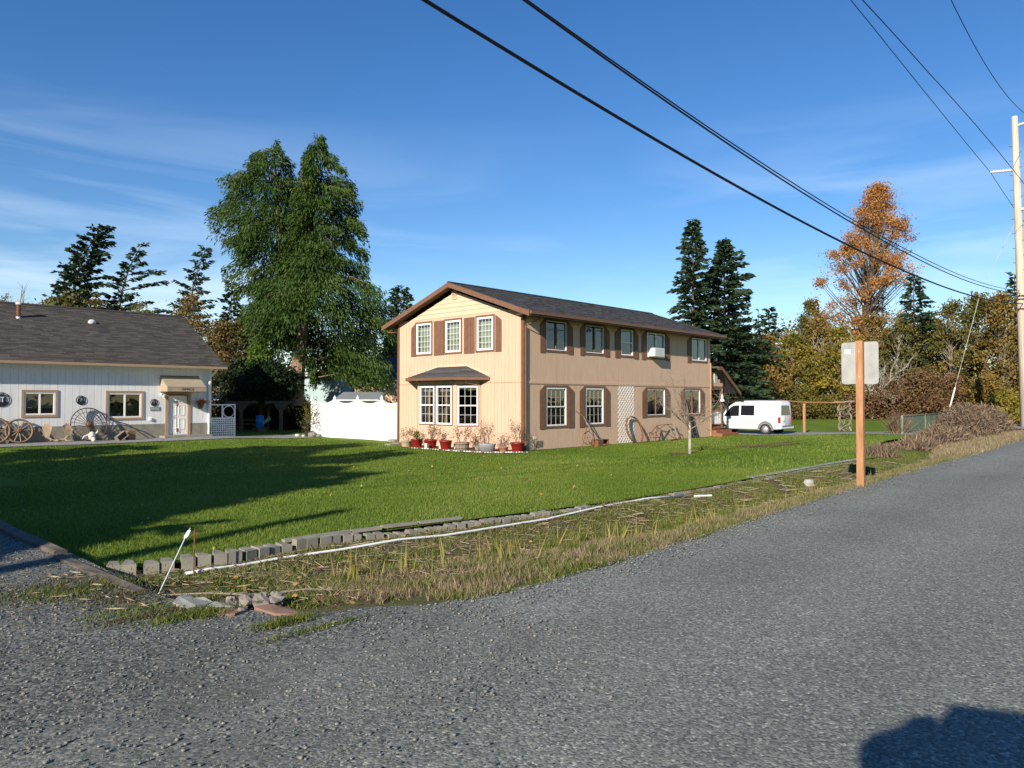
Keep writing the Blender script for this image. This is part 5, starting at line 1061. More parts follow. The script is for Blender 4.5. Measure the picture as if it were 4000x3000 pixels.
b = MB(); carbody(b, [(0, 1.55, .93, .42), (.03, 1.93, .97, .38), (.12, 1.99, 1, .33), (1.2, 2.01, 1, .30), (2.2, 2.0, 1, .30), (2.75, 1.93, 1, .30), (3.1, 1.72, 1, .30), (3.55, 1.28, 1, .30), (3.75, 1.10, .99, .30), (4.2, 1.0, .96, .30), (4.5, .85, .88, .32), (4.58, .6, .8, .36)], .90, .3, 1.08); b.build('body', M['vanpaint'], van, smooth=True)
FV = lambda a, n, z: (-.90 + .09 * max(0, min(1, (z - 1.08) / .8)) - n, a, z)
b = MB(); b.fprism(FV, [(1.50, 1.12), (2.34, 1.12), (2.34, 1.72), (1.50, 1.72)], .001, .008); b.build('side_window', M['autoglass'], van)
b = MB(); b.fprism(FV, [(2.45, 1.08), (3.42, 1.05), (3.3, 1.25), (3.0, 1.60), (2.82, 1.70), (2.45, 1.72)], .001, .008); b.build('side_window', M['autoglass'], van)
b = MB(); b.fprism(lambda a, n, z: (a, -.005 - n + .045 * (z - 1.2), z), [(-.62, 1.17), (.62, 1.17), (.55, 1.72), (-.55, 1.72)], -.01, .012); b.build('rear_window', M['autoglass'], van)
b = MB(); b.hexa([(-.65, 3.6, 1.2), (.65, 3.6, 1.2), (.65, 3.55, 1.19), (-.65, 3.55, 1.19), (-.6, 3.05, 1.78), (.6, 3.05, 1.78), (.6, 3.0, 1.77), (-.6, 3.0, 1.77)]); b.build('windscreen', M['autoglass'], van)
for y in (.82, 3.72):
    for sx in (-1, 1):
        w = bpy.data.objects.new('wheel', MB().lathe([(.31, -.1), (.335, -.08), (.335, .08), (.31, .1), (.2, .1)], 20).mesh('tyre', M['rubber'], True)); C.objects.link(w); w.parent = van; w.location = (sx * .845, y, .335); w.rotation_euler = (0, pi / 2 * sx, 0)
        b = MB(); b.lathe([(.205, .09), (.21, .105), (.06, .115), (.03, .12)], 20); b.build('rim', M['alloy'], w, smooth=True)
        b = MB()
        for i in range(7): a = 2 * pi * i / 7; b.lathe([(.03, .1), (.028, .122)], 6, (.135 * cos(a), .135 * sin(a), 0))
        b.build('rim_slot', M['black'], w)
    b = MB(); b.ring((-.90, y, .335), .41, .075, (1, 0, 0), 18, 5, 0, -0.15, pi + .15, .35); b.build('wheel_arch', M['greyplastic'], van)
b = MB(); b.fbox(FV, 1.35, 3.5, .001, .012, .70, .73); b.fbox(FV, .1, 1.4, .001, .006, 1.08, 1.10); b.build('side_strip', M['greyplastic'], van)
b = MB(); b.fbox(FV, 2.43, 2.60, .002, .02, 1.0, 1.03); b.fbox(FV, 2.08, 2.26, .002, .02, 1.0, 1.03); b.fbox(FV, 2.375, 2.385, .001, .003, .4, 1.66); b.fbox(FV, 1.5, 1.51, .001, .003, .75, 1.66); b.build('door_seam', M['greyplastic'], van)
b = MB(); b.box((-.905, -.02, .72), (-.76, .08, 1.05)); b.build('tail_lamp', M['redlamp'], van); b = MB(); b.box((.76, -.02, .72), (.905, .08, 1.05)); b.build('tail_lamp', M['redlamp'], van)
b = MB(); b.box((-.88, -.12, .38), (.88, .1, .52)); b.build('bumper', M['vanpaint'], van); b = MB(); b.box((-.7, -.135, .50), (.7, .05, .55)); b.build('bumper_pad', M['greyplastic'], van)
b = MB(); b.box((-.42, -.03, .8), (-.12, -.005, .95)); b.build('number_plate', M['sticker'], van); b = MB(); b.box((-.012, -.015, .55), (.012, .0, 1.75)); b.build('rear_seam', M['greyplastic'], van)
b = MB(); b.fprism(FV, [(.98, 1.36), (1.06, 1.42), (1.16, 1.42), (1.22, 1.55), (1.14, 1.62), (1.08, 1.5), (1.0, 1.5)], .003, .006); b.build('logo', mat('faded pink print', (.62, .5, .53)), van)
for y in (.7, 1.7, 2.5):
    b = MB(); b.tube([(-.75, y, 2.0), (-.75, y, 2.06), (.75, y, 2.06), (.75, y, 2.0)], .02, 5); b.build('roof_bar', M['black'], van)

# ------------------------------------------------------------------ back-lawn posts, rail, arbour and green lattice fence
u, v, z = at(3143, 1692, -0.4); fr = thing('rail_fence', 'tall wooden post carrying one long thin rail beyond the van', 'fence', (u, v, -0.42))
MB().box((u - .07, v - .07, -.45), (u + .07, v + .07, 1.42)).build('post', M['post'], fr, True)
u2, v2, _ = at(3300, 1690, -0.4); MB().tube([(42.8, 18.5, 1.62), (u, v, 1.50), (u2, v2, 1.46)], .035, 6).build('rail', M['post'], fr, True)
u, v = u2, v2; ar = thing('vine_arbour', 'pair of twisted vine-wrapped posts on the lawn beyond the gravel drive', 'arbour', (u, v, -.42)); rg = random.Random(2)
for dx in (-.35, .35):
    pts = [(u + dx * .7 + rg.uniform(-.12, .12), v - dx * .7 + rg.uniform(-.1, .1), -.45 + 2.0 * i / 9) for i in range(10)]; MB().tube(pts, [.07 - .003 * i for i in range(10)], 6).build('vine_post', M['palebark'], ar, True)
for k in range(9):
    pts = [(u + rg.uniform(-.45, .45), v + rg.uniform(-.4, .4), -.4 + i * .28) for i in range(7)]; MB().tube(pts, .02, 4).build('vine', M['palebark'], ar, True)
MB().tube([(u - .5, v + .5, 1.5), (u + .45, v - .45, 1.55)], .05, 6).build('crosspiece', M['palebark'], ar, True)
gf = thing('green_lattice_fence', 'low faded green diagonal lattice fence half hidden by dead brush', 'fence', (43.5, 11.2, -.42))
FG = lambda a, n, z: (a, 11.2 + .04 * (a - 41) - n, z)
for a in (41.25, 46.3, 51): MB().fbox(FG, a - .07, a + .07, -.05, .06, -.45, .85).build('post', M['greenlat2'], gf, True)
MB().fbox(FG, 41.3, 51, -.03, .05, .80, .86).build('rail', M['oldwood'], gf, True); MB().fbox(FG, 41.3, 51, -.03, .05, -.38, -.31).build('rail', M['greenlat'], gf, True)
for sgn, n0, mm in ((1, 0, 'greenlat'), (-1, .014, 'greenlat2')):
    c = 41.3 - 1.1 if sgn > 0 else 41.3
    while c < (51 if sgn > 0 else 52.2):
        zs = [-.3 + (41.33 - c) * sgn, -.3 + (50.9 - c) * sgn]; za, zb = max(-.3, min(zs)), min(.8, max(zs))
        if zb - za > .05: w = .05; MB().fprism(FG, [(c + sgn * (za + .3) - w, za), (c + sgn * (za + .3) + w, za), (c + sgn * (zb + .3) + w, zb), (c + sgn * (zb + .3) - w, zb)], n0, n0 + .012).build('lattice_strip', M[mm], gf, True)
        c += .20
MB().fbox(FG, 41.3, 51, -.045, -.032, -.3, .8).build('backing', M['greenlat'], gf, True)

# ------------------------------------------------------------------ utility pole, wires, guy
UP = Vector((54.0, 7.75, -0.1)); up = thing('utility_pole', 'tall pale weathered utility pole beside the road at the right edge', 'utility pole', UP)
top = Vector((-0.25, 0.35, 19.2)); b = MB(); b.tube([(0, 0, -.3), top * .5, top], [.31, .235, .165], 16); b.build('pole', M['pole'], up, smooth=True)
def armp(z): return top * (z / 19.2)
arms = [(18.6, -1, 1.1), (15.9, 1, 1.35), (13.4, -1, 1.1)]; ends = []
for z, s_, L in arms:
    p = armp(z); e = p + Vector((-.1, s_ * L, .12)); b = MB(); b.tube([p, p.lerp(e, .5), e], [.09, .075, .06], 8)
    for k in range(6):
        c = p.lerp(e, .25 + .12 * k); b.tube([c, c + (e - p).normalized() * .03], .11, 8)
    b.build('insulator', M['insul'], up); ends.append(UP + e)
b = MB()
for i in range(34):
    z = 2.5 + i * .45; p = armp(z); s_ = 1 if i % 2 else -1; b.tube([p + Vector((-.1, s_ * .15, 0)), p + Vector((-.25, s_ * .32, 0))], .014, 4)
b.build('step_bolts', M['ironblack'], up)
b = MB(); b.tube([(-.19, .12, .1), (-.2, .14, 9)], .035, 6); b.build('conduit', M['pvc'], up); b = MB(); b.tube([(-.1, .26, 0), (-.1, .26, 2.1)], .02, 5); b.tube([(-.2, .22, 1.2), (-.1, .26, 1.3)], .02, 5); b.build('ground_rod', M['rust'], up)
b = MB(); b.tube([(-.25, 0, 6.0), (-.55, -.2, 5.5), (-.5, -.3, 5.1), (-.2, -.3, 5.2)], .025, 5); b.build('drip_loop', M['cable'], up)
for zz in (8.1, 7.9, 7.3):
    p = armp(zz); b = MB(); b.tube([p + Vector((-.3, .25, 0)), p + Vector((-.3, -.35, 0))], .03, 5); b.build('bracket', M['ironblack'], up)
def wire(label, pts, r, end, plane, beyond):
    """points on the photo lie in an upright plane along the road; the wire sags through them"""
    us, zs = [], []
    for px, py in pts: u, v, w = ray(px, py); t = plane / v; us.append(u * t); zs.append(EYE + w * t)
    us.append(end.x); zs.append(end.z); cf = np.polyfit(us, zs, 2); off_ = end.z - np.polyval(cf, end.x)
    n = 60; ua = min(us) - 28; P_ = []
    for i in range(n + 1):
        u = ua + (end.x - ua) * i / n; P_.append((u, plane + (end.y - plane) * max(0, (u - 30) / (end.x - 30)), float(np.polyval(cf, u) + off_ * max(0, (u - us[0]) / (end.x - us[0])))))
    for i in range(1, 13): P_.append((end.x + 4 * i, end.y + .05 * i, end.z - beyond * (4 * i / 48 - (4 * i / 48) ** 2) * 4))
    b = MB(); b.tube(P_, r, 5); o = b.build('overhead_wire', M['cable']); tag(o, label, 'wire', 'overhead wires along the road'); return o
K = 4000 / 2212
w1 = [(1622, 0), (2530, 505), (3240, 920), (3580, 1085)]; w2 = [(1988, 0), (2500, 298), (3000, 640), (3500, 985)]
wire('thickest lowest black cable sloping down to the utility pole', w1, .030, UP + armp(7.6) + Vector((-.3, -.1, 0)), 7.6, .6)
wire('black cable above the thickest one, lower of a close pair', w2, .020, UP + armp(8.25) + Vector((-.3, .0, 0)), 7.7, .6)
wire('thin black cable running just above the paired cable', [(x + 4, y - 12 + (3500 - x) * .004) for x, y in w2], .015, UP + armp(8.42) + Vector((-.3, .05, 0)), 7.75, .6)
wire('thin wire to the left-pointing insulator of the utility pole', [(3325, 0), (3600, 340), (3760, 520)], .016, ends[1], 9.2, 1.0)
wire('thin wire passing in front of the upper part of the utility pole', [(3375, 0), (3600, 262), (3850, 545)], .016, ends[2], 7.2, 1.0)
wire('highest thin wire, near the top right corner of the photo', [(3714, 0), (3860, 230), (3990, 420)], .016, ends[0], 6.6, 1.0)
ga = Vector(atd(3680, 41)).to_3d(); ga.z = -.3; gt_ = UP + armp(13.0); gw = thing('guy_wire', 'slanting guy wire anchored behind the green lattice fence', 'guy wire', ga)
u, v, z = at(3830, 1150, 8.6); e = Vector(atd(3838, 45.5)).to_3d(); e.z = EYE + (1555 - 1130) * 45.5 / 2850
b = MB(); b.tube([ga, e, gt_], .017, 5); b.build('wire', M['guy'], gw, True); b = MB(); b.tube([ga.lerp(e, .05), ga.lerp(e, .30)], .045, 6); b.build('guard_sleeve', M['bone'], gw, True)

# ------------------------------------------------------------------ road sign seen from behind
u, v = atd(3360, 14.5); SZ = -0.13
sg = thing('road_sign', 'back of a grey rectangular road sign on a square wooden post', 'sign', (u, v, SZ), R(4))
b = MB(); b.box((-.065, -.065, -.4), (.065, .065, 3.02)); b.build('post', M['post'], sg)
b = MB(); rr = .06; W2, Z0, Z1 = .345, 2.16, 3.0; poly = []
for cx_, cz_, a0 in ((W2 - rr, Z0 + rr, -90), (W2 - rr, Z1 - rr, 0), (-W2 + rr, Z1 - rr, 90), (-W2 + rr, Z0 + rr, 180)):
    poly += [(cx_ + rr * cos(R(a0 + 22.5 * k)), cz_ + rr * sin(R(a0 + 22.5 * k))) for k in range(5)]
b.fprism(lambda a, n, z: (.068 + n, a + .02, z), poly, 0, .004); b.build('sign_plate', M['alum'], sg)
b = MB(); b.box((.0655, .19, 2.77), (.0678, .30, 2.86)); b.build('sticker', M['sticker'], sg)
b = MB()
for z in (2.3, 2.8): b.tube([(-.075, 0, z), (-.06, 0, z)], .014, 6)
b.build('bolt', M['insul'], sg)

# ------------------------------------------------------------------ lawn edging blocks, pipe, timbers and ditch-end stones
be = thing('block_edging', 'curved row of weathered grey concrete blocks edging the lawn', 'edging', (8, 8, -.2)); rg = random.Random(11)
u = 2.75
while u < 17.2:
    near = u < 5.2; w = .30 if near else rg.uniform(.26, .32); u2 = u + w; v0, v1 = float(stone_line(u)), float(stone_line(u2)); ang = atan2(v1 - v0, w) + rg.uniform(-.05, .05); zt = -.05 + rg.uniform(-.02, .02) - .06 * (u > 5.6) - .02 * (u > 10); h = .16
    def blk(x0, x1, m=M['concrete']):
        b = MB(); jj = [rg.uniform(-.012, .012) for _ in range(8)]
        pts = [(x0, -.10), (x1, -.10), (x1 - .03, .13), (x0 + .03, .13)]; P8 = [(u + cos(ang) * x - sin(ang) * y + jj[k], v0 + sin(ang) * x + cos(ang) * y - .02 + jj[k + 4], z + (jj[k] * .6)) for z in (zt - h, zt) for k, (x, y) in enumerate(pts)]
        b.hexa(P8); b.build('block', m, be, True)
    blk(0, w / 2 - .006); blk(w / 2 + .006, w)
    u = u2 + rg.uniform(.025, .06)
for x0, x1, dy in ((4.75, 5.7, .06), (5.72, 6.15, .05), (6.2, 6.75, .10), (6.78, 7.5, .09)):
    p, q = Vector((x0, float(stone_line(x0)) + dy, .0)), Vector((x1, float(stone_line(x1)) + dy, .0)); d = (q - p).normalized(); n_ = Vector((-d.y, d.x, 0)); z0, z1 = -.07, -.035 + .015 * (dy > .2)
    b = MB(); b.hexa([tuple(x.xy) + (z,) for z in (z0, z1) for x in (p - n_ * .05, q - n_ * .05, q + n_ * .05, p + n_ * .05)]); b.build('cap_slab', M['concrete'], be, True)
for i in range(12):
    u = 16.2 + i * .62; p = (u, float(stone_line(u)) + .12); b = MB(); b.box((p[0], p[1] - .09, -.15), (p[0] + .55, p[1] + .09, -.085)); b.build('edge_slab', M['slate'], be, True)
pts = [at(x * K, y * K, zz) for x, y, zz in ((400, 1247, -.2), (455, 1238, -.2), (520, 1222, -.18), (600, 1210, -.17), (740, 1195, -.17), (860, 1177, -.19), (960, 1164, -.2), (1180, 1132, -.23), (1290, 1112, -.25), (1400, 1092, -.26), (1480, 1084, -.27))]
b = MB(); b.tube([(p[0], p[1], max(p[2] - .02, float(h_ditch(p[0], p[1])) + (.03 if p[0] < 4.6 else .05))) for p in pts], .0165, 8); tag(b.build('white_pipe', M['pvc'], smooth=True), 'long white plastic pipe lying in the ditch below the edging blocks', 'pipe')
p, q = at(1500 * K, 1083 * K, -.26), at(1537 * K, 1081 * K, -.26); b = MB(); b.tube([(*p[:2], float(h_ditch(p[0], p[1])) + .05), (*q[:2], float(h_ditch(q[0], q[1])) + .06)], .021, 8); tag(b.build('pipe_stub', M['pvc']), 'short white pipe piece beyond the far end of the long pipe', 'pipe')
def timber(name, label, p, q, w, h, z0=-.06):
    p, q = Vector((*p, 0)), Vector((*q, 0)); d = (q - p).normalized(); n_ = Vector((-d.y, d.x, 0)) * w / 2; b = MB(); k = 9; rg = random.Random(hash(label) % 99 if False else len(label))
    st = []
    for i in range(k + 1):
        c = p.lerp(q, i / k); j = rg.uniform(-.008, .008); st.append([c - n_ + Vector((0, 0, z0)), c - n_ + Vector((0, j, h * .8)), c - n_ * .7 + Vector((0, 0, h + j)), c + n_ * .7 + Vector((0, 0, h - j)), c + n_ + Vector((0, j, h * .8)), c + n_ + Vector((0, 0, z0))])
    loft(b, st); o = b.build(name, M['timber']); tag(o, label, 'timber'); return o
timber('landscape_timber', 'near timber along the drive ending beside the white arrow stake', (2.44, 9.2), (2.50, 6.95), .12, .025)
timber('landscape_timber', 'far timber along the drive in the tree shade', (2.40, 14.5), (2.50, 9.3), .14, .05)
# arrow marker
a0_, a1_ = Vector(at(588, 2352, -.02)), None
u, v = atd(748, 7.55); a1_ = Vector((u, v, EYE + (1555 - 2062) * 7.55 / 2850)); am = thing('arrow_stake', 'leaning thin white stake with a feathered arrow end at the ditch corner', 'stake', a0_)
b = MB(); b.tube([a0_ - Vector((0, 0, .08)), a0_.lerp(a1_, .85)], .0065, 6); b.build('shaft', M['pvc'], am, True)
d = (a1_ - a0_); sv = Vector((sin(HEAD), -cos(HEAD), 0)) * .022
b = MB(); m0, m1, m2 = a0_.lerp(a1_, .83), a0_.lerp(a1_, .88), a0_.lerp(a1_, .97); n_ = Vector((cos(HEAD), sin(HEAD), 0)) * .004
b.hexa([m0 - sv * .2 - n_, m0 + sv * .2 - n_, m0 + sv * .2 + n_, m0 - sv * .2 + n_, m1 - sv - n_, m1 + sv - n_, m1 + sv + n_, m1 - sv + n_]); b.hexa([m1 - sv - n_, m1 + sv - n_, m1 + sv + n_, m1 - sv + n_, m2 - sv * .7 - n_, m2 + sv * .8 - n_, m2 + sv * .8 + n_, m2 - sv * .7 + n_]); b.tube([m2, a1_], .006, 5); b.build('feather', M['pvc'], am, True)
u, v = atd(762, 8.0); b = MB(); b.tube([(u, v, -.3), (u + .01, v, .33)], .008, 5); tag(b.build('rusty_rod', M['rust']), 'upright thin rusty rod in the ditch beside the arrow stake', 'rod')
def slab(label, pix, z, th, m, name='flat_stone'):
    pts = [at(x, y, z) for x, y in pix]; b = MB(); n = len(pts); b.add([(p[0], p[1], z - th) for p in pts] + [(p[0], p[1], z + .01 * sin(i * 2.1)) for i, p in enumerate(pts)], [tuple(range(n - 1, -1, -1)), tuple(range(n, 2 * n))] + [(i, (i + 1) % n, (i + 1) % n + n, i + n) for i in range(n)]); tag(b.build(name, m), label, 'stone' if name == 'flat_stone' else 'board')
def zz7(x, y): return (x * 1300 / 2212, 1900 + y * 1300 / 2212)
slab('larger jagged flat grey stone at the ditch end beside the arrow stake', [zz7(*p) for p in ((1148, 770), (1185, 735), (1240, 710), (1295, 740), (1360, 742), (1425, 765), (1380, 778), (1300, 795), (1230, 800))], .03, .06, M['slate'])
slab('smaller flat grey stone, right of the jagged one', [zz7(*p) for p in ((1370, 795), (1430, 770), (1510, 768), (1560, 795), (1500, 800))], .025, .06, M['slate'])
slab('red-brown weathered board along the gravel edge at the ditch end', [zz7(*p) for p in ((1290, 835), (1400, 805), (1560, 800), (1640, 820), (1560, 850), (1340, 850))], .016, .03, M['redearth'], 'flat_board')
slab('second red-brown board along the gravel edge, nearer the iris leaves', [zz7(*p) for p in ((1690, 800), (1790, 785), (1990, 818), (2010, 845), (1830, 850))], .014, .03, M['redearth'], 'flat_board')
for x, y, r, lb in ((1535, 770, .055, 'light angular rock at the right end of the flat stones'), (1640, 768, .07, 'rounded tan-grey rock, second from the left in the ditch-end row'), (1742, 765, .08, 'pointed dark grey rock in the middle of the ditch-end row'), (1838, 752, .075, 'largest brownish rock, at the right end of the ditch-end row'), (1605, 832, .045, 'small pale round rock on the red-brown board')):
    px, py = zz7(x, y); u, v, _ = at(px, py + 14, -.03); b = MB(); b.blob((0, 0, r * .55), (r, r * .9, r * .85), int(x), 0, 9, 7, .26); o = b.build('ditch_rock', M['rock'], smooth=False); o.location = (u, v, -.03); tag(o, lb, 'rock')
for i, (x0, y0, x1, y1) in enumerate(((1040, 738, 1760, 740), (1050, 750, 1220, 815), (1830, 725, 2212, 700), (840, 808, 960, 808))):
    p, q = at(*zz7(x0, y0), -.03), at(*zz7(x1, y1), -.05); b = MB(); b.tube([(p[0], p[1], p[2] + .02), ((p[0] + q[0]) / 2, (p[1] + q[1]) / 2, .0), (q[0], q[1], q[2] + .02)], .008, 5); tag(b.build('dry_stick', M['oldwood']), ['long straight dry stick lying behind the flat stones', 'short dry stick slanting before the arrow stake foot', 'dry stick pointing right behind the ditch-end rocks', 'short dry stick on the gravel near the arrow stake'][i], 'stick', 'dry sticks at the ditch end')
u, v, z = at(2925 * 1, 1899, -.3); 
px, py = 3160, 1895; u, v, z = at(px, py, -.28); b = MB(); b.blob((0, 0, .07), (.17, .13, .12), 5); o = b.build('ditch_boulder', M['slate']); o.location = (u, v, float(h_ditch(u, v))); tag(o, 'pale rock lying on the ditch bank left of the sign post', 'rock')

# ------------------------------------------------------------------ the vehicle the picture was taken from (its shadow falls on the road)
cv = thing('camper_van', 'dark camper van standing on the road with boxes on its roof', 'van', (-1.2, -1.1, 0))
b = MB(); carbody(b, [(-3.6, 1.3, .95, .5), (-3.5, 1.95, 1, .4), (-2.0, 2.02, 1, .35), (-.5, 2.02, 1, .35), (.25, 1.98, .98, .35), (.85, 1.35, .97, .35), (1.3, 1.12, .95, .35), (2.0, 1.02, .9, .38), (2.2, .7, .85, .42)], .94, .35, 1.15); b.build('body', mat('dark purple paint', (.03, .025, .035), .3, coat=.5), cv, smooth=True)
for y, sx in ((-2.4, 1), (-2.4, -1), (1.3, 1), (1.3, -1)):
    w = MB().lathe([(.3, -.11), (.35, -.08), (.35, .08), (.3, .11)], 18).build('wheel', M['rubber'], cv); w.location = (sx * .8, y, .35); w.rotation_euler = (0, pi / 2, 0)
for z0, z1, q in ((2.0, 2.23, [(-.65, .2), (-.65, .88), (-.83, .38), (-.83, .2)]), (2.231, 2.35, [(-.58, .2), (-.58, .60), (-.66, .49), (-.66, .2)]), (2.0, 2.50, [(.7, -2.2), (.7, 1.0), (-.43, .51), (-.43, -2.2)])):
    MB().hexa([(x, y, z) for z in (z0, z1) for x, y in q]).build('roof_box', M['rubber'], cv)
cv.rotation_euler = (0, 0, -pi / 2)
# ------------------------------------------------------------------ trees
M['brownolive'] = leafmat('brown olive leaves', [(0.045, 0.043, 0.014), (0.10, 0.088, 0.026), (0.18, 0.13, 0.036), (0.23, 0.145, 0.042), (0.12, 0.12, 0.03)], 0.3)
def conifer(name, label, u, v, z, h, w, seed, material='fir', base=.12, lean=(0, 0), flag=None, dens=1.0, L=.5, droop=.35, prof=.8, bark='bark', group=None, cat='tree', gap=.35, tr=None):
    rg = np.random.default_rng(seed); t = thing(name, label, cat, (u, v, z), 0, group); tr = tr or h * .014
    def axis(f): return np.array([u + lean[0] * f ** 5 * 1.4, v + lean[1] * f ** 5 * 1.4, z + h * f])
    b = MB(); b.tube([axis(f) for f in np.linspace(0, 1, 9)], [tr * (1 - .92 * f) + .01 for f in np.linspace(0, 1, 9)], 8)
    nb = int(h * 6.2 * dens); Cn, A, Ls, Ti = [], [], [], []
    lumps = rg.uniform(1 - gap, 1 + gap, (10, 7))
    for i in range(nb):
        f = base + (1 - base) * (i + rg.random()) / nb; az = i * 2.39996 + rg.normal() * .3
        ln = w * ((1 - f) / (1 - base)) ** prof * rg.uniform(.45, 1.12) * lumps[int(f * 9.9), int((az % 6.283) / .9)] + .18
        if flag is not None: ln *= 1 + .45 * cos(az - flag)
        d = np.array([cos(az), sin(az), 0.]); p = np.array([-d[1], d[0], 0]); up = .55 * f + .02; p0 = axis(f)
        def pos(s): return p0 + d * s * ln + np.array([0, 0, 1]) * ln * (up * s - droop * s * s)
        if ln > .5: b.tube([pos(0), pos(.5), pos(1)], [.02 + ln * .012, .015 + ln * .006, .008], 3, cap=False)
        n = int((8 + ln * 26) * dens ** .5); s = rg.uniform(.12, 1.03, n); side = rg.uniform(-1, 1, n)
        C_ = p0 + d * (s * ln)[:, None] + np.outer(ln * (up * s - droop * s * s), [0, 0, 1]) + p * (side * .26 * ln * s * (1.15 - s * .6))[:, None] + rg.normal(size=(n, 3)) * .06
        Cn.append(C_); A.append(d * .75 + p * (side * .8)[:, None] + np.outer(rg.uniform(-.55, .25, n), [0, 0, 1])); Ls.append(np.full(n, L) * rg.uniform(.6, 1.2, n)); Ti.append(np.full(n, rg.uniform(.0, .5)) + rg.uniform(0, .5, n))
    leafobj('crown', rg, np.concatenate(Cn), np.concatenate(A), np.concatenate(Ls), np.concatenate(Ls) * .42, np.concatenate(Ti), M[material], t)
    b.build('trunk', M[bark], t, True); return t
def broadleaf(name, label, u, v, z, h, w, seed, material, nc=60, nl=110, base=.25, L=.28, rc=.12, shape=1.0, bark='bark', group=None, cat='tree', lean=(0, 0), top=.5, multi=1, wood=True, squash=1.0, lum=(.72, 1.18)):
    """limbs from the trunk out to leaf clusters spread through an uneven crown"""
    rg = np.random.default_rng(seed); t = thing(name, label, cat, (u, v, z), 0, group); b = MB(); Cn, A, Ti = [], [], []; r0 = h * .016 + .03
    stems = []
    for k in range(multi):
        a = rg.uniform(0, 6.28); sp = w * .25 * (multi > 1); f_ = np.array([u + cos(a) * sp + lean[0], v + sin(a) * sp + lean[1], z + h * rg.uniform(.72, .9)])
        m_ = np.array([u + cos(a) * sp * .35 + lean[0] * .3, v + sin(a) * sp * .35 + lean[1] * .3, z + h * .4]); o_ = np.array([u + cos(a) * .1 * (multi > 1), v + sin(a) * .1 * (multi > 1), z - .1]); stems.append((o_, m_, f_)); b.tube([o_, (o_ + m_) / 2 + rg.normal(size=3) * .08, m_, (m_ + f_) / 2 + rg.normal(size=3) * .15, f_], [r0 / multi ** .5 * k_ for k_ in (1, .85, .65, .38, .1)], 7)
    def spine(st, f): o_, m_, f_ = st; return o_ + (m_ - o_) * (f / .4) if f < .4 else m_ + (f_ - m_) * min((f - .4) / .45, 1)
    lump = rg.uniform(*lum, (6, 8))
    for i in range(nc):
        f = base + (1 - base) * rg.random() ** .85; az = rg.uniform(0, 2 * pi); g = (f - base) / (1 - base)
        R_ = w * (max(0.0, sin(pi * min(1, (g * .86 + .14)) ** shape)) ** .75) * lump[int(g * 5.9), int(az / .7855) % 8]; r = R_ * rg.uniform(.25, 1) ** .6
        c = np.array([u + cos(az) * r + lean[0] * f, v + sin(az) * r + lean[1] * f, z + h * f]); st = stems[rg.integers(len(stems))]
        if wood:
            p0 = spine(st, max(.12, f - .12 - .35 * r / h)); m_ = (p0 + c) / 2 + np.array([0, 0, -.05 * r]) + rg.normal(size=3) * .12; b.tube([p0, m_, c], [r0 * .2, r0 * .12, .012], 4, cap=False)
            for _ in range(2):
                e = c + rg.normal(size=3) * w * rc * 1.3; b.tube([m_ if _ else c, e], [.016, .006], 3, cap=False)
        n = int(nl * rg.uniform(.4, 1.4)); sc = w * rc * rg.uniform(.7, 1.35)
        P_ = c + rg.normal(size=(n, 3)) * [sc, sc, sc * .75 * squash]; Cn.append(P_); A.append(rg.normal(size=(n, 3)) + [0, 0, -.3]); Ti.append(np.full(n, rg.uniform(0, .55)) + rg.uniform(0, .45, n))
    Cn = np.concatenate(Cn); Cn[:, 2] = np.maximum(Cn[:, 2], z + .05); n = len(Cn); l_ = L * rg.uniform(.55, 1.25, n)
    leafobj('crown', rg, Cn, np.concatenate(A), l_, l_ * .62, np.concatenate(Ti), M[material], t)
    if wood: b.build('trunk', M[bark], t, True)
    return t
def baretree(name, label, u, v, z, h, spread, seed, bark='greybark', twig=None, lr=.55, r=.1, trunk=.25, levels=4, kids=4, upw=.25, leaf=None, nl=0, group=None, cat='tree', leafL=.12, first=6):
    rg = np.random.default_rng(seed); t = thing(name, label, cat, (u, v, z), 0, group); b = MB(); tips = []; tb = MB()
    T = Vector((u, v, z + h * trunk)); tb.tube([(u, v, z - .1), (u + rg.normal() * .02, v, z + h * trunk * .5), T], [r * 1.15, r, r * .92], 8)
    def grow(p, d, L, rr, lv):
        pts = [p]; dd = d.copy()
        for k in range(3):
            dd = (dd + Vector(rg.normal(size=3)) * .13 + Vector((0, 0, upw * .25))).normalized(); pts.append(pts[-1] + dd * L / 3)
        b.tube(pts, [rr, rr * .85, rr * .7, rr * .45], 5 if rr > .02 else 3, cap=False)
        if lv <= 1: tips.extend(pts[1:])
        if lv > 0:
            for k in range(kids + (lv > 2)):
                q = pts[1 + k % 3]; s = (dd + Vector(rg.normal(size=3)) * .75 * spread + Vector((0, 0, upw))).normalized(); grow(q, s, L * rg.uniform(.45, .68), rr * .5, lv - 1)
    for k in range(first):
        a = 2 * pi * k / first + rg.normal() * .3; e = rg.uniform(.35, 1.1) if k else 1.5; d = Vector((cos(a) * cos(e) * spread, sin(a) * cos(e) * spread, sin(e))).normalized()
        grow(T - Vector((0, 0, h * trunk * .3 * rg.random())), d, h * (1 - trunk) * rg.uniform(.45, .62), r * lr, levels - 1)
    tb.build('trunk', M[bark], t, True); b.build('branches', M[twig or bark], t, True)
    if nl:
        T_ = np.array([tuple(x) for x in tips]); P_ = T_[rg.integers(0, len(T_), nl)] + rg.normal(size=(nl, 3)) * .12
        leafobj('leaves', rg, P_, rg.normal(size=(nl, 3)), rg.uniform(.6, 1.2, nl) * leafL, rg.uniform(.4, .8, nl) * leafL * .7, rg.random(nl), M[leaf], t)
    return t
def zat(py, dep): return EYE + (1555 - py) * dep / 2850
def ztop(Dy, dep): return zat(Dy * K, dep)
GB = -.45

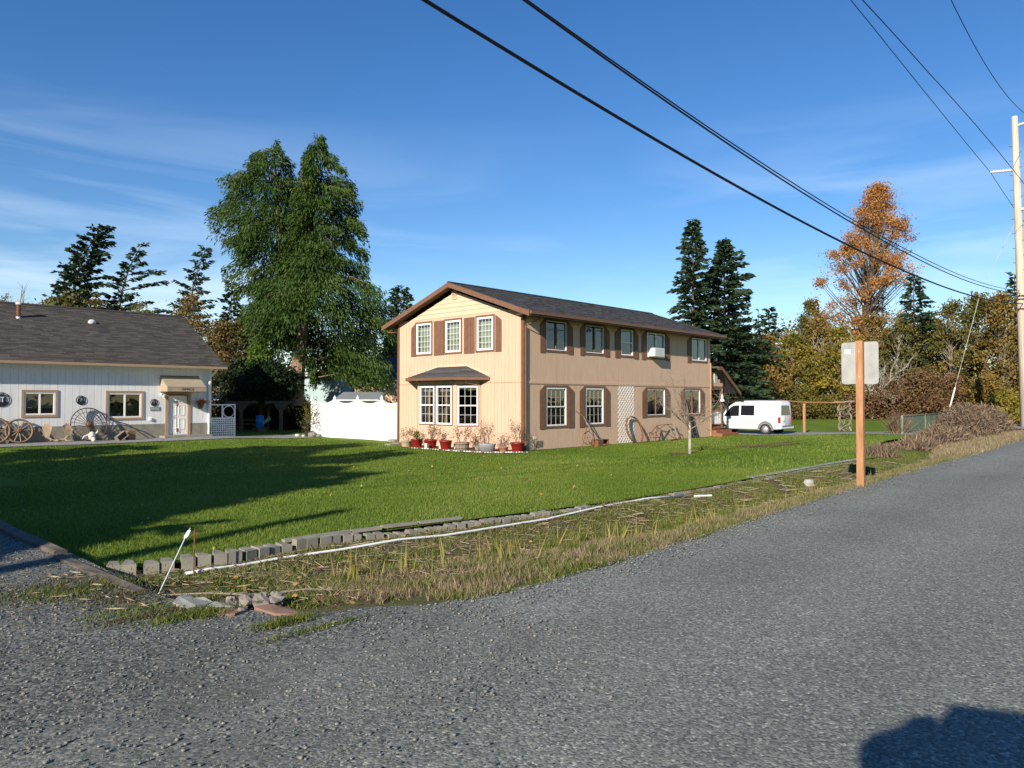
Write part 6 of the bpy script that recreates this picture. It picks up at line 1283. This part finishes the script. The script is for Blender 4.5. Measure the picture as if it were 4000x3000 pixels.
# the big twin-crowned cedar
def cedar():
    dep = 50; s = dep / 2850 * K            # metres per pixel of the 2212-wide view at that depth
    u0, v0 = atd(640 * K, dep); t = thing('cedar_tree', 'tall dense twin-topped cedar with drooping sprays between the two houses', 'tree', (u0, v0, -.45))
    rg = np.random.default_rng(21); right = Vector((sin(HEAD), -cos(HEAD), 0)); fwd = Vector((cos(HEAD), sin(HEAD), 0))
    def pt_(Dx, Dy, f=0.0): return Vector((u0, v0, 0)) + right * (Dx - 640) * s + fwd * f + Vector((0, 0, ztop(Dy, dep)))
    b = MB(); tk = MB()
    tk.tube([pt_(637, 875), pt_(642, 820), pt_(648, 750), pt_(655, 690), pt_(668, 520), pt_(686, 300)], [.62, .50, .42, .36, .22, .03], 10)
    tk.tube([pt_(648, 745), pt_(630, 680, .4), pt_(600, 560, .5), pt_(583, 300, .4)], [.34, .3, .2, .03], 8)
    # silhouettes in the upright plane: y, left x, right x for both leaders
    Lp = [(293, 572, 586), (325, 535, 610), (360, 505, 632), (410, 458, 640), (470, 470, 650), (540, 490, 660), (600, 505, 665), (660, 522, 670), (700, 532, 660), (740, 530, 650)]
    Rp = [(290, 680, 692), (330, 660, 722), (380, 648, 752), (450, 640, 770), (530, 630, 782), (590, 600, 800), (640, 575, 832), (700, 555, 836), (750, 600, 838), (790, 690, 836), (825, 712, 826)]
    Cn, A, Ls, Ti = [], [], [], []
    gapz = rg.random((16, 9))
    for prof, ax, nb, ff in ((Lp, [(293, 580), (740, 610)], 250, .5), (Rp, [(290, 686), (825, 690)], 380, -.3)):
        ys = [p[0] for p in prof]
        for i in range(nb):
            y = ys[0] + (ys[-1] - ys[0]) * ((i + rg.random()) / nb) ** .9; xl, xr = np.interp(y, ys, [p[1] for p in prof]), np.interp(y, ys, [p[2] for p in prof]); xa = np.interp(y, [ax[0][0], ax[1][0]], [ax[0][1], ax[1][1]])
            az = i * 2.39996 + rg.normal() * .25; ca, sa = cos(az), sin(az)
            ex = (xr - xa if ca > 0 else xa - xl); mean = (xr - xl) / 2
            ln = s * (abs(ca) * max(ex, 6) + (1 - abs(ca)) * mean) * rg.choice([.6, .8, .95, 1.05, 1.16]) * rg.uniform(.92, 1.06); d = right * ca + fwd * sa; p = Vector((-d.y, d.x, 0)); p0 = pt_(xa, y, ff); ln = max(ln, .35)
            if (y > 690 and sa < .35 and abs(ca) < .93 and prof is Rp) or rg.random() < .08 or gapz[int(y / 45) % 16, int((az % 6.2832) / .8)] < .10: continue
            dn, pn, p0n = np.array(d), np.array(p), np.array(p0)
            up, dr = .28, .42
            if ln > .8 and rg.random() < (.5 if y < 640 else .22): b.tube([p0, p0 + d * ln * .45 + Vector((rg.normal() * .15, rg.normal() * .15, ln * rg.uniform(0, .14))), p0 + d * ln * .88 + Vector((rg.normal() * .25, rg.normal() * .25, ln * rg.uniform(-.2, .05)))], [.045, .025, .008], 4, cap=False)
            n = int(36 + ln * 125); sp = rg.random(n) ** .42 * .93 + .10; sd = rg.uniform(-1, 1, n)
            P_ = p0n + dn * (sp * ln)[:, None] + np.outer(ln * (up * sp - dr * sp * sp), [0, 0, 1]) + pn * (sd * .20 * (ln + .6))[:, None] + np.outer(-rg.random(n) ** 1.6 * (.30 + .16 * ln) * sp, [0, 0, 1]) + rg.normal(size=(n, 3)) * .07
            Cn.append(P_); A.append(dn * .42 + pn * (sd * .45)[:, None] + np.outer(rg.uniform(-1.5, -.05, n), [0, 0, 1])); Ls.append(rg.uniform(.13, .36, n)); Ti.append(np.full(n, rg.uniform(0, .45)) + rg.uniform(0, .45, n) + .12 * sp)
    Cn = np.concatenate(Cn); Ls = np.concatenate(Ls)
    leafobj('crown', rg, Cn, np.concatenate(A), Ls, Ls * .25, np.concatenate(Ti), M['cedar'], t)
    tk.build('trunk', M['cedarbark'], t, True); b.build('limbs', M['cedarbark'], t, True)
cedar()
def cn(label, Dx, Dtop, dep, wD, seed, **kw):
    u, v = atd(Dx * K, dep); s = dep / 2850 * K; return conifer('conifer_tree', label, u, v, GB, ztop(Dtop, dep) - GB, wD * s, seed, **kw)
def bl(label, Dx, Dtop, dep, wD, seed, material, **kw):
    u, v = atd(Dx * K, dep); s = dep / 2850 * K; name = kw.pop('name', 'broadleaf_tree'); return broadleaf(name, label, u, v, GB, ztop(Dtop, dep) - GB, wD * s, seed, material, **kw)
rx = (sin(HEAD), -cos(HEAD)); GL, GR = 'dark conifers behind the office', 'trees at the far edge of the back lawn'
cn('tallest wind-bent dark conifer behind the office roof', 146, 487, 66, 92, 1, lean=(rx[0] * 2.2, rx[1] * 2.2), flag=HEAD - pi / 2, base=.1, prof=.62, droop=.15, group=GL, gap=.45, dens=1.35)
cn('second wind-bent conifer behind the office, leaning right', 250, 528, 67, 80, 2, lean=(rx[0] * 1.6, rx[1] * 1.6), flag=HEAD - pi / 2, base=.15, prof=.6, droop=.12, group=GL, dens=.8, gap=.55)
cn('thin-topped conifer above ochre branches behind the office ridge end', 405, 533, 68, 66, 3, lean=(rx[0] * 1.2, rx[1] * 1.2), base=.3, prof=.75, droop=.1, group=GL, dens=.65, gap=.55)
cn('small conifer just left of the big cedar', 498, 608, 70, 50, 4, base=.1, prof=.8, group=GL)
bl('half-bare ochre tree before the thin-topped conifer', 412, 640, 62, 64, 5, 'brownolive', nc=90, nl=60, base=.2, L=.22, bark='palebark')
bl('low orange-brown thicket tree beside the office gable', 480, 700, 62, 62, 6, 'brownolive', nc=100, nl=110, base=.05, L=.26, multi=3)
bl('dark olive tree behind the office gable, under the cedar', 530, 690, 66, 62, 7, 'olive', nc=80, nl=110, base=.05, L=.28)
bl('bright green bush under the left side of the cedar', 565, 745, 49, 44, 8, 'bush', nc=55, nl=120, base=.3, L=.22, name='green_bush', cat='bush')
bl('orange bush top showing over the office ridge at the left', 100, 640, 60, 40, 9, 'ochre', nc=40, nl=60, base=.3, L=.2)
bl('brown-leaved tree top between the dark conifers', 205, 640, 61, 60, 10, 'brownolive', nc=40, nl=50, base=.3, L=.2)
bl('reddish thin tree over the office ridge left of the ochre tree', 300, 655, 61, 70, 11, 'brownolive', nc=36, nl=35, base=.4, L=.18)
bl('bare-twigged tree top at the left edge of the photo', 10, 640, 60, 55, 12, 'russet', nc=36, nl=40, base=.4, L=.18)
u, v = atd(62, 60); baretree('bare_snag', 'tall bare forked tree above the left end of the office ridge', u, v, GB, ztop(545, 60) - GB, .55, 4, r=.12, trunk=.72, levels=3, kids=2, first=5, upw=.35)
bl('dark rounded laurel in the shade of the office', 578, 786, 48.5, 66, 13, 'laurel', nc=110, nl=170, base=.52, L=.2, rc=.14, name='round_shrub', cat='shrub', shape=.8)
cn('round-topped pine rising behind the left eave of the tan house', 866, 622, 76, 36, 14, base=.45, prof=.35, L=.45, droop=.05)
bl('ochre tree just left of the tan house wall', 848, 715, 66, 40, 15, 'brownolive', nc=60, nl=90, base=.05, L=.26)
bl('dark green undertree between the cedar and the tan house', 740, 770, 62, 80, 16, 'olive', nc=70, nl=110, base=.03, L=.28)
u0_, v0_ = 14.0, 50.5
broadleaf('broadleaf_tree', 'dense olive tree added behind the office ridge to shade the mobile home', 14.0, 50.5, GB, 8.2, 3.4, 33, 'olive', nc=90, nl=130, base=.05, L=.30)  # added for its shadow, which falls on the mobile home
broadleaf('broadleaf_tree', 'second olive tree added behind the right end of the office roof for shade', 18.5, 52.0, GB, 7.6, 3.2, 34, 'olive', nc=90, nl=130, base=.05, L=.30)  # second added shade caster for the mobile home
broadleaf('round_shrub', 'dark evergreen shrub added behind the blue barrel to shade the mobile home', 24.3, 48.9, GB, 4.6, 1.9, 35, 'laurel', nc=80, nl=170, base=.02, L=.22, rc=.18, cat='shrub')  # added to block sun from the mobile home and darken the barrel's backdrop
broadleaf('round_shrub', 'dark evergreen shrub beside the cedar trunk', 26.0, 45.9, GB, 3.4, 1.3, 36, 'laurel', nc=60, nl=150, base=.02, L=.2, rc=.2, cat='shrub')
# right background
cn('taller left one of the conifer pair over the end of the tan house roof', 1498, 474, 63, 92, 20, base=.08, prof=.85, droop=.3, group='conifer pair behind the tan house', dens=1.5)
cn('shorter right one of the conifer pair, wide-branched', 1566, 518, 65, 112, 21, base=.08, prof=.7, droop=.2, group='conifer pair behind the tan house', dens=1.7)
cn('small conifer right of the conifer pair', 1662, 665, 82, 56, 22, base=.1, prof=.6, group=GR, gap=.5)
cn('flat-topped dark conifer right of the tall orange tree', 1976, 597, 78, 50, 23, base=.1, prof=.38, droop=.3, group=GR, gap=.4)
cn('thin dead-topped conifer beside the small one', 1640, 668, 84, 12, 24, base=.3, prof=.8, group=GR, dens=.3)
cn('dark conifer behind the utility pole', 2195, 590, 78, 30, 25, base=.1, prof=.6, group=GR)
bl('tall orange-brown tree, highest in the right background', 1850, 400, 84, 118, 26, 'orange', nc=230, nl=150, base=.20, L=.23, rc=.07, lum=(.62, 1.25), shape=.62, lean=(rx[0] * 2.6, rx[1] * 2.6))
spec = [(1600, 715, 74, 60, 'olive', 'olive bushy tree directly beside the far end of the tan house'), (1655, 730, 76, 56, 'ochre', 'ochre tree just left of the yellowest tree'), (1712, 722, 77, 62, 'gold', 'yellow-green bushy tree above the delivery van'), (1770, 690, 78, 66, 'ochre', 'rusty ochre tree left of the road sign'), (1752, 655, 86, 40, 'olive', 'pale olive tree top against the sky left of the orange tree'),
        (1815, 715, 76, 60, 'gold', 'brightest gold-leaved tree directly behind the road sign'), (1890, 690, 80, 60, 'ochre', 'brown-gold tree under the tall orange tree'), (1945, 690, 77, 56, 'olive', 'olive-brown tree below the flat-topped conifer'), (2010, 690, 79, 60, 'ochre', 'ochre tree with gaps right of the flat-topped conifer'),
        (2060, 652, 76, 62, 'olive', 'tall olive tree left of the guy wire'), (2115, 640, 74, 64, 'olive', 'dense olive tree crossed by the guy wire'), (2165, 640, 70, 56, 'ochre', 'brown-olive tree just left of the utility pole'), (2230, 640, 70, 60, 'olive', 'olive tree behind the utility pole')]
for i, (Dx, Dt, dep, w_, m_, lb) in enumerate(spec): bl(lb, Dx, Dt, dep, w_, 40 + i, m_, nc=85, nl=95, base=.06, L=.30, rc=.13, group='autumn trees along the far lawn edge', bark='palebark', multi=2 if i % 2 else 1)
# undergrowth: low shrubs one can count at the edge of the lawn
und = [(1585, 845, 70, 60, 'russet', 'brown thicket behind the porch'), (1650, 850, 72, 60, 'russet', 'reddish thicket over the van roof'), (1715, 850, 75, 55, 'olive', 'olive undershrub right of the van'), (1780, 862, 75, 55, 'olive', 'dark undershrub left of the sign post'), (1845, 850, 75, 55, 'russet', 'low russet shrub behind the sign post'), (1935, 825, 73, 66, 'russet', 'large red-brown bramble left of the lattice fence'), (2000, 805, 71, 66, 'russet', 'large red-brown bramble behind the lattice fence'), (2065, 815, 68, 60, 'russet', 'red bramble at the foot of the guy wire'), (2130, 820, 62, 55, 'ochre', 'yellow-green shrub by the pole foot'), (2170, 850, 56, 40, 'gold', 'yellow shrub just left of the pole foot')]
for i, (Dx, Dt, dep, w_, m_, lb) in enumerate(und): bl(lb, Dx, Dt, dep, w_, 70 + i, m_, nc=60, nl=130, base=.03, L=.22, rc=.17, name='bramble_shrub', cat='shrub', group='undergrowth shrubs along the lawn edge', wood=False)
# far wood that reads as one mass behind them
def mass(name, Dx0, Dx1, Dt, dep, n, material, seed, L=.4, kd=6.0):
    rg = np.random.default_rng(seed); nc = 150; Cc = []
    for i in range(nc):
        Dx = rg.uniform(Dx0, Dx1); d = dep + rg.uniform(0, kd); u, v = atd(Dx * K, d); zt = ztop(Dt + 18 * sin(Dx * .05) + rg.uniform(0, 20), d); Cc.append((u, v, rg.uniform(GB, zt)))
    Cc = np.array(Cc); P_ = Cc[rg.integers(0, nc, n)] + rg.normal(size=(n, 3)) * [1.0, 1.0, .9]; l_ = L * rg.uniform(.5, 1.2, n)
    o = leafobj(name, rg, P_, rg.normal(size=(n, 3)), l_, l_ * .6, rg.random(n), M[material], None); tag(o, kind='stuff'); return o
mass('woodland_right', 1560, 2260, 705, 90, 42000, 'brownolive', 5)
mass('woodland_left', -40, 900, 745, 80, 20000, 'olive', 6)
u, v = at(1885 * K, 905 * K, -.4)[:2]; baretree('bare_tree', 'wide pale bare tree at the back edge of the lawn', u, v, -.42, ztop(700, 68) + .42, 1.25, 11, r=.24, trunk=.22, levels=5, kids=3, upw=.28, first=7)
u, v = at(1795 * K, 900 * K, -.4)[:2]; baretree('bare_sapling', 'small bare sapling at the lawn edge beyond the rail fence', u, v, -.42, 3.2, 1.0, 12, r=.07, trunk=.3, levels=4, kids=3)
u, v = at(1700 * K, 905 * K, -.4)[:2]
u, v, z = at(2694, 1783, -0.4); baretree('young_tree', 'young bare lichen-covered tree standing on the lawn before the long wall', u, v, float(h_lawn(u, v)), 3.7, 1.15, 17, twig='twigbark', lr=.42, r=.052, trunk=.33, levels=5, kids=3, upw=.22, first=8)
# trees left of the frame whose long shadows lie over the lawn, and a row across the road
sh_ = [(-17.2, 12.1, 15.8, 4.2), (-19.4, 15.9, 17.6, 4.4), (-20.7, 17.9, 16.6, 4.6), (-16.5, 8.5, 12.8, 3.8), (-22, 13.8, 14.6, 5.0), (-15.4, 8.0, 10.2, 3.4), (-9, 14.2, 8.6, 3.4), (-9.5, 20.0, 9.4, 3.6), (-7.5, 9.6, 6.2, 2.8), (-14, 23.5, 10.5, 3.8), (-12, 9.6, 9.4, 3.6), (-11, 12.2, 10.4, 4.2), (-13, 15.6, 12.2, 4.4), (-10.5, 17.4, 11.2, 4.2), (-5.5, 8.4, 4.4, 2.2), (-12, 25.5, 10.8, 3.6)]
for i, (u, v, h, w) in enumerate(sh_): conifer('conifer_tree', 'tall conifer outside the left edge of the photo, shading the lawn', u, v, -.2, h, w, 90 + i, base=.04, prof=.62, dens=1.0, L=.85, gap=.2, group='conifers left of the photo')
baretree('bare_snag', 'slender bare trunk outside the left edge of the photo', -13.2, 4.1, -.1, 10.2, .2, 77, r=.2, trunk=.9, levels=2, kids=2, first=3, upw=.6)
for i, (u, v, h, w) in enumerate([(8, -32, 14, 3.5), (20, -36, 17, 4), (33, -33, 13, 3.5), (46, -38, 18, 4.2), (60, -36, 15, 3.6)]): conifer('conifer_tree', 'conifer across the road behind the photographer', u, v, -.2, h, w, 110 + i, base=.1, dens=.4, L=.8, group='conifers across the road')

# ------------------------------------------------------------------ lawn grass, ditch growth, litter
rg = np.random.default_rng(5)
def clump(u, v): return .5 + .5 * np.sin(u * 1.9 + 1.7 * np.sin(v * 1.1)) * np.sin(v * 1.6 + 1.2 * np.sin(u * .8))
def blades_lawn(name, n, u0, u1, d0, d1, h, w, seed):
    rg = np.random.default_rng(seed); u = rg.uniform(u0, u1, n); v = stone_line(u) + .03 + rg.uniform(d0, d1, n); P_ = np.stack([u, v, h_lawn(u, v) - .005], 1); k = clump(u, v)
    bladeobj(name, rg, P_, rg.uniform(.5, 1.3, n) * h * (.7 + .5 * k), np.full(n, w) * rg.uniform(.6, 1.3, n), rg.uniform(.1, .75, n), rg.uniform(0, .75, n) * (.6 + .5 * k) + .04 + .25 * (rg.random(n) < .06), M['blade'])
    o = bpy.context.scene.objects[name] if name in bpy.context.scene.objects else None
    return o
for nm, n, a in (('lawn_grass', 120000, (2.5, 18, 0, 5.0, .055, .010, 1)), ('lawn_grass.001', 110000, (3.2, 26, 5.0, 12.5, .06, .016, 2)), ('lawn_grass.002', 80000, (5, 30, 12.5, 27, .065, .028, 3))):
    pass
def grass(n, u0, u1, d0, d1, h, w, seed, tag_='lawn_grass'):
    rg = np.random.default_rng(seed); u = rg.uniform(u0, u1, n); v = stone_line(u) + .03 + rg.uniform(d0, d1, n)
    ok = ~((u > 21.0) & (v > 19.6) & (u < 40)) & (v < 35.0); u, v = u[ok], v[ok]; n = len(u); P_ = np.stack([u, v, h_lawn(u, v) - .005], 1); k = clump(u, v)
    o = bladeobj(tag_, rg, P_, rg.uniform(.5, 1.3, n) * h * (.7 + .5 * k), w * rg.uniform(.6, 1.3, n), rg.uniform(.1, .75, n), rg.uniform(0, .6, n) * (.6 + .5 * k) + .02 + .22 * (np.sin(u * .31 + 2.1 * np.sin(v * .23)) * np.sin(v * .41 + 1.4 * np.sin(u * .27))) + .10 + .25 * (rg.random(n) < .06), M['blade']); tag(o, kind='stuff')
grass(120000, 2.5, 18, 0, 5.0, .055, .011, 1); grass(110000, 3.0, 28, 5.0, 12.5, .06, .018, 2); grass(80000, 5, 36, 12.5, 27, .065, .03, 3); grass(40000, 18, 40, 0, 12, .07, .03, 4)
def ditchpts(n, u0, u1, t0, t1, seed, pw=1.0):
    rg = np.random.default_rng(seed); u = u0 + (u1 - u0) * rg.random(n) ** pw; t = rg.uniform(t0, t1, n); a, b_ = road_edge(u), stone_line(u); v = a + (b_ - a) * t
    ok = v < np.interp(u, [2.6, 3.0, 50], [8.6, 99, 99]); ok &= (u > 3.3) | (v > 6.6); ok &= (u > 4.3) | (v > 5.3); u, v, t = u[ok], v[ok], t[ok]; return rg, np.stack([u, v, h_ditch(u, v) - .01], 1), t
def dgrass(name, n, u0, u1, t0, t1, h, w, lean, material, seed, thr=None, pw=1.0, tufts=0):
    rg, P_, t = ditchpts(n if not tufts else tufts, u0, u1, t0, t1, seed, pw)
    if tufts:
        i = rg.integers(0, len(P_), n); P_ = P_[i] + np.concatenate([rg.normal(size=(n, 2)) * .05, np.zeros((n, 1))], 1); P_[:, 2] = h_ditch(P_[:, 0], P_[:, 1]) - .01
    if thr is not None:
        k = clump(P_[:, 0] * 1.7, P_[:, 1] * 2.1); P_ = P_[k > thr]
    n = len(P_); o = bladeobj(name, rg, P_, h * rg.uniform(.4, 1.25, n), w * rg.uniform(.6, 1.4, n), rg.uniform(*lean, n), rg.random(n), M[material]); tag(o, kind='stuff'); return o
dgrass('dry_verge_grass', 40000, 3.9, 27, .02, .44, .105, .010, (.15, .8), 'dry', 11, pw=1.3, tufts=2100)
dgrass('dry_verge_grass', 30000, 26, 60, .0, .5, .20, .028, (.15, .8), 'dry', 12, tufts=2500)
dgrass('ditch_weeds', 70000, 2.7, 16, .22, .97, .08, .016, (.3, .97), 'weed', 13, .36, 1.2)
dgrass('ditch_weeds', 80000, 9, 29, .25, 1.0, .085, .020, (.3, .97), 'weed', 19, .22)
dgrass('verge_green', 80000, 4.0, 30, .0, .5, .09, .012, (.2, .95), 'weed', 14, .34, 1.2)
dgrass('matted_thatch', 70000, 3.6, 27, .2, 1.03, .13, .011, (.75, .99), 'dry', 15, .22, 1.2)
dgrass('iris_leaves', 260, 4.3, 11.5, .22, .55, .34, .022, (.03, .45), 'iris', 16, None, 1.5, 60)
dgrass('iris_leaves', 160, 8, 20, .25, .6, .28, .022, (.05, .5), 'iris', 17, None, 1, 60)
dgrass('dark_sedge', 1500, 6.5, 12.5, .30, .55, .24, .011, (.1, .7), 'weed', 18, None, 1, 12)
# straw: fallen stalks
def litter(name, n, u0, u1, t0, t1, L, r, material, seed):
    rg, P_, t = ditchpts(n, u0, u1, t0, t1, seed, 1.2); n = len(P_); az = rg.uniform(0, 2 * pi, n); l_ = L * rg.uniform(.3, 1.2, n); d = np.stack([np.cos(az), np.sin(az), rg.uniform(-.08, .2, n)], 1)
    V = []; side = np.stack([-np.sin(az), np.cos(az), 0 * az], 1) * r; upv = np.array([[0, 0, r * 1.5]]); p = P_ + [0, 0, .035]; e = p + d * l_[:, None]
    V = np.stack([p - side, p + side, p + upv, e - side * .7, e + side * .7, e + upv * .7], 1).reshape(-1, 3); i = np.arange(n)[:, None] * 6
    F = np.concatenate([i + [0, 1, 4, 3], i + [1, 2, 5, 4], i + [2, 0, 3, 5]]); tn = np.tile(rg.random(n), 3)
    o = link(name, npmesh(name, V, F, M[material], tn)); tag(o, kind='stuff')
litter('straw_litter', 1700, 2.9, 14, .25, .98, .18, .005, 'straw', 21); litter('straw_litter', 800, 10, 24, .3, 1.0, .28, .007, 'straw', 22)
def leavesflat(name, P_, L, material, seed):
    rg = np.random.default_rng(seed); n = len(P_); A = rg.normal(size=(n, 3)); A[:, 2] *= .25; o = leafobj(name, rg, P_, A, L * rg.uniform(.6, 1.2, n), L * rg.uniform(.5, .9, n), rg.random(n), M[material], None); tag(o, kind='stuff')
rg, P_, t = ditchpts(140, 2.7, 9, .1, .95, 31, 1.5); leavesflat('fallen_leaves', P_ + [0, 0, .05], .055, 'fallen', 32)
rg = np.random.default_rng(33); n = 260; u = rg.uniform(3, 32, n); v = stone_line(u) + rg.uniform(.2, 26, n); ok = ~((u > 21) & (v > 19)); u, v = u[ok], v[ok]; leavesflat('lawn_leaves', np.stack([u, v, h_lawn(u, v) + .045], 1), .075, 'fallen', 34)
# loose stones on the apron
ico = MB().blob((0, 0, 0), (1, 1, .7), 3, 0, 6, 4, .2); iv, if_ = np.array(ico.v), [f for f in ico.f]
tri = np.array([t_ for f in if_ for t_ in ([f] if len(f) == 3 else [(f[0], f[1], f[2]), (f[0], f[2], f[3])])])
def stones(name, n, gen, rmin, rmax, material, seed, pw=3):
    rg = np.random.default_rng(seed); P_ = gen(rg, n); n = len(P_); r = rmin + (rmax - rmin) * rg.random(n) ** pw; az = rg.uniform(0, 6.28, n); c, s_ = np.cos(az), np.sin(az); sx = rg.uniform(.7, 1.3, n)
    X = iv[None, :, 0] * sx[:, None]; Y = iv[None, :, 1]; V = np.stack([(X * c[:, None] - Y * s_[:, None]) * r[:, None], (X * s_[:, None] + Y * c[:, None]) * r[:, None], np.repeat(iv[None, :, 2], n, 0) * r[:, None] * .8], 2) + P_[:, None, :] + np.array([0, 0, .2]) * r[:, None, None]
    F = (tri[None] + (np.arange(n) * len(iv))[:, None, None]).reshape(-1, 3); o = link(name, npmesh(name, V.reshape(-1, 3), F, material, np.repeat(rg.random(n), len(tri)))); tag(o, kind='stuff')
M['chips'] = leafmat('loose gravel chips', [(.045, .052, .056), (.11, .122, .124), (.17, .18, .172), (.21, .205, .18), (.27, .25, .21)], 0)
def g_apron(rg, n):
    u = rg.uniform(-1.5, 4.4, n); v = rg.uniform(2.2, 12, n); lim = np.interp(u, [-2, 2.5, 2.65, 3, 3.6, 4.4], [12, 12, 6.9, 5.5, 5.05, 4.62]); ok = (v < lim) & (rg.random(n) < np.clip((v - 2.2) / 1.6, 0, 1)) & (v > -u * .3 + .2); u, v = u[ok], v[ok]
    return np.stack([u, v, 0.006 + .02 * S((v - 4.5) / 2) * S((2.6 - u) / 2) + wob(u, v, 2.1, .006) - .12 * S((v - 10) / 15)], 1)
stones('loose_gravel', 30000, g_apron, .004, .013, M['chips'], 41, 4)
def g_shoulder(rg, n): u = rg.uniform(4, 26, n); v = road_edge(u) - rg.random(n) ** 2 * .5 + .05; return np.stack([u, v, 0 * u + .01], 1)
stones('shoulder_chips', 5000, g_shoulder, .005, .014, M['chips'], 42)
M['ditchgreen'] = leafmat('dull moss', [(.04, .045, .012), (.08, .085, .022), (.12, .10, .04), (.10, .07, .04)], .2)
def moss(name, pix, n, seed, h=.05, mt='weed'):
    rg = np.random.default_rng(seed); P_ = []
    for (x, y, ru, rv, k) in pix:
        u, v, _ = at(x, y, 0.0); m = int(n * k); P_.append(np.stack([u + rg.normal(size=m) * ru, v + rg.normal(size=m) * rv, np.full(m, .012)], 1))
    P_ = np.concatenate(P_); m = len(P_); o = bladeobj(name, rg, P_, h * rg.uniform(.4, 1.2, m), .010 * rg.uniform(.6, 1.3, m), rg.uniform(.3, .95, m), rg.random(m), M[mt]); tag(o, kind='stuff')
moss('gravel_weeds', [(1120, 2435, .12, .05, 1), (1250, 2460, .25, .03, .3), (720, 2415, .18, .06, .8), (550, 2390, .25, .1, .6), (300, 2320, .35, .15, .8), (120, 2330, .3, .15, .5), (820, 2400, .1, .08, .5)], 900, 51)
# stalks, needles and leaves blown along the timber at the gravel edge
rg = np.random.default_rng(71); n = 150; u = 2.35 - rg.random(n) ** 2 * 1.6; v = rg.uniform(6.3, 9.6, n); ok = rg.random(n) < .9; P_ = np.stack([u, v, 0 * u + .028], 1)[ok]
az = rg.uniform(0, 6.28, len(P_)); l_ = rg.uniform(.05, .22, len(P_)); o = leafobj('drive_litter', rg, P_, np.stack([np.cos(az), np.sin(az), 0 * az + .03], 1), l_, .010 + .006 * rg.random(len(P_)), rg.random(len(P_)), M['straw'], None); tag(o, kind='stuff')
moss('gravel_moss', [(330, 2290, .30, .35, 1), (480, 2340, .22, .2, .8), (640, 2400, .25, .06, .8), (200, 2300, .4, .25, .6)], 1500, 52, .03, 'ditchgreen')
# dead brush heaped beside the ditch at the right, one heap after another
for i, (Dx, Dy, w_, h_, lb) in enumerate(((1985, 975, 1.0, .42, 'nearest heap of dead brush at the end of the lawn'), (2035, 962, 1.5, .72, 'heap of dead brush before the green lattice fence'), (2085, 950, 1.9, 1.8, 'tallest heap of dead brush at the foot of the guy wire'), (2130, 940, 1.7, 1.7, 'farthest heap of dead brush near the pole'))):
    u, v, z = at(Dx * K, Dy * K, -.35); t = thing('dead_brush', lb, 'brush', (u, v, -.4), 0, 'heaps of dead brush by the road'); rg = np.random.default_rng(60 + i); n = 5200
    az = rg.uniform(0, 6.28, n); r = rg.random(n) ** .6; P_ = np.stack([u + np.cos(az) * r * w_ * 1.5, v + np.sin(az) * r * w_ * .75, -.4 + rg.random(n) ** .8 * h_ * np.sqrt(np.maximum(1 - r * r, .02))], 1); A = rg.normal(size=(n, 3)) + [0, 0, .5]; l_ = rg.uniform(.15, .5, n)
    leafobj('twigs', rg, P_, A, l_, .028 + .02 * rg.random(n), rg.random(n), M['brownscrub'], t)
    b = MB()
    for k in range(60):
        a = rg.uniform(0, 6.28); r_ = rg.random() ** .5; p = np.array([u + cos(a) * r_ * w_ * 1.4, v + sin(a) * r_ * w_ * .7, -.4]); e = p + np.array([rg.normal() * .5, rg.normal() * .4, h_ * rg.uniform(.5, 1.25) * (1 - r_ * .5)]); b.tube([p, (p + e) / 2 + rg.normal(size=3) * .1, e], [.014, .01, .005], 3, cap=False)
    b.build('stems', M['twig'], t, True)
for i, (Dx, Dy, w_, h_, lb) in enumerate(((1897, 997, .45, .5, 'small clump of dead fern just right of the sign post'), (1940, 945, .25, 1.2, 'tall tuft of dry grass beside the gravel drive'))):
    u, v, z = at(Dx * K, Dy * K, -.3); z = h_any(u, v); rg = np.random.default_rng(80 + i); n = 900; P_ = np.stack([u + rg.normal(size=n) * w_ * .5, v + rg.normal(size=n) * w_ * .5, np.full(n, z)], 1); o = bladeobj('dead_fern' if i == 0 else 'dry_tuft', rg, P_ - [u, v, z], h_ * rg.uniform(.4, 1.1, n), np.full(n, .03), rg.uniform(.1, .8, n), rg.random(n), M['brownscrub']); o.location = (u, v, z); tag(o, lb, 'plant')
print('objects', len(bpy.data.objects), 'tris', sum(len(o.data.loops) - 2 * len(o.data.polygons) for o in bpy.data.objects if o.type == 'MESH'))
